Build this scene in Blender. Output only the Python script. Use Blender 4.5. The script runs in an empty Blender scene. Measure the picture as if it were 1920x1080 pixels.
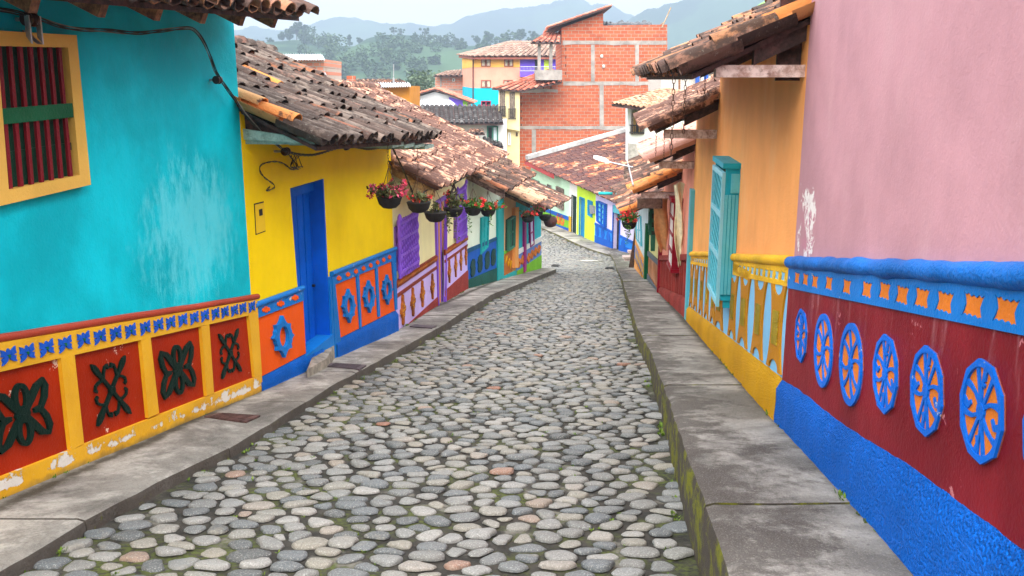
SKY_LOW, SKY_TOP, EXPO, HAZE = .84, 2.1, 1.42, .00088
import bpy, bmesh, math, random
from mathutils import Vector, noise
random.seed(7)
rnd = random.uniform
C = bpy.context.scene.collection
V = Vector
# ------------------------------------------------------------------ camera model (used to survey the place from the photo)
FOC = 1700.0
TP = 0.2206
CP = 1 / math.sqrt(1 + TP * TP); SP = TP * CP
def ray(px, py):
    x = (px - 960) / FOC; y = (540 - py) / FOC
    return V((x, CP + y * SP, -SP + y * CP))
SL = 0.147
def G(y):                                   # height of the street's surface along its run
    if y < 38: return -1.7 - SL * y
    z = -1.7 - SL * 38
    if y < 48:
        k = y - 38
        return z - SL * (k - k * k / 20)
    return z - SL * 5
def ground(px, py, h=0.0):                  # where a pixel's ray meets the street (+h)
    d = ray(px, py); t = 1.0
    hf = h if callable(h) else (lambda y: h)
    lo, hi = 0.5, 400
    for _ in range(60):
        t = (lo + hi) / 2; p = d * t
        if p.z > G(p.y) + hf(p.y): lo = t
        else: hi = t
    return d * t
HL = 0.10
def HLf(y):
    return .085 if y < 8 else (.085 + (y - 8) * .008 if y < 16 else .15)
YSTEP = 22.0
def HR(y):
    pts = [(0, .42), (3.5, .40), (8, .30), (13, .22), (YSTEP, .20), (YSTEP + .01, .10), (60, .10)]
    for (a, p), (b, q) in zip(pts, pts[1:]):
        if y <= b: return p + (q - p) * max(0, (y - a) / (b - a))
    return .10
# ------------------------------------------------------------------ mesh building
class MB:
    def __init__(s): s.v = []; s.f = []; s.m = []
    def add(s, vs, fs, mi=0):
        o = len(s.v); s.v += [tuple(p) for p in vs]
        s.f += [tuple(i + o for i in f) for f in fs]; s.m += [mi] * len(fs)
    def prism(s, a, b, mi=0):
        n = len(a)
        s.add(list(a) + list(b), [tuple(range(n)), tuple(range(2 * n - 1, n - 1, -1))] +
              [(i, (i + 1) % n, n + (i + 1) % n, n + i) for i in range(n)], mi)
    def box(s, c, sz, ax=None, mi=0):
        x, y, z = ax or (V((1, 0, 0)), V((0, 1, 0)), V((0, 0, 1)))
        c = V(c); a, b, h = sz[0] / 2, sz[1] / 2, sz[2] / 2
        q = [c + x * i * a + y * j * b for i, j in ((-1, -1), (1, -1), (1, 1), (-1, 1))]
        s.prism([p - z * h for p in q], [p + z * h for p in q], mi)
    def tube(s, pts, r, n=8, mi=0, caps=True):
        pts = [V(p) for p in pts]; rs = r if isinstance(r, (list, tuple)) else [r] * len(pts)
        vs = []; ref = None
        for i, p in enumerate(pts):
            t = (pts[min(i + 1, len(pts) - 1)] - pts[max(i - 1, 0)])
            t = t.normalized() if t.length > 1e-9 else V((0, 0, 1))
            if ref is None: ref = V((0, 0, 1)) if abs(t.z) < .9 else V((1, 0, 0))
            a = t.cross(ref).normalized(); b = a.cross(t)
            ref = b
            for k in range(n):
                w = 2 * math.pi * k / n
                vs.append(p + (a * math.cos(w) + b * math.sin(w)) * rs[i])
        fs = [(i * n + k, i * n + (k + 1) % n, (i + 1) * n + (k + 1) % n, (i + 1) * n + k) for i in range(len(pts) - 1) for k in range(n)]
        if caps: fs += [tuple(range(n - 1, -1, -1)), tuple(range((len(pts) - 1) * n, len(pts) * n))]
        s.add(vs, fs, mi)
    def lathe(s, c, prof, n=20, mi=0, wob=0):
        c = V(c); vs = []
        for r, z in prof:
            for k in range(n):
                w = 2 * math.pi * k / n; rr = r * (1 + wob * math.sin(3 * w + z * 9))
                vs.append(c + V((rr * math.cos(w), rr * math.sin(w), z)))
        fs = [(i * n + k, i * n + (k + 1) % n, (i + 1) * n + (k + 1) % n, (i + 1) * n + k) for i in range(len(prof) - 1) for k in range(n)]
        fs += [tuple(range(n - 1, -1, -1)), tuple(range((len(prof) - 1) * n, len(prof) * n))]
        s.add(vs, fs, mi)
    def build(s, name, mats, parent=None, smooth=None, loc=None):
        me = bpy.data.meshes.new(name)
        L = V(loc) if loc is not None else (parent_world(parent) if parent else V((0, 0, 0)))
        me.from_pydata([(p[0] - L.x, p[1] - L.y, p[2] - L.z) for p in s.v], [], s.f)
        for m in (mats if isinstance(mats, (list, tuple)) else [mats]): me.materials.append(m)
        if any(s.m): me.polygons.foreach_set('material_index', s.m)
        if smooth is not None:
            me.polygons.foreach_set('use_smooth', [True] * len(me.polygons))
            me.set_sharp_from_angle(angle=math.radians(smooth))
        if len(s.f) < 60000:
            bm = bmesh.new(); bm.from_mesh(me); bmesh.ops.recalc_face_normals(bm, faces=bm.faces[:]); bm.to_mesh(me); bm.free()
        me.update()
        o = bpy.data.objects.new(name, me); C.objects.link(o)
        if parent: o.parent = parent
        elif loc is not None: o.location = L
        return o
def parent_world(o):
    L = V((0, 0, 0))
    while o: L += o.location; o = o.parent
    return L
def tag(o, label=None, cat=None, group=None, kind=None):
    if label: o['label'] = label
    if cat: o['category'] = cat
    if group: o['group'] = group
    if kind: o['kind'] = kind
    return o
def thing(name, label, cat, loc, group=None):
    o = bpy.data.objects.new(name, None); C.objects.link(o); o.location = V(loc); o.empty_display_size = .2
    return tag(o, label, cat, group)
# ------------------------------------------------------------------ walls: u along the wall (near to far), z up, d out towards the street
class Wall:
    def __init__(s, p0, p1, side):
        s.p0 = V((p0[0], p0[1], 0)); s.p1 = V((p1[0], p1[1], 0)); s.u = (s.p1 - s.p0).normalized(); s.L = (s.p1 - s.p0).length
        s.n = V((s.u.y, -s.u.x, 0)) if side == 'L' else V((-s.u.y, s.u.x, 0))
    def pt(s, u, z, d=0.0): return s.p0 + s.u * u + s.n * d + V((0, 0, z))
    def px(s, x, y, d=0.0):
        r = ray(x, y); k = (s.p0 + s.n * d).dot(s.n) / r.dot(s.n); p = r * k
        return ((p - s.p0).dot(s.u), p.z)
    def pxs(s, L, d=0.0): return [s.px(x, y, d) for x, y in L]
    def perp(s, x, y, u):                   # meet the plane across the wall at u -> (d, z)
        r = ray(x, y); k = (s.p0 + s.u * u).dot(s.u) / r.dot(s.u); p = r * k
        return ((p - s.p0).dot(s.n), p.z)
    def line(s, a, b, d=0.0):               # straight line through two pixels -> z(u)
        (u0, z0), (u1, z1) = s.px(*a, d), s.px(*b, d)
        return lambda u: z0 + (z1 - z0) * (u - u0) / (u1 - u0)
    def slab(s, mb, uz, d0, d1, mi=0): mb.prism([s.pt(u, z, d1) for u, z in uz], [s.pt(u, z, d0) for u, z in uz], mi)
    def band(s, mb, f0, f1, u0, u1, d0, d1, mi=0, n=1):   # strip between two lines
        us = [u0 + (u1 - u0) * i / n for i in range(n + 1)]
        s.slab(mb, [(u, f0(u)) for u in us] + [(u, f1(u)) for u in reversed(us)], d0, d1, mi)
    def rod(s, mb, pts, r, n=10, mi=0): mb.tube([s.pt(*p) for p in pts], r, n, mi)
    def ubox(s, mb, u0, u1, z0, z1, d0, d1, mi=0): s.slab(mb, [(u0, z0), (u1, z0), (u1, z1), (u0, z1)], d0, d1, mi)
def plan_on(a, b, px):                      # plan point of the line a-b seen in pixel column px
    k = (px - 960) / FOC / 0.982
    t = (k * a.y - a.x) / ((b.x - a.x) - k * (b.y - a.y))
    return a + (b - a) * t
class Loc:                                  # a little local frame on a wall for ornaments
    def __init__(s, W, c, su, sz, shear=0.0): s.W, s.c, s.su, s.sz, s.k = W, c, su, sz, shear
    def at(s, a, b): return (s.c[0] + a * s.su, s.c[1] + b * s.sz + a * s.su * s.k)
    def poly(s, mb, pts, d0, d1, mi=0): s.W.slab(mb, [s.at(*p) for p in pts], d0, d1, mi)
    def stroke(s, mb, pts, w, d0, d1, mi=0, closed=False):
        n = len(pts); ws = w if isinstance(w, (list, tuple)) else [w] * n
        L, R = [], []
        for i, p in enumerate(pts):
            a = pts[(i - 1) % n] if (closed or i) else pts[i]; b = pts[(i + 1) % n] if (closed or i < n - 1) else pts[i]
            tx, ty = b[0] - a[0], b[1] - a[1]; l = math.hypot(tx, ty) or 1
            nx, ny = -ty / l, tx / l
            L.append((p[0] + nx * ws[i] / 2, p[1] + ny * ws[i] / 2)); R.append((p[0] - nx * ws[i] / 2, p[1] - ny * ws[i] / 2))
        if not closed: s.poly(mb, L + R[::-1], d0, d1, mi); return
        A = [s.W.pt(*s.at(*p), d1) for p in L]; B = [s.W.pt(*s.at(*p), d1) for p in R]
        A0 = [s.W.pt(*s.at(*p), d0) for p in L]; B0 = [s.W.pt(*s.at(*p), d0) for p in R]
        fs = []
        for i in range(n):
            j = (i + 1) % n
            fs += [(i, j, n + j, n + i), (i, 2 * n + i, 2 * n + j, j), (n + i, n + j, 3 * n + j, 3 * n + i)]
        mb.add(A + B + A0 + B0, fs, mi)
    def annulus(s, mb, outer, inner, d0, d1, mi=0):        # same number of points
        n = len(outer)
        A = [s.W.pt(*s.at(*p), d1) for p in outer]; B = [s.W.pt(*s.at(*p), d1) for p in inner]
        A0 = [s.W.pt(*s.at(*p), d0) for p in outer]; B0 = [s.W.pt(*s.at(*p), d0) for p in inner]
        fs = []
        for i in range(n):
            j = (i + 1) % n
            fs += [(i, j, n + j, n + i), (i, 2 * n + i, 2 * n + j, j), (n + i, n + j, 3 * n + j, 3 * n + i)]
        mb.add(A + B + A0 + B0, fs, mi)
def ell(rx, ry, n=20, cx=0, cy=0, a0=0.0, a1=2 * math.pi, end=False):
    m = n if not end else n - 1
    return [(cx + rx * math.cos(a0 + (a1 - a0) * i / m), cy + ry * math.sin(a0 + (a1 - a0) * i / m)) for i in range(n)]
def cell_with_hole(W, mb, cell, hole, d0, d1, mi=0):      # cell: TL TR BR BL; hole: closed outline, star shaped
    il = min(range(len(hole)), key=lambda i: hole[i][0]); ir = max(range(len(hole)), key=lambda i: hole[i][0])
    n = len(hole)
    def walk(a, b):
        r = [a]
        while r[-1] != b: r.append((r[-1] + 1) % n)
        return [hole[i] for i in r]
    p1, p2 = walk(ir, il), walk(il, ir)                   # counter-clockwise outline: p1 runs over the top, p2 under
    TL, TR, BR, BL = cell
    mL = ((TL[0] + BL[0]) / 2, (TL[1] + BL[1]) / 2); mR = ((TR[0] + BR[0]) / 2, (TR[1] + BR[1]) / 2)
    W.slab(mb, [mL, TL, TR, mR] + p1, d0, d1, mi)
    W.slab(mb, [mR, BR, BL, mL] + p2, d0, d1, mi)
# ------------------------------------------------------------------ materials
def nt(name):
    m = bpy.data.materials.new(name); m.use_nodes = True
    t = m.node_tree; b = t.nodes['Principled BSDF']
    return m, t, b
def N(t, typ, **kw):
    n = t.nodes.new(typ)
    for k, v in kw.items():
        if k.startswith('i_'):
            key = k[2:]; n.inputs[int(key) if key.isdigit() else key.replace('_', ' ')].default_value = v
        else: setattr(n, k, v)
    return n
def pos(t): return t.nodes.new('ShaderNodeNewGeometry')
def rgba(c): return (c[0], c[1], c[2], 1)
def mixc(t, fac, a, b, mode='MIX'):
    n = N(t, 'ShaderNodeMix', data_type='RGBA', blend_type=mode)
    for key, v in (('Factor', fac), ('A', a), ('B', b)):
        sock = [i for i in n.inputs if i.name == key and i.enabled][0] if key == 'Factor' else [i for i in n.inputs if i.name == key and i.type == 'RGBA'][0]
        if isinstance(v, bpy.types.NodeSocket): t.links.new(v, sock)
        elif key == 'Factor': sock.default_value = v
        else: sock.default_value = rgba(v)
    return [o for o in n.outputs if o.type == 'RGBA'][0]
def math_(t, op, a, b=0.5, clamp=False):
    n = N(t, 'ShaderNodeMath', operation=op, use_clamp=clamp)
    for i, v in enumerate((a, b)):
        if isinstance(v, bpy.types.NodeSocket): t.links.new(v, n.inputs[i])
        else: n.inputs[i].default_value = v
    return n.outputs[0]
def noise_(t, scale, detail=4, rough=.55, vec=None, stretch=None, dist=0):
    n = N(t, 'ShaderNodeTexNoise'); n.inputs['Scale'].default_value = scale; n.inputs['Detail'].default_value = detail
    n.inputs['Roughness'].default_value = rough; n.inputs['Distortion'].default_value = dist
    v = vec or pos(t).outputs['Position']
    if stretch:
        k = N(t, 'ShaderNodeVectorMath', operation='MULTIPLY'); t.links.new(v, k.inputs[0]); k.inputs[1].default_value = stretch; v = k.outputs[0]
    t.links.new(v, n.inputs['Vector'])
    return n.outputs['Fac']
def ramp(t, v, a, b):                        # smooth 0..1 between a and b
    n = N(t, 'ShaderNodeMapRange', interpolation_type='SMOOTHSTEP', clamp=True); t.links.new(v, n.inputs[0])
    n.inputs[1].default_value = a; n.inputs[2].default_value = b
    return n.outputs[0]
def bump(t, b, h, dist=.01, strength=1.0):
    n = N(t, 'ShaderNodeBump'); n.inputs['Strength'].default_value = strength; n.inputs['Distance'].default_value = dist
    t.links.new(h, n.inputs['Height']); t.links.new(n.outputs[0], b.inputs['Normal'])
def dotm(t, vec, c):                         # position . vec - c
    n = N(t, 'ShaderNodeVectorMath', operation='DOT_PRODUCT'); t.links.new(pos(t).outputs['Position'], n.inputs[0]); n.inputs[1].default_value = vec
    return math_(t, 'SUBTRACT', n.outputs['Value'], c)
def paint(name, col, rough=.6, var=.10, streak=.10, fine=.004, chips=0.0, chip=(.62, .58, .52), coarse=0.0, fade=None):
    m, t, b = nt(name); c = col
    n1 = noise_(t, 1.3, 5, .6); n2 = noise_(t, 1.0, 4, .6, stretch=(4.5, 4.5, .55)); n3 = noise_(t, 14, 5, .65)
    dk = tuple(x * (1 - var * 1.6) for x in col); lt = tuple(min(1, x * (1 + var) + .012 * var) for x in col)
    o = mixc(t, ramp(t, n1, .3, .7), dk, lt)
    o = mixc(t, math_(t, 'MULTIPLY', ramp(t, n2, .48, .75), streak * 2.2, True), o, tuple(x * .68 for x in col))
    o = mixc(t, math_(t, 'MULTIPLY', ramp(t, n3, .55, .75), .25 * var / .1, True), o, tuple(x * .8 for x in col))
    if fade:
        o = mixc(t, math_(t, 'MULTIPLY', ramp(t, noise_(t, .9, 6, .65, stretch=(2, 2, .9)), .5, .68), .55, True), o, fade)
    if chips:
        k = noise_(t, 7, 8, .7); k2 = noise_(t, .8, 2)
        k = math_(t, 'ADD', k, math_(t, 'MULTIPLY', k2, .25))
        o = mixc(t, ramp(t, k, .80 - chips * .1, .815 - chips * .1), o, chip)
    t.links.new(o, b.inputs['Base Color']); b.inputs['Roughness'].default_value = rough
    b.inputs['Specular IOR Level'].default_value = .08
    h = noise_(t, 60, 4, .6)
    h = math_(t, 'ADD', h, math_(t, 'MULTIPLY', noise_(t, 5, 3), 2.0))
    if coarse:
        v = N(t, 'ShaderNodeTexNoise'); v.inputs['Scale'].default_value = 75; v.inputs['Detail'].default_value = 4
        t.links.new(pos(t).outputs['Position'], v.inputs['Vector'])
        h = math_(t, 'MULTIPLY', ramp(t, v.outputs['Fac'], .35, .7), 3.0)
        bump(t, b, h, coarse)
    else: bump(t, b, h, fine)
    return m
def flat(name, col, rough=.6, metal=0.0, var=.15, sc=8, bmp=.003, spec=.4):
    m, t, b = nt(name)
    o = mixc(t, ramp(t, noise_(t, sc, 5, .65), .3, .7), tuple(x * (1 - var * 1.5) for x in col), tuple(min(1, x * (1 + var)) for x in col))
    t.links.new(o, b.inputs['Base Color']); b.inputs['Roughness'].default_value = rough; b.inputs['Metallic'].default_value = metal
    b.inputs['Specular IOR Level'].default_value = spec
    if bmp: bump(t, b, noise_(t, sc * 6, 4), bmp)
    return m
def wood(name, col, dark):
    m, t, b = nt(name)
    o = mixc(t, ramp(t, noise_(t, 3, 6, .7, stretch=(4, 4, 4)), .35, .65), col, dark)
    o = mixc(t, ramp(t, noise_(t, 25, 4, .7), .5, .75), o, tuple(x * .6 for x in dark))
    t.links.new(o, b.inputs['Base Color']); b.inputs['Roughness'].default_value = .8
    bump(t, b, noise_(t, 40, 4), .004)
    return m
def tiles(name, stops, lichen=(.22, .20, .17), lich=.4, dark=(.05, .035, .03), drk=.5, moss=0.0, sc=5.0):
    m, t, b = nt(name)
    g = pos(t)
    r = N(t, 'ShaderNodeValToRGB'); t.links.new(g.outputs['Random Per Island'], r.inputs[0])
    el = r.color_ramp.elements
    while len(el) < len(stops): el.new(.5)
    for e, (p, c) in zip(el, stops): e.position = p; e.color = rgba(c)
    o = r.outputs[0]
    k = math_(t, 'ADD', noise_(t, sc, 6, .7), math_(t, 'MULTIPLY', noise_(t, .7, 3), .35))
    o = mixc(t, math_(t, 'MULTIPLY', ramp(t, k, .72 - .3 * drk, .84 - .3 * drk), .9, True), o, dark)
    o = mixc(t, math_(t, 'MULTIPLY', ramp(t, noise_(t, 26, 5, .75), .72 - .25 * lich, .80 - .2 * lich), .75, True), o, lichen)
    if moss: o = mixc(t, ramp(t, noise_(t, 3.3, 4), .75 - moss * .2, .85 - moss * .2), o, (.07, .075, .03))
    t.links.new(o, b.inputs['Base Color']); b.inputs['Roughness'].default_value = .9; b.inputs['Specular IOR Level'].default_value = .2
    bump(t, b, noise_(t, 45, 5, .7), .012)
    return m
def brick(name, plane, c1, c2, mort, w=.42, h=.22, gap=.018, patch=0.0, off=(0, 0)):
    m, t, b = nt(name); s = N(t, 'ShaderNodeSeparateXYZ'); t.links.new(pos(t).outputs['Position'], s.inputs[0])
    cb = N(t, 'ShaderNodeCombineXYZ')
    t.links.new(s.outputs[0 if plane == 'x' else 1], cb.inputs[0]); t.links.new(s.outputs[2], cb.inputs[1])
    br = N(t, 'ShaderNodeTexBrick'); t.links.new(cb.outputs[0], br.inputs['Vector'])
    br.inputs['Scale'].default_value = 1; br.inputs['Brick Width'].default_value = w; br.inputs['Row Height'].default_value = h
    br.inputs['Mortar Size'].default_value = gap; br.inputs['Mortar Smooth'].default_value = .15; br.inputs['Bias'].default_value = -.1
    br.inputs['Color1'].default_value = rgba(c1); br.inputs['Color2'].default_value = rgba(c2); br.inputs['Mortar'].default_value = rgba(mort)
    o = mixc(t, math_(t, 'MULTIPLY', ramp(t, noise_(t, 1.2, 6, .7), .45, .75), .45), br.outputs['Color'], tuple(x * .55 for x in c1))
    o = mixc(t, ramp(t, noise_(t, 5.5, 5, .75), .66 - patch, .72 - patch), o, mort)
    t.links.new(o, b.inputs['Base Color']); b.inputs['Roughness'].default_value = .9
    bump(t, b, math_(t, 'SUBTRACT', noise_(t, 20, 4), math_(t, 'MULTIPLY', br.outputs['Fac'], 2.0)), .02)
    return m
# ------------------------------------------------------------------ palette
TEAL = paint('teal_paint', (.0005, .51, .63), .55, .14, .10)
YEL = paint('yellow_paint', (.96, .67, .0), .55, .05, .05)
CREAM = paint('cream_paint', (.84, .78, .42), .6, .05, .06)
MINTW = paint('mint_white_paint', (.74, .84, .70), .6, .05, .06)
PEACH = paint('peach_paint', (.82, .46, .22), .6, .06, .08)
TURQ = paint('turquoise_paint', (.03, .45, .55), .6, .08, .08)
PINK = paint('pink_paint', (.53, .275, .315), .6, .09, .06, fine=.0022, fade=(.57, .325, .355))
ORANGE = paint('orange_wall_paint', (.97, .40, .125), .6, .06, .08, fade=(.97, .50, .21))
SALMON = paint('salmon_paint', (.85, .35, .24), .6, .08, .1)
DADOY = paint('mustard_paint', (.74, .38, .008), .5, .08, .1, chips=.0)
RED = paint('brick_red_paint', (.36, .022, .003), .45, .12, .12, chips=.05, chip=(.75, .55, .45))
CORD = paint('cordon_red_paint', (.36, .05, .025), .35, .1, .05)
GREEN = paint('dark_green_paint', (.004, .018, .013), .35, .1, .05)
FLOWERB = paint('flower_blue_paint', (.012, .09, .50), .4, .15, .05)
BLUE = paint('blue_paint', (.006, .17, .56), .4, .1, .08, chips=.02)
DOORB = paint('door_blue_paint', (.002, .11, .62), .4, .14, .12)
ROUGHB = paint('rough_blue_plaster', (.002, .17, .80), .5, .12, .06, coarse=.009)
VERM = paint('vermilion_paint', (.82, .10, .004), .5, .05, .06)
LILAC = paint('lilac_paint', (.56, .44, .85), .55, .06, .06)
PURPLE = paint('purple_paint', (.24, .10, .64), .45, .1, .05)
MAROON = paint('maroon_paint', (.20, .010, .017), .45, .18, .16, chips=.025, chip=(.45, .15, .17))
DKRED = paint('dark_red_paint', (.22, .03, .015), .5, .1, .05)
ORN = paint('ornament_brown_paint', (.36, .10, .012), .5, .3, .05)
STARO = paint('ornament_orange_paint', (.70, .19, .022), .5, .12, .05)
BLUEC = paint('worn_blue_cornice', (.005, .15, .56), .4, .22, .1, fine=.012, chips=.03, chip=(.30, .45, .68))
MEDB = paint('medallion_blue_paint', (.004, .13, .62), .4, .1, .1, chips=.03, chip=(.5, .5, .5))
ROUGHY = paint('rough_yellow_plaster', (.98, .47, .002), .5, .10, .04, coarse=.009)
CORY = paint('cornice_yellow_paint', (.84, .47, .012), .45, .14, .12, fine=.010)
OCHRE = paint('ochre_paint', (.46, .19, .006), .5, .08, .06)
SKYB = paint('sky_blue_paint', (.21, .50, .78), .5, .06, .08, chips=.02)
ROUGHO = paint('rough_gold_plaster', (.62, .45, .03), .5, .3, .05, coarse=.02)
SHUT = paint('shutter_teal_paint', (.12, .50, .60), .45, .1, .12)
SHUTD = paint('shutter_inner_teal_paint', (.015, .34, .46), .45, .1, .12)
FRAMEY = paint('window_yellow_paint', (.78, .47, .10), .5, .08, .12)
BARR = paint('bar_red_paint', (.20, .012, .02), .4, .15, .1)
INNERG = paint('inner_green_paint', (.012, .06, .035), .4, .2, .1)
WHITE = paint('white_paint', (.82, .82, .80), .6, .05, .08)
LIME = paint('lime_paint', (.56, .80, .05), .6, .05, .06)
LIMEG = paint('grass_green_paint', (.20, .52, .03), .6, .1, .06)
MINT = paint('mint_paint', (.56, .82, .62), .6, .05, .06)
PALELIL = paint('pale_lilac_paint', (.66, .60, .88), .6, .05, .06)
MIDB = paint('mid_blue_paint', (.02, .22, .70), .5, .08, .06)
DEEPB = paint('deep_blue_paint', (.01, .10, .48), .5, .08, .06)
DGREEN = paint('deep_green_paint', (.008, .12, .05), .5, .15, .08)
TEALG = paint('teal_green_paint', (.02, .38, .40), .5, .1, .08)
RUST = paint('rust_orange_paint', (.48, .15, .03), .6, .1, .08)
ORTRIM = paint('orange_trim_paint', (.85, .36, .10), .6, .06, .06)
MAGENTA = paint('magenta_paint', (.35, .02, .20), .5, .1, .05)
CORAL = paint('coral_red_paint', (.55, .075, .06), .55, .14, .14, coarse=.012)
CRIM = paint('crimson_paint', (.26, .008, .02), .35, .1, .08)
PALEY = paint('pale_yellow_paint', (.82, .76, .33), .6, .05, .06)
PALEBL = paint('pale_blue_paint', (.62, .76, .82), .6, .06, .1)
GREYP = paint('slate_grey_paint', (.12, .15, .18), .55, .1, .05)
PLASTER = flat('bare_plaster', (.62, .58, .53), .9, 0, .2, 20, .006)
WOODB = wood('beam_wood', (.30, .23, .19), (.06, .035, .028))
WOODP = wood('pale_beam_wood', (.72, .58, .53), (.34, .20, .16))
WOODG = wood('green_white_board', (.34, .50, .45), (.20, .30, .26))
WOODD = wood('soffit_wood', (.10, .045, .04), (.025, .015, .013))
RAFT = wood('rafter_wood', (.36, .17, .07), (.10, .04, .025))
DARK = flat('dark_interior', (.008, .008, .009), .7, 0, .2, 4, 0)
BLACK = flat('black_rubber', (.012, .012, .013), .5, 0, .3, 20, .002)
CLAYBR = flat('insulator_clay', (.05, .018, .014), .3, 0, .3, 20, .001)
STEEL = flat('galvanised_steel', (.42, .43, .45), .45, .7, .2, 15, .002)
ZINC = flat('corrugated_zinc', (.60, .63, .66), .5, .1, .15, 4, .002)
RUSTI = flat('rusty_chain', (.09, .045, .03), .85, .2, .35, 40, .002)
CONC = flat('cast_concrete', (.36, .34, .31), .9, 0, .2, 6, .01)
GLASS = flat('window_glass', (.05, .06, .07), .12, 0, .2, 3, 0, .6)
CURT = flat('curtain_cloth', (.62, .56, .44), .9, 0, .2, 6, .004)
FRAMEG = paint('window_green_paint', (.05, .20, .14), .5, .1, .06)
IRON = flat('wrought_iron', (.015, .015, .016), .5, .3, .3, 20, .002)
# tiles
T_DARK = tiles('dark_old_tiles', [(0, (.045, .032, .028)), (.3, (.085, .055, .045)), (.55, (.13, .10, .085)), (.8, (.19, .15, .125)), (.93, (.17, .07, .05)), (1, (.30, .12, .06))], lich=.62, drk=.42)
T_NEW = tiles('fresh_orange_tiles', [(0, (.62, .21, .05)), (.6, (.70, .27, .08)), (1, (.55, .30, .13))], lich=.2, drk=.06, dark=(.075, .04, .035))
T_CREAM = tiles('mottled_salmon_tiles', [(0, (.52, .27, .18)), (.5, (.64, .38, .27)), (1, (.50, .22, .13))], lich=.16, drk=.56, dark=(.070, .034, .030), sc=6.5)
T_MIX = tiles('mixed_red_tiles', [(0, (.10, .06, .05)), (.35, (.24, .12, .09)), (.6, (.42, .16, .08)), (.8, (.55, .30, .20)), (1, (.60, .40, .28))], lich=.35, drk=.45, sc=3)
T_LIGHT = tiles('light_salmon_tiles', [(0, (.42, .24, .15)), (.5, (.52, .34, .22)), (1, (.38, .17, .10))], lich=.1, drk=.05)
T_FAR = tiles('far_street_tiles', [(0, (.07, .035, .035)), (.3, (.22, .07, .05)), (.55, (.48, .14, .05)), (.8, (.56, .24, .12)), (1, (.56, .38, .26))], lich=.3, drk=.56, sc=.6, dark=(.085, .045, .045))
T_PINK = tiles('pink_tiles', [(0, (.60, .30, .24)), (.6, (.70, .38, .30)), (1, (.62, .42, .34))], lich=.15, drk=.0)
T_RED = tiles('clean_red_tiles', [(0, (.46, .13, .08)), (.6, (.56, .18, .12)), (1, (.60, .28, .20))], lich=.05, drk=.0)
T_BLK = tiles('black_weathered_tiles', [(0, (.025, .025, .027)), (.6, (.06, .058, .06)), (1, (.13, .125, .12))], lich=.35, drk=.3)
T_GREYR = tiles('pale_brown_tiles', [(0, (.27, .17, .13)), (.6, (.33, .22, .175)), (1, (.38, .28, .22))], lich=.1, drk=.05)
T_A = tiles('verge_old_tiles', [(0, (.06, .04, .035)), (.35, (.16, .09, .07)), (.6, (.30, .15, .10)), (.85, (.42, .19, .09)), (1, (.55, .30, .18))], lich=.5, drk=.34, sc=4)
BR_UP = brick('hollow_brick', 'x', (.42, .085, .032), (.54, .135, .055), (.40, .31, .25), .50, .235, .018, .02)
BR_LOW = BR_UP
BR_PALE = brick('far_pale_brick', 'x', (.62, .24, .16), (.70, .30, .20), (.55, .42, .36), .6, .26, .03, .05)
# ------------------------------------------------------------------ tiled roofs
def tile(mb, B, T, side, nor, r0, r1, seg=6, thick=.014, up=True, mi=0):
    vs = []; s = 1 if up else -1
    for P, r in ((B, r0), (T, r1)):
        for rr in (r, r - thick):
            for k in range(seg + 1):
                w = math.pi * k / seg
                vs.append(P + side * (math.cos(w) * rr) + nor * (math.sin(w) * rr * .72 * s))
    n = seg + 1; fs = []
    for k in range(seg):
        fs += [(k, k + 1, 2 * n + k + 1, 2 * n + k), (n + k + 1, n + k, 3 * n + k, 3 * n + k + 1), (k + 1, k, n + k, n + k + 1), (2 * n + k, 2 * n + k + 1, 3 * n + k + 1, 3 * n + k)]
    fs += [(0, 2 * n, 3 * n, n), (seg, n + seg, 3 * n + seg, 2 * n + seg)]
    mb.add(vs, fs, mi)
def tile_field(mb, E0, E1, R0, R1, sp=.23, row=.36, r=.105, jit=1.0, special=None, chan=True, seg=6, sag=0.0):
    P = lambda a, b: (E0 * (1 - a) + E1 * a) * (1 - b) + (R0 * (1 - a) + R1 * a) * b - V((0, 0, sag * math.sin(math.pi * a) * math.sin(math.pi * min(1, max(0, b)))))
    le = ((E1 - E0).length + (R1 - R0).length) / 2; ls = ((R0 - E0).length + (R1 - E1).length) / 2
    nc = max(2, round(le / sp)); nr = max(2, round(ls / row))
    for i in range(nc):
        side0 = (P((i + 1) / nc, .5) - P(i / nc, .5)).normalized()
        cj = rnd(-.02, .02) * jit; off = rnd(-.30, .30) * min(1, jit)
        for j in range(nr):
            mi = special(i, j, nc, nr) if special else 0
            a = (i + .5) / nc
            o_ = off + rnd(-.10, .10) * jit; B = P(a, (j + (o_ if j else 0)) / nr - (.25 if j == 0 else .06) / nr * rnd(.5, 1.5)); T = P(a, min(1.01, (j + 1.12 + (o_ if j < nr - 1 else 0) + (.25 if j == 0 else 0)) / nr))
            ax = (T - B).normalized(); nor = side0.cross(ax).normalized()
            if nor.z < 0: nor = -nor
            B = B + side0 * (rnd(-.016, .016) * jit + cj) + nor * (.022 + rnd(-.006, .014) * jit); T = T + side0 * (rnd(-.016, .016) * jit + cj) + nor * (.004 + rnd(-.004, .006) * jit)
            tile(mb, B, T, side0, nor, r * rnd(.96, 1.08), r * .84, seg, mi=mi)
            if chan:
                a2 = (i) / nc
                B2 = P(a2, (j - (.10 if j == 0 else .0)) / nr) + side0 * rnd(-.01, .01); T2 = P(a2, (j + 1.05) / nr)
                tile(mb, B2 + nor * .035, T2 + nor * .015, side0, nor, r * .95, r * 1.02, 4, up=False, mi=mi)
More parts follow.
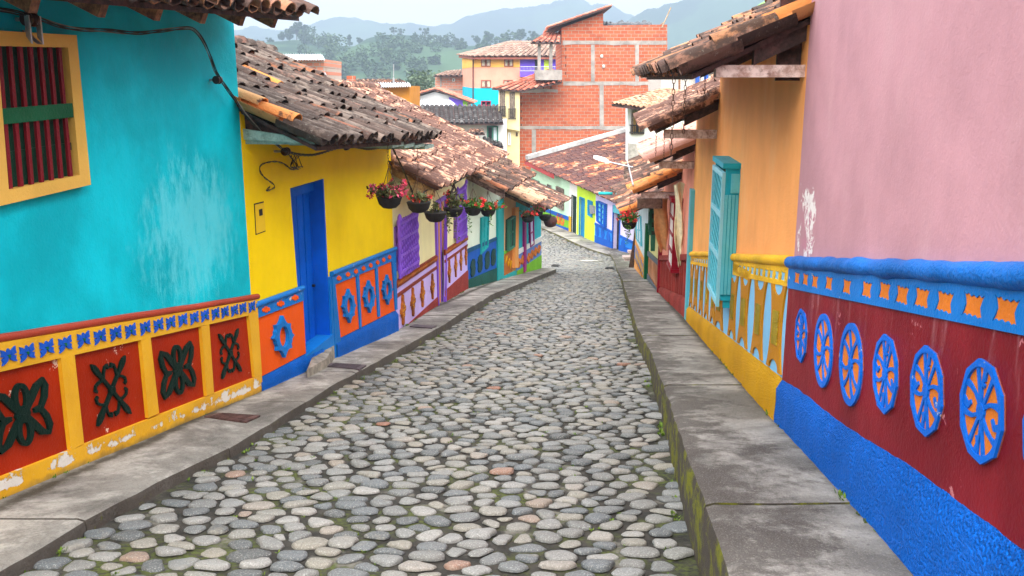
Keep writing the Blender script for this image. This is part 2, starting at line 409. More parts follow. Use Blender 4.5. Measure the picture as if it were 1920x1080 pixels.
def ridge_caps(mb, A, B, r=.12, mi=0):
    n = max(2, round((B - A).length / .33)); ax = (B - A).normalized(); side = ax.cross(V((0, 0, 1))).normalized(); nor = V((0, 0, 1))
    for i in range(n):
        p = A + (B - A) * (i / n); q = A + (B - A) * ((i + 1.2) / n)
        tile(mb, p + V((0, 0, .045 + rnd(-.01, .02))) + side * rnd(-.02, .02), q + V((0, 0, .01)), side, nor, r * rnd(.95, 1.1), r * .85, mi=mi)
def roof(W, parent, u0, u1, e0, e1, r0, r1, mats, back=2.0, sp=.23, name='roof', special=None, soffit=True, jit=1.0, caps=True, chan=True, row=.36, soff_mat=None, sag=.03, fascia=None, rafters=0, label=None, seg=6):
    E0, E1, R0, R1 = W.pt(u0, e0[1], e0[0]), W.pt(u1, e1[1], e1[0]), W.pt(u0, r0[1], r0[0]), W.pt(u1, r1[1], r1[0])
    mb = MB()
    tile_field(mb, E0, E1, R0, R1, sp, row, jit=jit, special=special, chan=chan, sag=sag, seg=seg)
    B0 = W.pt(u0, r0[1] - back * .45, r0[0] - back); B1 = W.pt(u1, r1[1] - back * .45, r1[0] - back)
    dz = V((0, 0, .012))
    mb.add([R0 - dz, R1 - dz, B1, B0], [(0, 1, 2, 3)])
    if caps: ridge_caps(mb, R1, R0)
    o = mb.build(name, mats, parent, 50)
    if label: o['label'] = label
    if soffit:
        s = MB(); dn = V((0, 0, -.03)); dn2 = V((0, 0, -.065)); N_ = 6
        ins = (E1 - E0).normalized() * .03; up = (R0 - E0).normalized() * .06
        top = [E0 + ins + up, E1 - ins + up, R1 - ins, R0 + ins]
        s.prism([p + dn - V((0, 0, sag)) for p in top], [p + dn2 - V((0, 0, sag)) for p in top])
        for k in range(rafters):
            a = (k + .5) / rafters; p = E0 + (E1 - E0) * a; q = R0 + (R1 - R0) * a; ax = (q - p).normalized(); sd = (E1 - E0).normalized(); nn = sd.cross(ax)
            c = (p + (q - p) * .35) + V((0, 0, -.125 - sag))
            s.box(c, ((q - p).length * .6, .07, .11), (ax, sd, nn), 1)
        s.build('soffit', [soff_mat or WOODD, RAFT], o)
    if fascia:
        f = MB(); q0, q1 = E0 + V((0, 0, -.06)), E1 + V((0, 0, -.06)); inn = (R0 - E0).normalized() * .08
        f.prism([q0 + inn, q1 + inn, q1 + inn + V((0, 0, -.11)), q0 + inn + V((0, 0, -.11))], [p + (R0 - E0).normalized() * .03 for p in (q0 + inn, q1 + inn, q1 + inn + V((0, 0, -.11)), q0 + inn + V((0, 0, -.11)))])
        f.build('fascia', fascia, o)
    return o
def verge_board(W, parent, u, a, b, h, mat, name='verge_board', t=.04):     # board up the gable edge: a, b = (d, z)
    mb = MB(); q = [W.pt(u, a[1], a[0]), W.pt(u, b[1], b[0]), W.pt(u, b[1] - h, b[0]), W.pt(u, a[1] - h, a[0])]
    mb.prism(q, [p + W.u * t for p in q]); return mb.build(name, mat, parent)
def house_front(W, parent, u0, u1, zt0, zt1, mat, doors=(), thick=.3, zb=None, name='wall', deep=4.0, ridge=None, top=None):
    """front wall with door openings cut down to its foot, and the house's mass behind it"""
    mb = MB()
    zb0 = (zb if zb is not None else min(G(W.pt(u0, 0).y), G(W.pt(u1, 0).y)) - .35)
    pts = [(u0, zb0)]
    for (ub, _), (ua, za), (uc, zc), (ud, _) in doors: pts += [(ub, zb0), (ua, za), (uc, zc), (ud, zb0)]
    pts += [(u1, zb0), (u1, zt1)] + ([] if not top else list(top)) + [(u0, zt0)]
    W.slab(mb, pts, -thick, 0)
    prof = lambda u, zt: [W.pt(u, zb0, -thick - .001), W.pt(u, zt, -thick - .001)] + ([W.pt(u, zt + ridge[1], ridge[0])] if ridge else []) + [W.pt(u, zt, -deep), W.pt(u, zb0, -deep)]
    mb.prism(prof(u0 + .004, zt0), prof(u1 - .004, zt1))
    return mb.build(name, mat, parent)
# ------------------------------------------------------------------ the street
LK = [ground(*p) for p in ((52, 1071), (170, 997), (300, 925), (430, 860), (580, 765), (640, 727), (658, 720), (829, 625), (922, 564), (1043, 512))]
RK = [ground(*p) for p in ((1312, 1080), (1277, 946), (1249, 823), (1217, 700), (1192, 640), (1180, 588), (1169, 551), (1163, 523), (1156, 508), (1151, 490), (1145, 481))]
def interp(L, y, ext=True):
    L = sorted(L, key=lambda p: p.y)
    if y <= L[0].y: a, b = L[0], L[2]
    elif y >= L[-1].y: a, b = L[-3], L[-1]
    else:
        for a, b in zip(L, L[1:]):
            if a.y <= y <= b.y: break
    return a.x + (b.x - a.x) * (y - a.y) / (b.y - a.y)
YLE = LK[-1].y; YRE = RK[-1].y
FK = [ground(*p) for p in ((1139, 480), (1093, 464.6), (1052.6, 446), (1012, 428))]       # kerb of the far row
def XL(y): return interp(LK, y) if y < YLE else LK[-1].x - (y - YLE) * .05 - max(0, y - YLE - 3) * .25
def XR(y): return interp(RK, y) if y < YRE else interp(FK + [RK[-1]], y)
# wall feet
def gl(x, y): return ground(x, y, HLf)
def gr(x, y): return ground(x, y, HR)
A1 = gl(482, 733); A0 = gl(0, 931); B1 = gl(742, 620); C1 = gl(876, 541); F1 = gl(1014, 503)
D1 = plan_on(C1, F1, 940); E1_ = plan_on(C1, F1, 967)
A00 = A1 + (A0 - A1) * ((A1.y - .6) / (A1.y - A0.y))
P1 = gr(1468, 791); P0 = gr(1743, 1080); P00 = P1 + (P0 - P1) * ((P1.y - .6) / (P1.y - P0.y))
Q1 = gr(1290, 597); R1_ = gr(1238, 548)
print('feet', [tuple(round(c, 2) for c in p) for p in (A0, A1, B1, C1, D1, E1_, F1)], [tuple(round(c, 2) for c in p) for p in (P0, P1, Q1, R1_)], 'kerb ends', LK[-1], RK[-1], FK)
# ---- cobbles: a cell for every stone, rounded and domed
def make_street():
    bed = MB(); ys = [-2 + .5 * i for i in range(150)]
    rows = []
    for y in ys:
        a, b = XL(y) - (.3 if y < YLE else 0), XR(y) + .3
        if y > YLE: a = min(a, XL(y)) - .6
        rows.append([V((a + (b - a) * k / 12, y, G(y) - .004)) for k in range(13)])
    vs = [p for r in rows for p in r]
    bed.add(vs, [(i * 13 + k, i * 13 + k + 1, i * 13 + 14 + k, i * 13 + 13 + k) for i in range(len(ys) - 1) for k in range(12)])
    # seeds
    seeds = []; y = 2.6; row = 0
    while y < 62:
        s = .168 if y < 30 else .21
        x0, x1 = XL(y), XR(y); x = x0 + (.5 if row % 2 else 0) * s - .05
        while x < x1 + .05:
            seeds.append((x + rnd(-.38, .38) * s, y + rnd(-.37, .37) * s)); x += s * rnd(.8, 1.25)
        y += s * .80; row += 1
    grid = {}
    for i, (x, y) in enumerate(seeds): grid.setdefault((int(x // .3), int(y // .3)), []).append(i)
    nst = 0
    for i, (x, y) in enumerate(seeds):
        if not (XL(y) + .02 < x < XR(y) - .02): continue
        poly = [(-.3, -.3), (.3, -.3), (.3, .3), (-.3, .3)]
        gx, gy = int(x // .3), int(y // .3)
        for a in (-1, 0, 1):
            for b in (-1, 0, 1):
                for j in grid.get((gx + a, gy + b), ()):
                    if j == i: continue
                    dx, dy = seeds[j][0] - x, seeds[j][1] - y; c = (dx * dx + dy * dy) / 2
                    out = []
                    for k in range(len(poly)):
                        p, q = poly[k], poly[(k + 1) % len(poly)]
                        fp, fq = p[0] * dx + p[1] * dy - c, q[0] * dx + q[1] * dy - c
                        if fp <= 0: out.append(p)
                        if (fp < 0) != (fq < 0):
                            t = fp / (fp - fq); out.append((p[0] + (q[0] - p[0]) * t, p[1] + (q[1] - p[1]) * t))
                    poly = out
                    if len(poly) < 3: break
                if len(poly) < 3: break
        if len(poly) < 3: continue
        cx = sum(p[0] for p in poly) / len(poly); cy = sum(p[1] for p in poly) / len(poly)
        # outline by direction: between the cell and an ellipse, so corners round off
        n = 14 if y < 14 else (10 if y < 26 else 8); out = []
        shr = rnd(.71, .92) * (.97 if y < 30 else 1)
        ds = []
        for k in range(n):
            w = 2 * math.pi * k / n; ux, uy = math.cos(w), math.sin(w); best = 9
            for m in range(len(poly)):
                p, q = poly[m], poly[(m + 1) % len(poly)]
                ex, ey = q[0] - p[0], q[1] - p[1]; den = ux * ey - uy * ex
                if abs(den) < 1e-9: continue
                t = ((p[0] - cx) * ey - (p[1] - cy) * ex) / den
                if t > 0: best = min(best, t)
            ds.append(min(best, .2))
        ds2 = [(ds[k - 1] + 2 * ds[k] + ds[(k + 1) % n]) / 4 for k in range(n)]
        ds2 = [min(a, b * 1.0) * shr * (1 + .16 * noise.noise(V((x * 40 + math.cos(2 * math.pi * k / n) * 1.3, y * 40 + math.sin(2 * math.pi * k / n) * 1.3, 0)))) for k, (a, b) in enumerate(zip(ds2, ds))]
        mean = sum(ds2) / n
        if mean < .03: continue
        nst += 1
        h = rnd(.011, .021) * min(1.4, mean / .055); z0 = G(y + cy); tx, ty = rnd(-.07, .07), rnd(-.07, .07)
        sunk = rnd(-.006, .006)
        if noise.noise(V((x * .8, y * .8, 3))) > .12: sunk -= .004
        if x < XL(y) + .75 and noise.noise(V((x * .9, y * .5, 8))) > -.1: sunk -= .005
        rings = [(1.0, -.02), (.99, .34), (.92, .72), (.74, .95), (.38, 1.02)] if y < 26 else [(1.0, -.02), (.88, .7), (.5, .97)]
        vs = []
        for (s, hh) in rings:
            for k in range(n):
                w = 2 * math.pi * k / n; d = ds2[k] * s
                X, Y = cx + d * math.cos(w) * 1.05, cy + d * math.sin(w) * .90
                wob = noise.noise(V(((x + X) * 14, (y + Y) * 14, 0))) * .007 * hh
                vs.append((x + X, y + Y, G(y + Y) + sunk + h * hh + (X * tx + Y * ty) * hh + wob))
        vs.append((x + cx, y + cy, G(y + cy) + sunk + h * 1.01))
        R = len(rings)
        fs = [(r * n + k, r * n + (k + 1) % n, (r + 1) * n + (k + 1) % n, (r + 1) * n + k) for r in range(R - 1) for k in range(n)]
        fs += [((R - 1) * n + k, (R - 1) * n + (k + 1) % n, R * n) for k in range(n)]
        bed.add(vs, fs, 1)
    print('stones', nst)
    m1, t, b = nt('cobble_mortar')
    g = noise_(t, 3.0, 5, .65)
    o = mixc(t, ramp(t, noise_(t, 9, 5, .7), .35, .65), (.012, .0105, .008), (.045, .039, .031))
    o = mixc(t, ramp(t, g, .56, .68), o, (.17, .16, .135))
    o = mixc(t, math_(t, 'MULTIPLY', ramp(t, noise_(t, 1.6, 6, .7), .48, .62), ramp(t, noise_(t, 30, 3), .35, .6)), o, (.075, .095, .012))
    t.links.new(o, b.inputs['Base Color']); b.inputs['Roughness'].default_value = .95
    bump(t, b, noise_(t, 55, 5, .7), .02)
    m2, t, b = nt('river_stone')
    r = N(t, 'ShaderNodeValToRGB'); t.links.new(pos(t).outputs['Random Per Island'], r.inputs[0]); el = r.color_ramp.elements
    st = [(0, (0.068, 0.072, 0.072)), (0.15, (0.104, 0.116, 0.124)), (0.35, (0.152, 0.152, 0.144)), (0.52, (0.2, 0.1976, 0.188)), (0.68, (0.216, 0.2, 0.164)), (0.82, (0.168, 0.176, 0.176)), (0.92, (0.256, 0.248, 0.232)), (0.985, (0.224, 0.188, 0.152)), (0.9965, (0.24, 0.144, 0.104)), (1, (0.224, 0.08, 0.04))]
    while len(el) < len(st): el.new(.5)
    for e, (p, c) in zip(el, st): e.position = p; e.color = rgba(c)
    o = r.outputs[0]
    o = mixc(t, math_(t, 'MULTIPLY', ramp(t, noise_(t, 75, 4, .75), .48, .66), .5), o, (.09, .085, .08))
    o = mixc(t, math_(t, 'MULTIPLY', ramp(t, noise_(t, 130, 3, .75), .52, .66), .38), o, (.60, .60, .57))
    o = mixc(t, math_(t, 'MULTIPLY', ramp(t, noise_(t, 2.2, 5, .7), .58, .7), .6), o, (.24, .22, .18))
    t.links.new(o, b.inputs['Base Color']); b.inputs['Roughness'].default_value = .62; b.inputs['Specular IOR Level'].default_value = .35
    bump(t, b, noise_(t, 70, 5, .7), .006)
    s = bed.build('street', [m1, m2], None, 60, (0, 0, 0)); tag(s, kind='structure', label='cobblestone street running downhill')
make_street()
# ---- pavements
def pave_mat(name, vec, c0, c1, lite=1.0, moss=.0):
    m, t, b = nt(name)
    g = pos(t); sx = N(t, 'ShaderNodeSeparateXYZ'); t.links.new(g.outputs['Normal'], sx.inputs[0])
    dist = dotm(t, vec, c0); wall = dotm(t, vec, c1)                # metres from the kerb's edge, from the wall's foot
    big = noise_(t, .9, 6, .7, dist=.5)
    o = mixc(t, ramp(t, big, .35, .62), tuple(x * lite for x in (.125, .117, .107)), tuple(x * lite for x in (.37, .352, .32)))
    stain = math_(t, 'SUBTRACT', math_(t, 'ADD', noise_(t, 1.7, 7, .72, dist=.6), noise_(t, 5, 5, .7)), math_(t, 'MULTIPLY', math_(t, 'ABSOLUTE', dist, 0), .55))
    o = mixc(t, math_(t, 'MULTIPLY', ramp(t, stain, .70, .98), .85 if lite <= 1 else .5), o, (.055, .046, .040))
    o = mixc(t, math_(t, 'MULTIPLY', ramp(t, noise_(t, 55, 4, .75), .48, .68), .35), o, (.075, .066, .058))
    o = mixc(t, math_(t, 'MULTIPLY', ramp(t, noise_(t, 130, 3, .75), .54, .66), .28), o, (.50, .48, .44))
    o = mixc(t, ramp(t, noise_(t, 13, 5, .75), .735, .75), o, (.62, .60, .57))
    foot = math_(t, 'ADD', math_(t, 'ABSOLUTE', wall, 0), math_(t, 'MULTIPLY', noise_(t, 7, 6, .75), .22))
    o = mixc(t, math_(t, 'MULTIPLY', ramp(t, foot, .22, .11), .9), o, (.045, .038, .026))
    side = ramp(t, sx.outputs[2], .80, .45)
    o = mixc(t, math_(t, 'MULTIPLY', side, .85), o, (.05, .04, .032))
    mo = math_(t, 'MULTIPLY', side, ramp(t, noise_(t, 4.5, 8, .78, stretch=(1, 1, 1.3), dist=.6), .47 + moss, .60 + moss))
    o = mixc(t, mo, o, (.15, .155, .008))
    t.links.new(o, b.inputs['Base Color']); b.inputs['Roughness'].default_value = .85; b.inputs['Specular IOR Level'].default_value = .25
    h = math_(t, 'ADD', noise_(t, 40, 5, .7), math_(t, 'MULTIPLY', noise_(t, 4, 4), 1.5)); bump(t, b, h, .014)
    return m
def lfit(a, b):                                                     # line through two plan points -> unit normal and offset
    d = V((b.x - a.x, b.y - a.y, 0)).normalized(); n = V((d.y, -d.x, 0)); return tuple(n), n.dot(V((a.x, a.y, 0)))
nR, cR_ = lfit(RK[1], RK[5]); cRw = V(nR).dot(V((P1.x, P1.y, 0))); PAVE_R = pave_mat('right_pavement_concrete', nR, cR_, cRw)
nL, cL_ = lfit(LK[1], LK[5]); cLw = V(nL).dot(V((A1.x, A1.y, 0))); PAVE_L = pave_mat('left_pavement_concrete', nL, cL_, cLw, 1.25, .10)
def pavement(name, ys, kx, wx, hf, outw, label):
    mb = MB()
    for a, b in zip(ys, ys[1:]):
        n = max(3, int((b - a) / .12)); gap = .006; dz = rnd(-.006, .006)
        secs = []
        for i in range(n + 1):
            y = a + gap + (b - a - 2 * gap) * i / n
            x0, x1 = kx(y), wx(y); s = 1 if x1 > x0 else -1; h = G(y) + hf(y) + dz
            wv = noise.noise(V((y * 3.1, x0, 2))) * .012 + noise.noise(V((y * 11, x0, 5))) * .005
            prof = [(x0 + wv, G(y) - .25), (x0 + wv * 1.5, h - .035), (x0 + s * (.006 + abs(wv) * .6) + wv, h - .010 - abs(wv) * .6), (x0 + s * .045 + wv, h)]
            for k in range(1, 7):
                f = k / 6; prof.append((x0 + s * .045 + (x1 - x0 - s * .045) * f, h + noise.noise(V((y * 1.3, f * 2 + x0, 0))) * .006))
            prof.append((x1, G(y) - .25))
            secs.append([V((x, y, z)) for x, z in prof])
        m = len(secs[0]); vs = [p for s_ in secs for p in s_]
        fs = [(i * m + k, i * m + k + 1, (i + 1) * m + k + 1, (i + 1) * m + k) for i in range(n) for k in range(m - 1)]
        fs += [tuple(range(m)), tuple(range(n * m + m - 1, n * m - 1, -1))]
        mb.add(vs, fs)
    # dark joints' bed
    o = mb.build(name, outw, None, 35, (0, 0, 0)); tag(o, label, kind='structure'); return o
WL = sorted([A00, A0, A1, B1, C1, F1], key=lambda p: p.y)
def XWL(y): return interp(WL, y) - .12 if y < F1.y else F1.x - .12 - (y - F1.y) * 2
S1 = gr(1190, 503); T0 = ground(1187, 476, HR); T1 = V((1.2, 58, 0))
WR = [P00, P0, P1, Q1, R1_, S1, T0, T1]
jl = [ground(172, 973, HLf).y, ground(425, 838, HLf).y, ground(577, 752, HLf).y]
yl = [jl[0] - 5.6, jl[0] - 3.7, jl[0] - 1.9] + jl
while yl[-1] < F1.y - 1: yl.append(yl[-1] + rnd(1.5, 2.2))
yl[-1] = F1.y + .25
_LKx = lambda y: interp(LK, y) if y < YLE else LK[-1].x - (y - YLE) * .35
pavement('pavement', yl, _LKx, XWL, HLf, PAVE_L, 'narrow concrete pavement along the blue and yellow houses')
jr = [ground(1322, 945, HR).y, ground(1274, 806, HR).y, ground(1241, 722, HR).y]
YSTEP = ground(1168, 528, HR).y
WRn = lambda y: interp(WR, y) + .12
yr = [jr[0] - 4.8, jr[0] - 2.2] + jr
while yr[-1] < YSTEP - 2.5: yr.append(yr[-1] + rnd(1.8, 2.4))
yr += [YSTEP]
while yr[-1] < 55: yr.append(yr[-1] + rnd(2.0, 2.6))
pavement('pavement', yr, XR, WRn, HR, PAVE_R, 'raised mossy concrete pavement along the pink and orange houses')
# ------------------------------------------------------------------ houses of the left side
WA, WB, WC, WD, WE, WF = Wall(A00, A1, 'L'), Wall(A1, B1, 'L'), Wall(B1, C1, 'L'), Wall(C1, D1, 'L'), Wall(D1, E1_, 'L'), Wall(E1_, F1, 'L')
def on0(e, r): return e[1] + (r[1] - e[1]) * e[0] / (e[0] - r[0]) - .10
def feetz(W, u): return G(W.pt(u, 0).y)
def house(W, u0, u1, e0, e1, r0, r1, label, cat, wmat, rmats, doors=(), base_h=HL, name='painted_house', **kw):
    t = thing(name, label, cat, W.pt((u0 + u1) / 2, feetz(W, (u0 + u1) / 2) + base_h))
    z0, z1 = on0(e0, r0), on0(e1, r1)
    house_front(W, t, u0, u1, z0, z1, wmat, doors, ridge=((r0[0] + r1[0]) / 2, (r0[1] + r1[1]) / 2 - (z0 + z1) / 2 - .12), deep=abs(r0[0]) * 2)
    roof(W, t, u0, u1, e0, e1, r0, r1, rmats, **kw)
    return t
def ln(W, a, b, d=0.0): return W.line(a, b, d)
def const(z): return lambda u: z
def shift(f, dz): return lambda u: f(u) + dz
def doorway(W, a, b, c, d): return tuple(W.px(*q) for q in (a, b, c, d))
# ---- turquoise house
eA = WA.perp(574, 24, WA.L); rise = .48
_q = WA.px(352, 0, eA[0]); eA0 = (eA[0], eA[1] + (_q[1] - eA[1]) * WA.L / (WA.L - _q[0]))
rA = (-2.4, eA[1] + rise * (eA[0] + 2.4)); rA0 = (-2.4, eA0[1] + rise * (eA0[0] + 2.4))
tA = house(WA, 0, WA.L, eA0, eA, rA0, rA, 'turquoise house with barred yellow framed window and dark green crosses on red panels', 'house', TEAL, [T_A, T_NEW], rafters=13, sp=.22)
cordA = ln(WA, (0, 633), (472, 557)); topA = ln(WA, (0, 640), (472, 562)); 
botP = ln(WA, (121, 843), (469, 708)); topP = ln(WA, (128, 665), (458, 591))
mb = MB(); WA.band(mb, lambda u: feetz(WA, u) - .2, topA, 0, WA.L + .02, 0, .018); dA = mb.build('dado', RED, tA)
panels = [((-95, 712), (102, 671), (121, 843), (-85, 925)), ((128, 665), (254, 637), (268, 783), (146, 831)), ((272, 633), (368, 612), (378, 742), (288, 774)), ((383, 608), (458, 591), (469, 707), (392, 737))]
pu = [[WA.px(*q) for q in p] for p in panels]
mb = MB(); fz = lambda u: feetz(WA, u) - .2; d0, d1 = 0, .045
WA.band(mb, topP, topA, 0, WA.L + .03, d0, d1); WA.band(mb, fz, botP, 0, WA.L + .03, d0, d1)
def stile(a, b): WA.slab(mb, [a[2], a[1], b[0], b[3]], d0, d1 + .001)
first = pu[0]; WA.slab(mb, [(0, botP(0)), (0, topP(0)), first[0], first[3]], d0, d1 + .001)
for a, b in zip(pu, pu[1:]): stile(a, b)
last = pu[3]; WA.slab(mb, [last[2], last[1], (WA.L + .03, topP(WA.L)), (WA.L + .03, botP(WA.L))], d0, d1 + .001)
def peel_mat():                                      # mustard paint flaking to plaster along the wall's foot
    m, t, b = nt('flaking_mustard_paint')
    o = mixc(t, ramp(t, noise_(t, 2, 5), .3, .7), (.66, .33, .006), (.78, .42, .01))
    foot = dotm(t, (0, SL, 1), -1.7 + .085)            # height above the pavement
    k = math_(t, 'ADD', noise_(t, 6, 8, .72), math_(t, 'MULTIPLY', noise_(t, 1.1, 3), .5))
    k = math_(t, 'SUBTRACT', k, math_(t, 'MULTIPLY', ramp(t, foot, .02, .30), .35))
    band_ = math_(t, 'MULTIPLY', ramp(t, foot, .01, .07), ramp(t, foot, .24, .15))
    k = math_(t, 'SUBTRACT', math_(t, 'ADD', k, math_(t, 'MULTIPLY', band_, .30)), .265)
    o = mixc(t, ramp(t, k, .70, .715), o, (.70, .66, .60))
    o = mixc(t, math_(t, 'MULTIPLY', ramp(t, k, .60, .75), .0), o, (.3, .3, .2))
    o = mixc(t, math_(t, 'MULTIPLY', ramp(t, math_(t, 'ADD', foot, math_(t, 'MULTIPLY', noise_(t, 9, 4), .1)), .10, .03), .7), o, (.12, .10, .05))
    t.links.new(o, b.inputs['Base Color']); b.inputs['Roughness'].default_value = .5
    bump(t, b, math_(t, 'SUBTRACT', noise_(t, 30, 4), math_(t, 'MULTIPLY', ramp(t, k, .70, .715), 1.2)), .006); return m
PEEL = peel_mat()
fr = mb.build('panel_frame', PEEL, dA)
mb = MB(); WA.rod(mb, [(u, cordA(u) + noise.noise(V((u * 2, 0, 1))) * .006, .020) for u in [WA.L * 1.012 * i / 40 for i in range(41)]], .027, 12); mb.build('cordon', CORD, tA, 40)
# frieze of little blue flowers
for x, y in [(-36, 679), (2, 667), (37, 661), (74, 652), (109, 645), (144, 636), (175, 631), (205, 625), (233, 620), (261, 614.5), (286, 609.5), (309, 605), (332, 600), (354, 596), (374, 591.5), (394, 588), (412, 585), (430, 582), (446, 578), (463, 575)]:
    fl = MB(); c = WA.px(x, y); L = Loc(WA, c, .062, .050, -.05)
    for sx_ in (-1, 1):
        L.poly(fl, [(0, -.1), (sx_ * .35, .15), (sx_ * .3, .55), (sx_ * .6, .8), (sx_ * .95, 1.0), (sx_ * .9, .5), (sx_ * 1.0, .15), (sx_ * .5, -.0)], d1, d1 + .011)
        L.poly(fl, [(0, .1), (sx_ * .5, .05), (sx_ * .95, -.15), (sx_ * .85, -.55), (sx_ * 1.0, -.9), (sx_ * .55, -.75), (sx_ * .2, -.5)], d1, d1 + .0105)
    L.poly(fl, [(-.3, .2), (.3, .2), (.18, .75), (0, .95), (-.18, .75)], d1, d1 + .010)
    L.poly(fl, ell(.16, .2, 8), d1, d1 + .014, 1)
    fl.build('flower_ornament', [FLOWERB, DGREEN], dA)
def flower_cross(L, parent, label=None):
    mb = MB(); a, b = .02, .042
    L.annulus(mb, ell(.30, .52, 22, 0, .52), ell(.13, .34, 22, 0, .55), a, b)
    L.annulus(mb, ell(.30, .52, 22, 0, -.52), ell(.13, .34, 22, 0, -.55), a, b)
    for s in (-1, 1):
        L.stroke(mb, [(s * .05, .05), (s * .35, .42), (s * .62, .78), (s * .86, .92), (s * .93, .70), (s * .86, .35), (s * .70, .06), (s * .42, .0)], [.24, .24, .22, .17, .2, .2, .17, .14], a, b - .002)
        L.stroke(mb, [(s * .05, -.05), (s * .35, -.42), (s * .62, -.78), (s * .88, -.90), (s * .95, -.65), (s * .86, -.32), (s * .70, -.06), (s * .42, .0)], [.24, .24, .22, .17, .2, .2, .17, .14], a, b - .003)
    L.poly(mb, [(-.28, 0), (-.15, .28), (.15, .28), (.28, 0), (.15, -.28), (-.15, -.28)], a, b - .004)
    return mb.build('cross_ornament', GREEN, parent)
def lily_cross(L, parent):
    mb = MB(); a, b = .02, .040
    for sx_, sy in ((1, 1), (-1, 1), (1, -1), (-1, -1)):
        L.stroke(mb, [(0, 0), (sx_ * .35, sy * .36), (sx_ * .55, sy * .55), (sx_ * .74, sy * .76), (sx_ * .88, sy * .9), (sx_ * .99, sy * 1.02)], [.15, .13, .15, .24, .20, .03], a, b - .0006 * (sx_ + 2 * sy + 3))
        L.stroke(mb, [(sx_ * .42, sy * .42), (sx_ * .70, sy * .36), (sx_ * .86, sy * .28), (sx_ * .90, sy * .14), (sx_ * .80, sy * .08)], [.10, .09, .09, .12, .1], a, b - .005 - .0007 * sx_)
        L.stroke(mb, [(sx_ * .40, sy * .42), (sx_ * .34, sy * .66), (sx_ * .26, sy * .82), (sx_ * .13, sy * .86), (sx_ * .09, sy * .74)], [.10, .09, .09, .13, .1], a, b - .005 + .0007 * sy)
    L.poly(mb, ell(.17, .14, 10), a, b + .003)
    return mb.build('cross_ornament', GREEN, parent)
kA = (botP(2) - botP(1)) * .6
def fit(W, L_, R_, T_, B_, k):                   # centre and half sizes from pixel extents
    (ul, _), (ur, _) = W.px(*L_), W.px(*R_); (_, zt), (_, zb) = W.px(*T_), W.px(*B_)
    return Loc(W, ((ul + ur) / 2, (zt + zb) / 2), abs(ur - ul) / 2, abs(zt - zb) / 2, k * 0)
def ornament_at(W, cx, cy, hw, hh, k):
    (u0, z0) = W.px(cx, cy); (ua, _), (ub, _) = W.px(cx - hw, cy), W.px(cx + hw, cy); (_, za), (_, zb) = W.px(cx, cy - hh), W.px(cx, cy + hh)
    return Loc(W, (u0, z0), abs(ub - ua) / 2, abs(za - zb) / 2, k)
for i, (cx, cy, hw, hh) in enumerate([(34, 777, 54, 60), (202, 731, 33, 58), (327, 693, 32, 47), (426, 662, 19, 42)]):
    L = ornament_at(WA, cx, cy, hw, hh, 0); L.k = -(L.sz / L.su) * .12
    (flower_cross if i % 2 == 0 else lily_cross)(L, dA)
# barred window
win = [(-26, 56), (142, 66), (169, 346), (-14, 389)]; hole = [(-8, 86), (126, 89), (148, 328), (14, 356)]
w_o = WA.pxs(win, .05); w_i = WA.pxs(hole, .05); q = thing
mb = MB()
for i in range(4):
    j = (i + 1) % 4; WA.slab(mb, [w_o[i], w_o[j], w_i[j], w_i[i]], .0, .055 + .0015 * i)
wf = mb.build('window', FRAMEY, tA)
mb = MB(); WA.slab(mb, w_i, .002, .008); mb.build('shutter', INNERG, wf)
mb = MB()
lerp = lambda p, q, t: (p[0] + (q[0] - p[0]) * t, p[1] + (q[1] - p[1]) * t)
for k in range(7):
    t = .06 + .14 * k
    a, b = lerp(w_i[0], w_i[1], t), lerp(w_i[3], w_i[2], t)
    mb2 = MB(); s = .014
    WA.slab(mb2, [(a[0] - s, a[1]), (a[0] + s, a[1]), (b[0] + s, b[1]), (b[0] - s, b[1])], .026, .044); mb2.build('bar', BARR, wf)
mb = MB(); WA.slab(mb, [lerp(w_i[0], w_i[3], .43), lerp(w_i[1], w_i[2], .43), lerp(w_i[1], w_i[2], .54), lerp(w_i[0], w_i[3], .54)], .020, .0515); mb.build('crossbar', paint('crossbar_green', (.012, .12, .05), .45, .15, .1), wf)
mb = MB(); WA.slab(mb, [lerp(w_i[0], w_i[3], .74), lerp(w_i[1], w_i[2], .74), lerp(w_i[1], w_i[2], .80), lerp(w_i[0], w_i[3], .80)], .008, .016)
WA.slab(mb, [lerp(w_i[0], w_i[1], .35), lerp(w_i[0], w_i[1], .4), lerp(w_i[3], w_i[2], .4), lerp(w_i[3], w_i[2], .35)], .008, .014); mb.build('shutter_rail', INNERG, wf)
# ---- yellow house
e0, e1 = WB.perp(600, 264, 0), WB.perp(818, 255, WB.L)
rB1 = WB.perp(508, 100, WB.L); 
rB0 = (rB1[0], e0[1] + .47 * (e0[0] - rB1[0]))
doorB = doorway(WB, (572, 668), (544, 353), (606, 335), (620, 640))
fresh = lambda i, j, nc, nr: 1 if (i == 0 and j in (1, 2, 3)) or (i == 1 and j in (3, 4)) or (i, j) in ((2, 5), (9, 4)) else 0
tB = house(WB, 0, WB.L, e0, e1, rB0, rB1, 'yellow house with tall blue door and orange panels under a dark mossy tile roof', 'house', YEL, [T_DARK, T_NEW], doors=[doorB], special=fresh, sp=.215, jit=1.7, sag=.05)
mb = MB(); WB.slab(mb, [WB.px(445, 240), WB.px(590, 262), WB.px(590, 272), WB.px(445, 258)], -.02, -.01)
z = on0(e0, rB0)
bd = MB(); a_, b_ = WB.perp(445, 240, .05), WB.perp(588, 261, .05); p = WB.pt(.05, b_[1], b_[0]); q2 = WB.pt(.05, a_[1], a_[0])
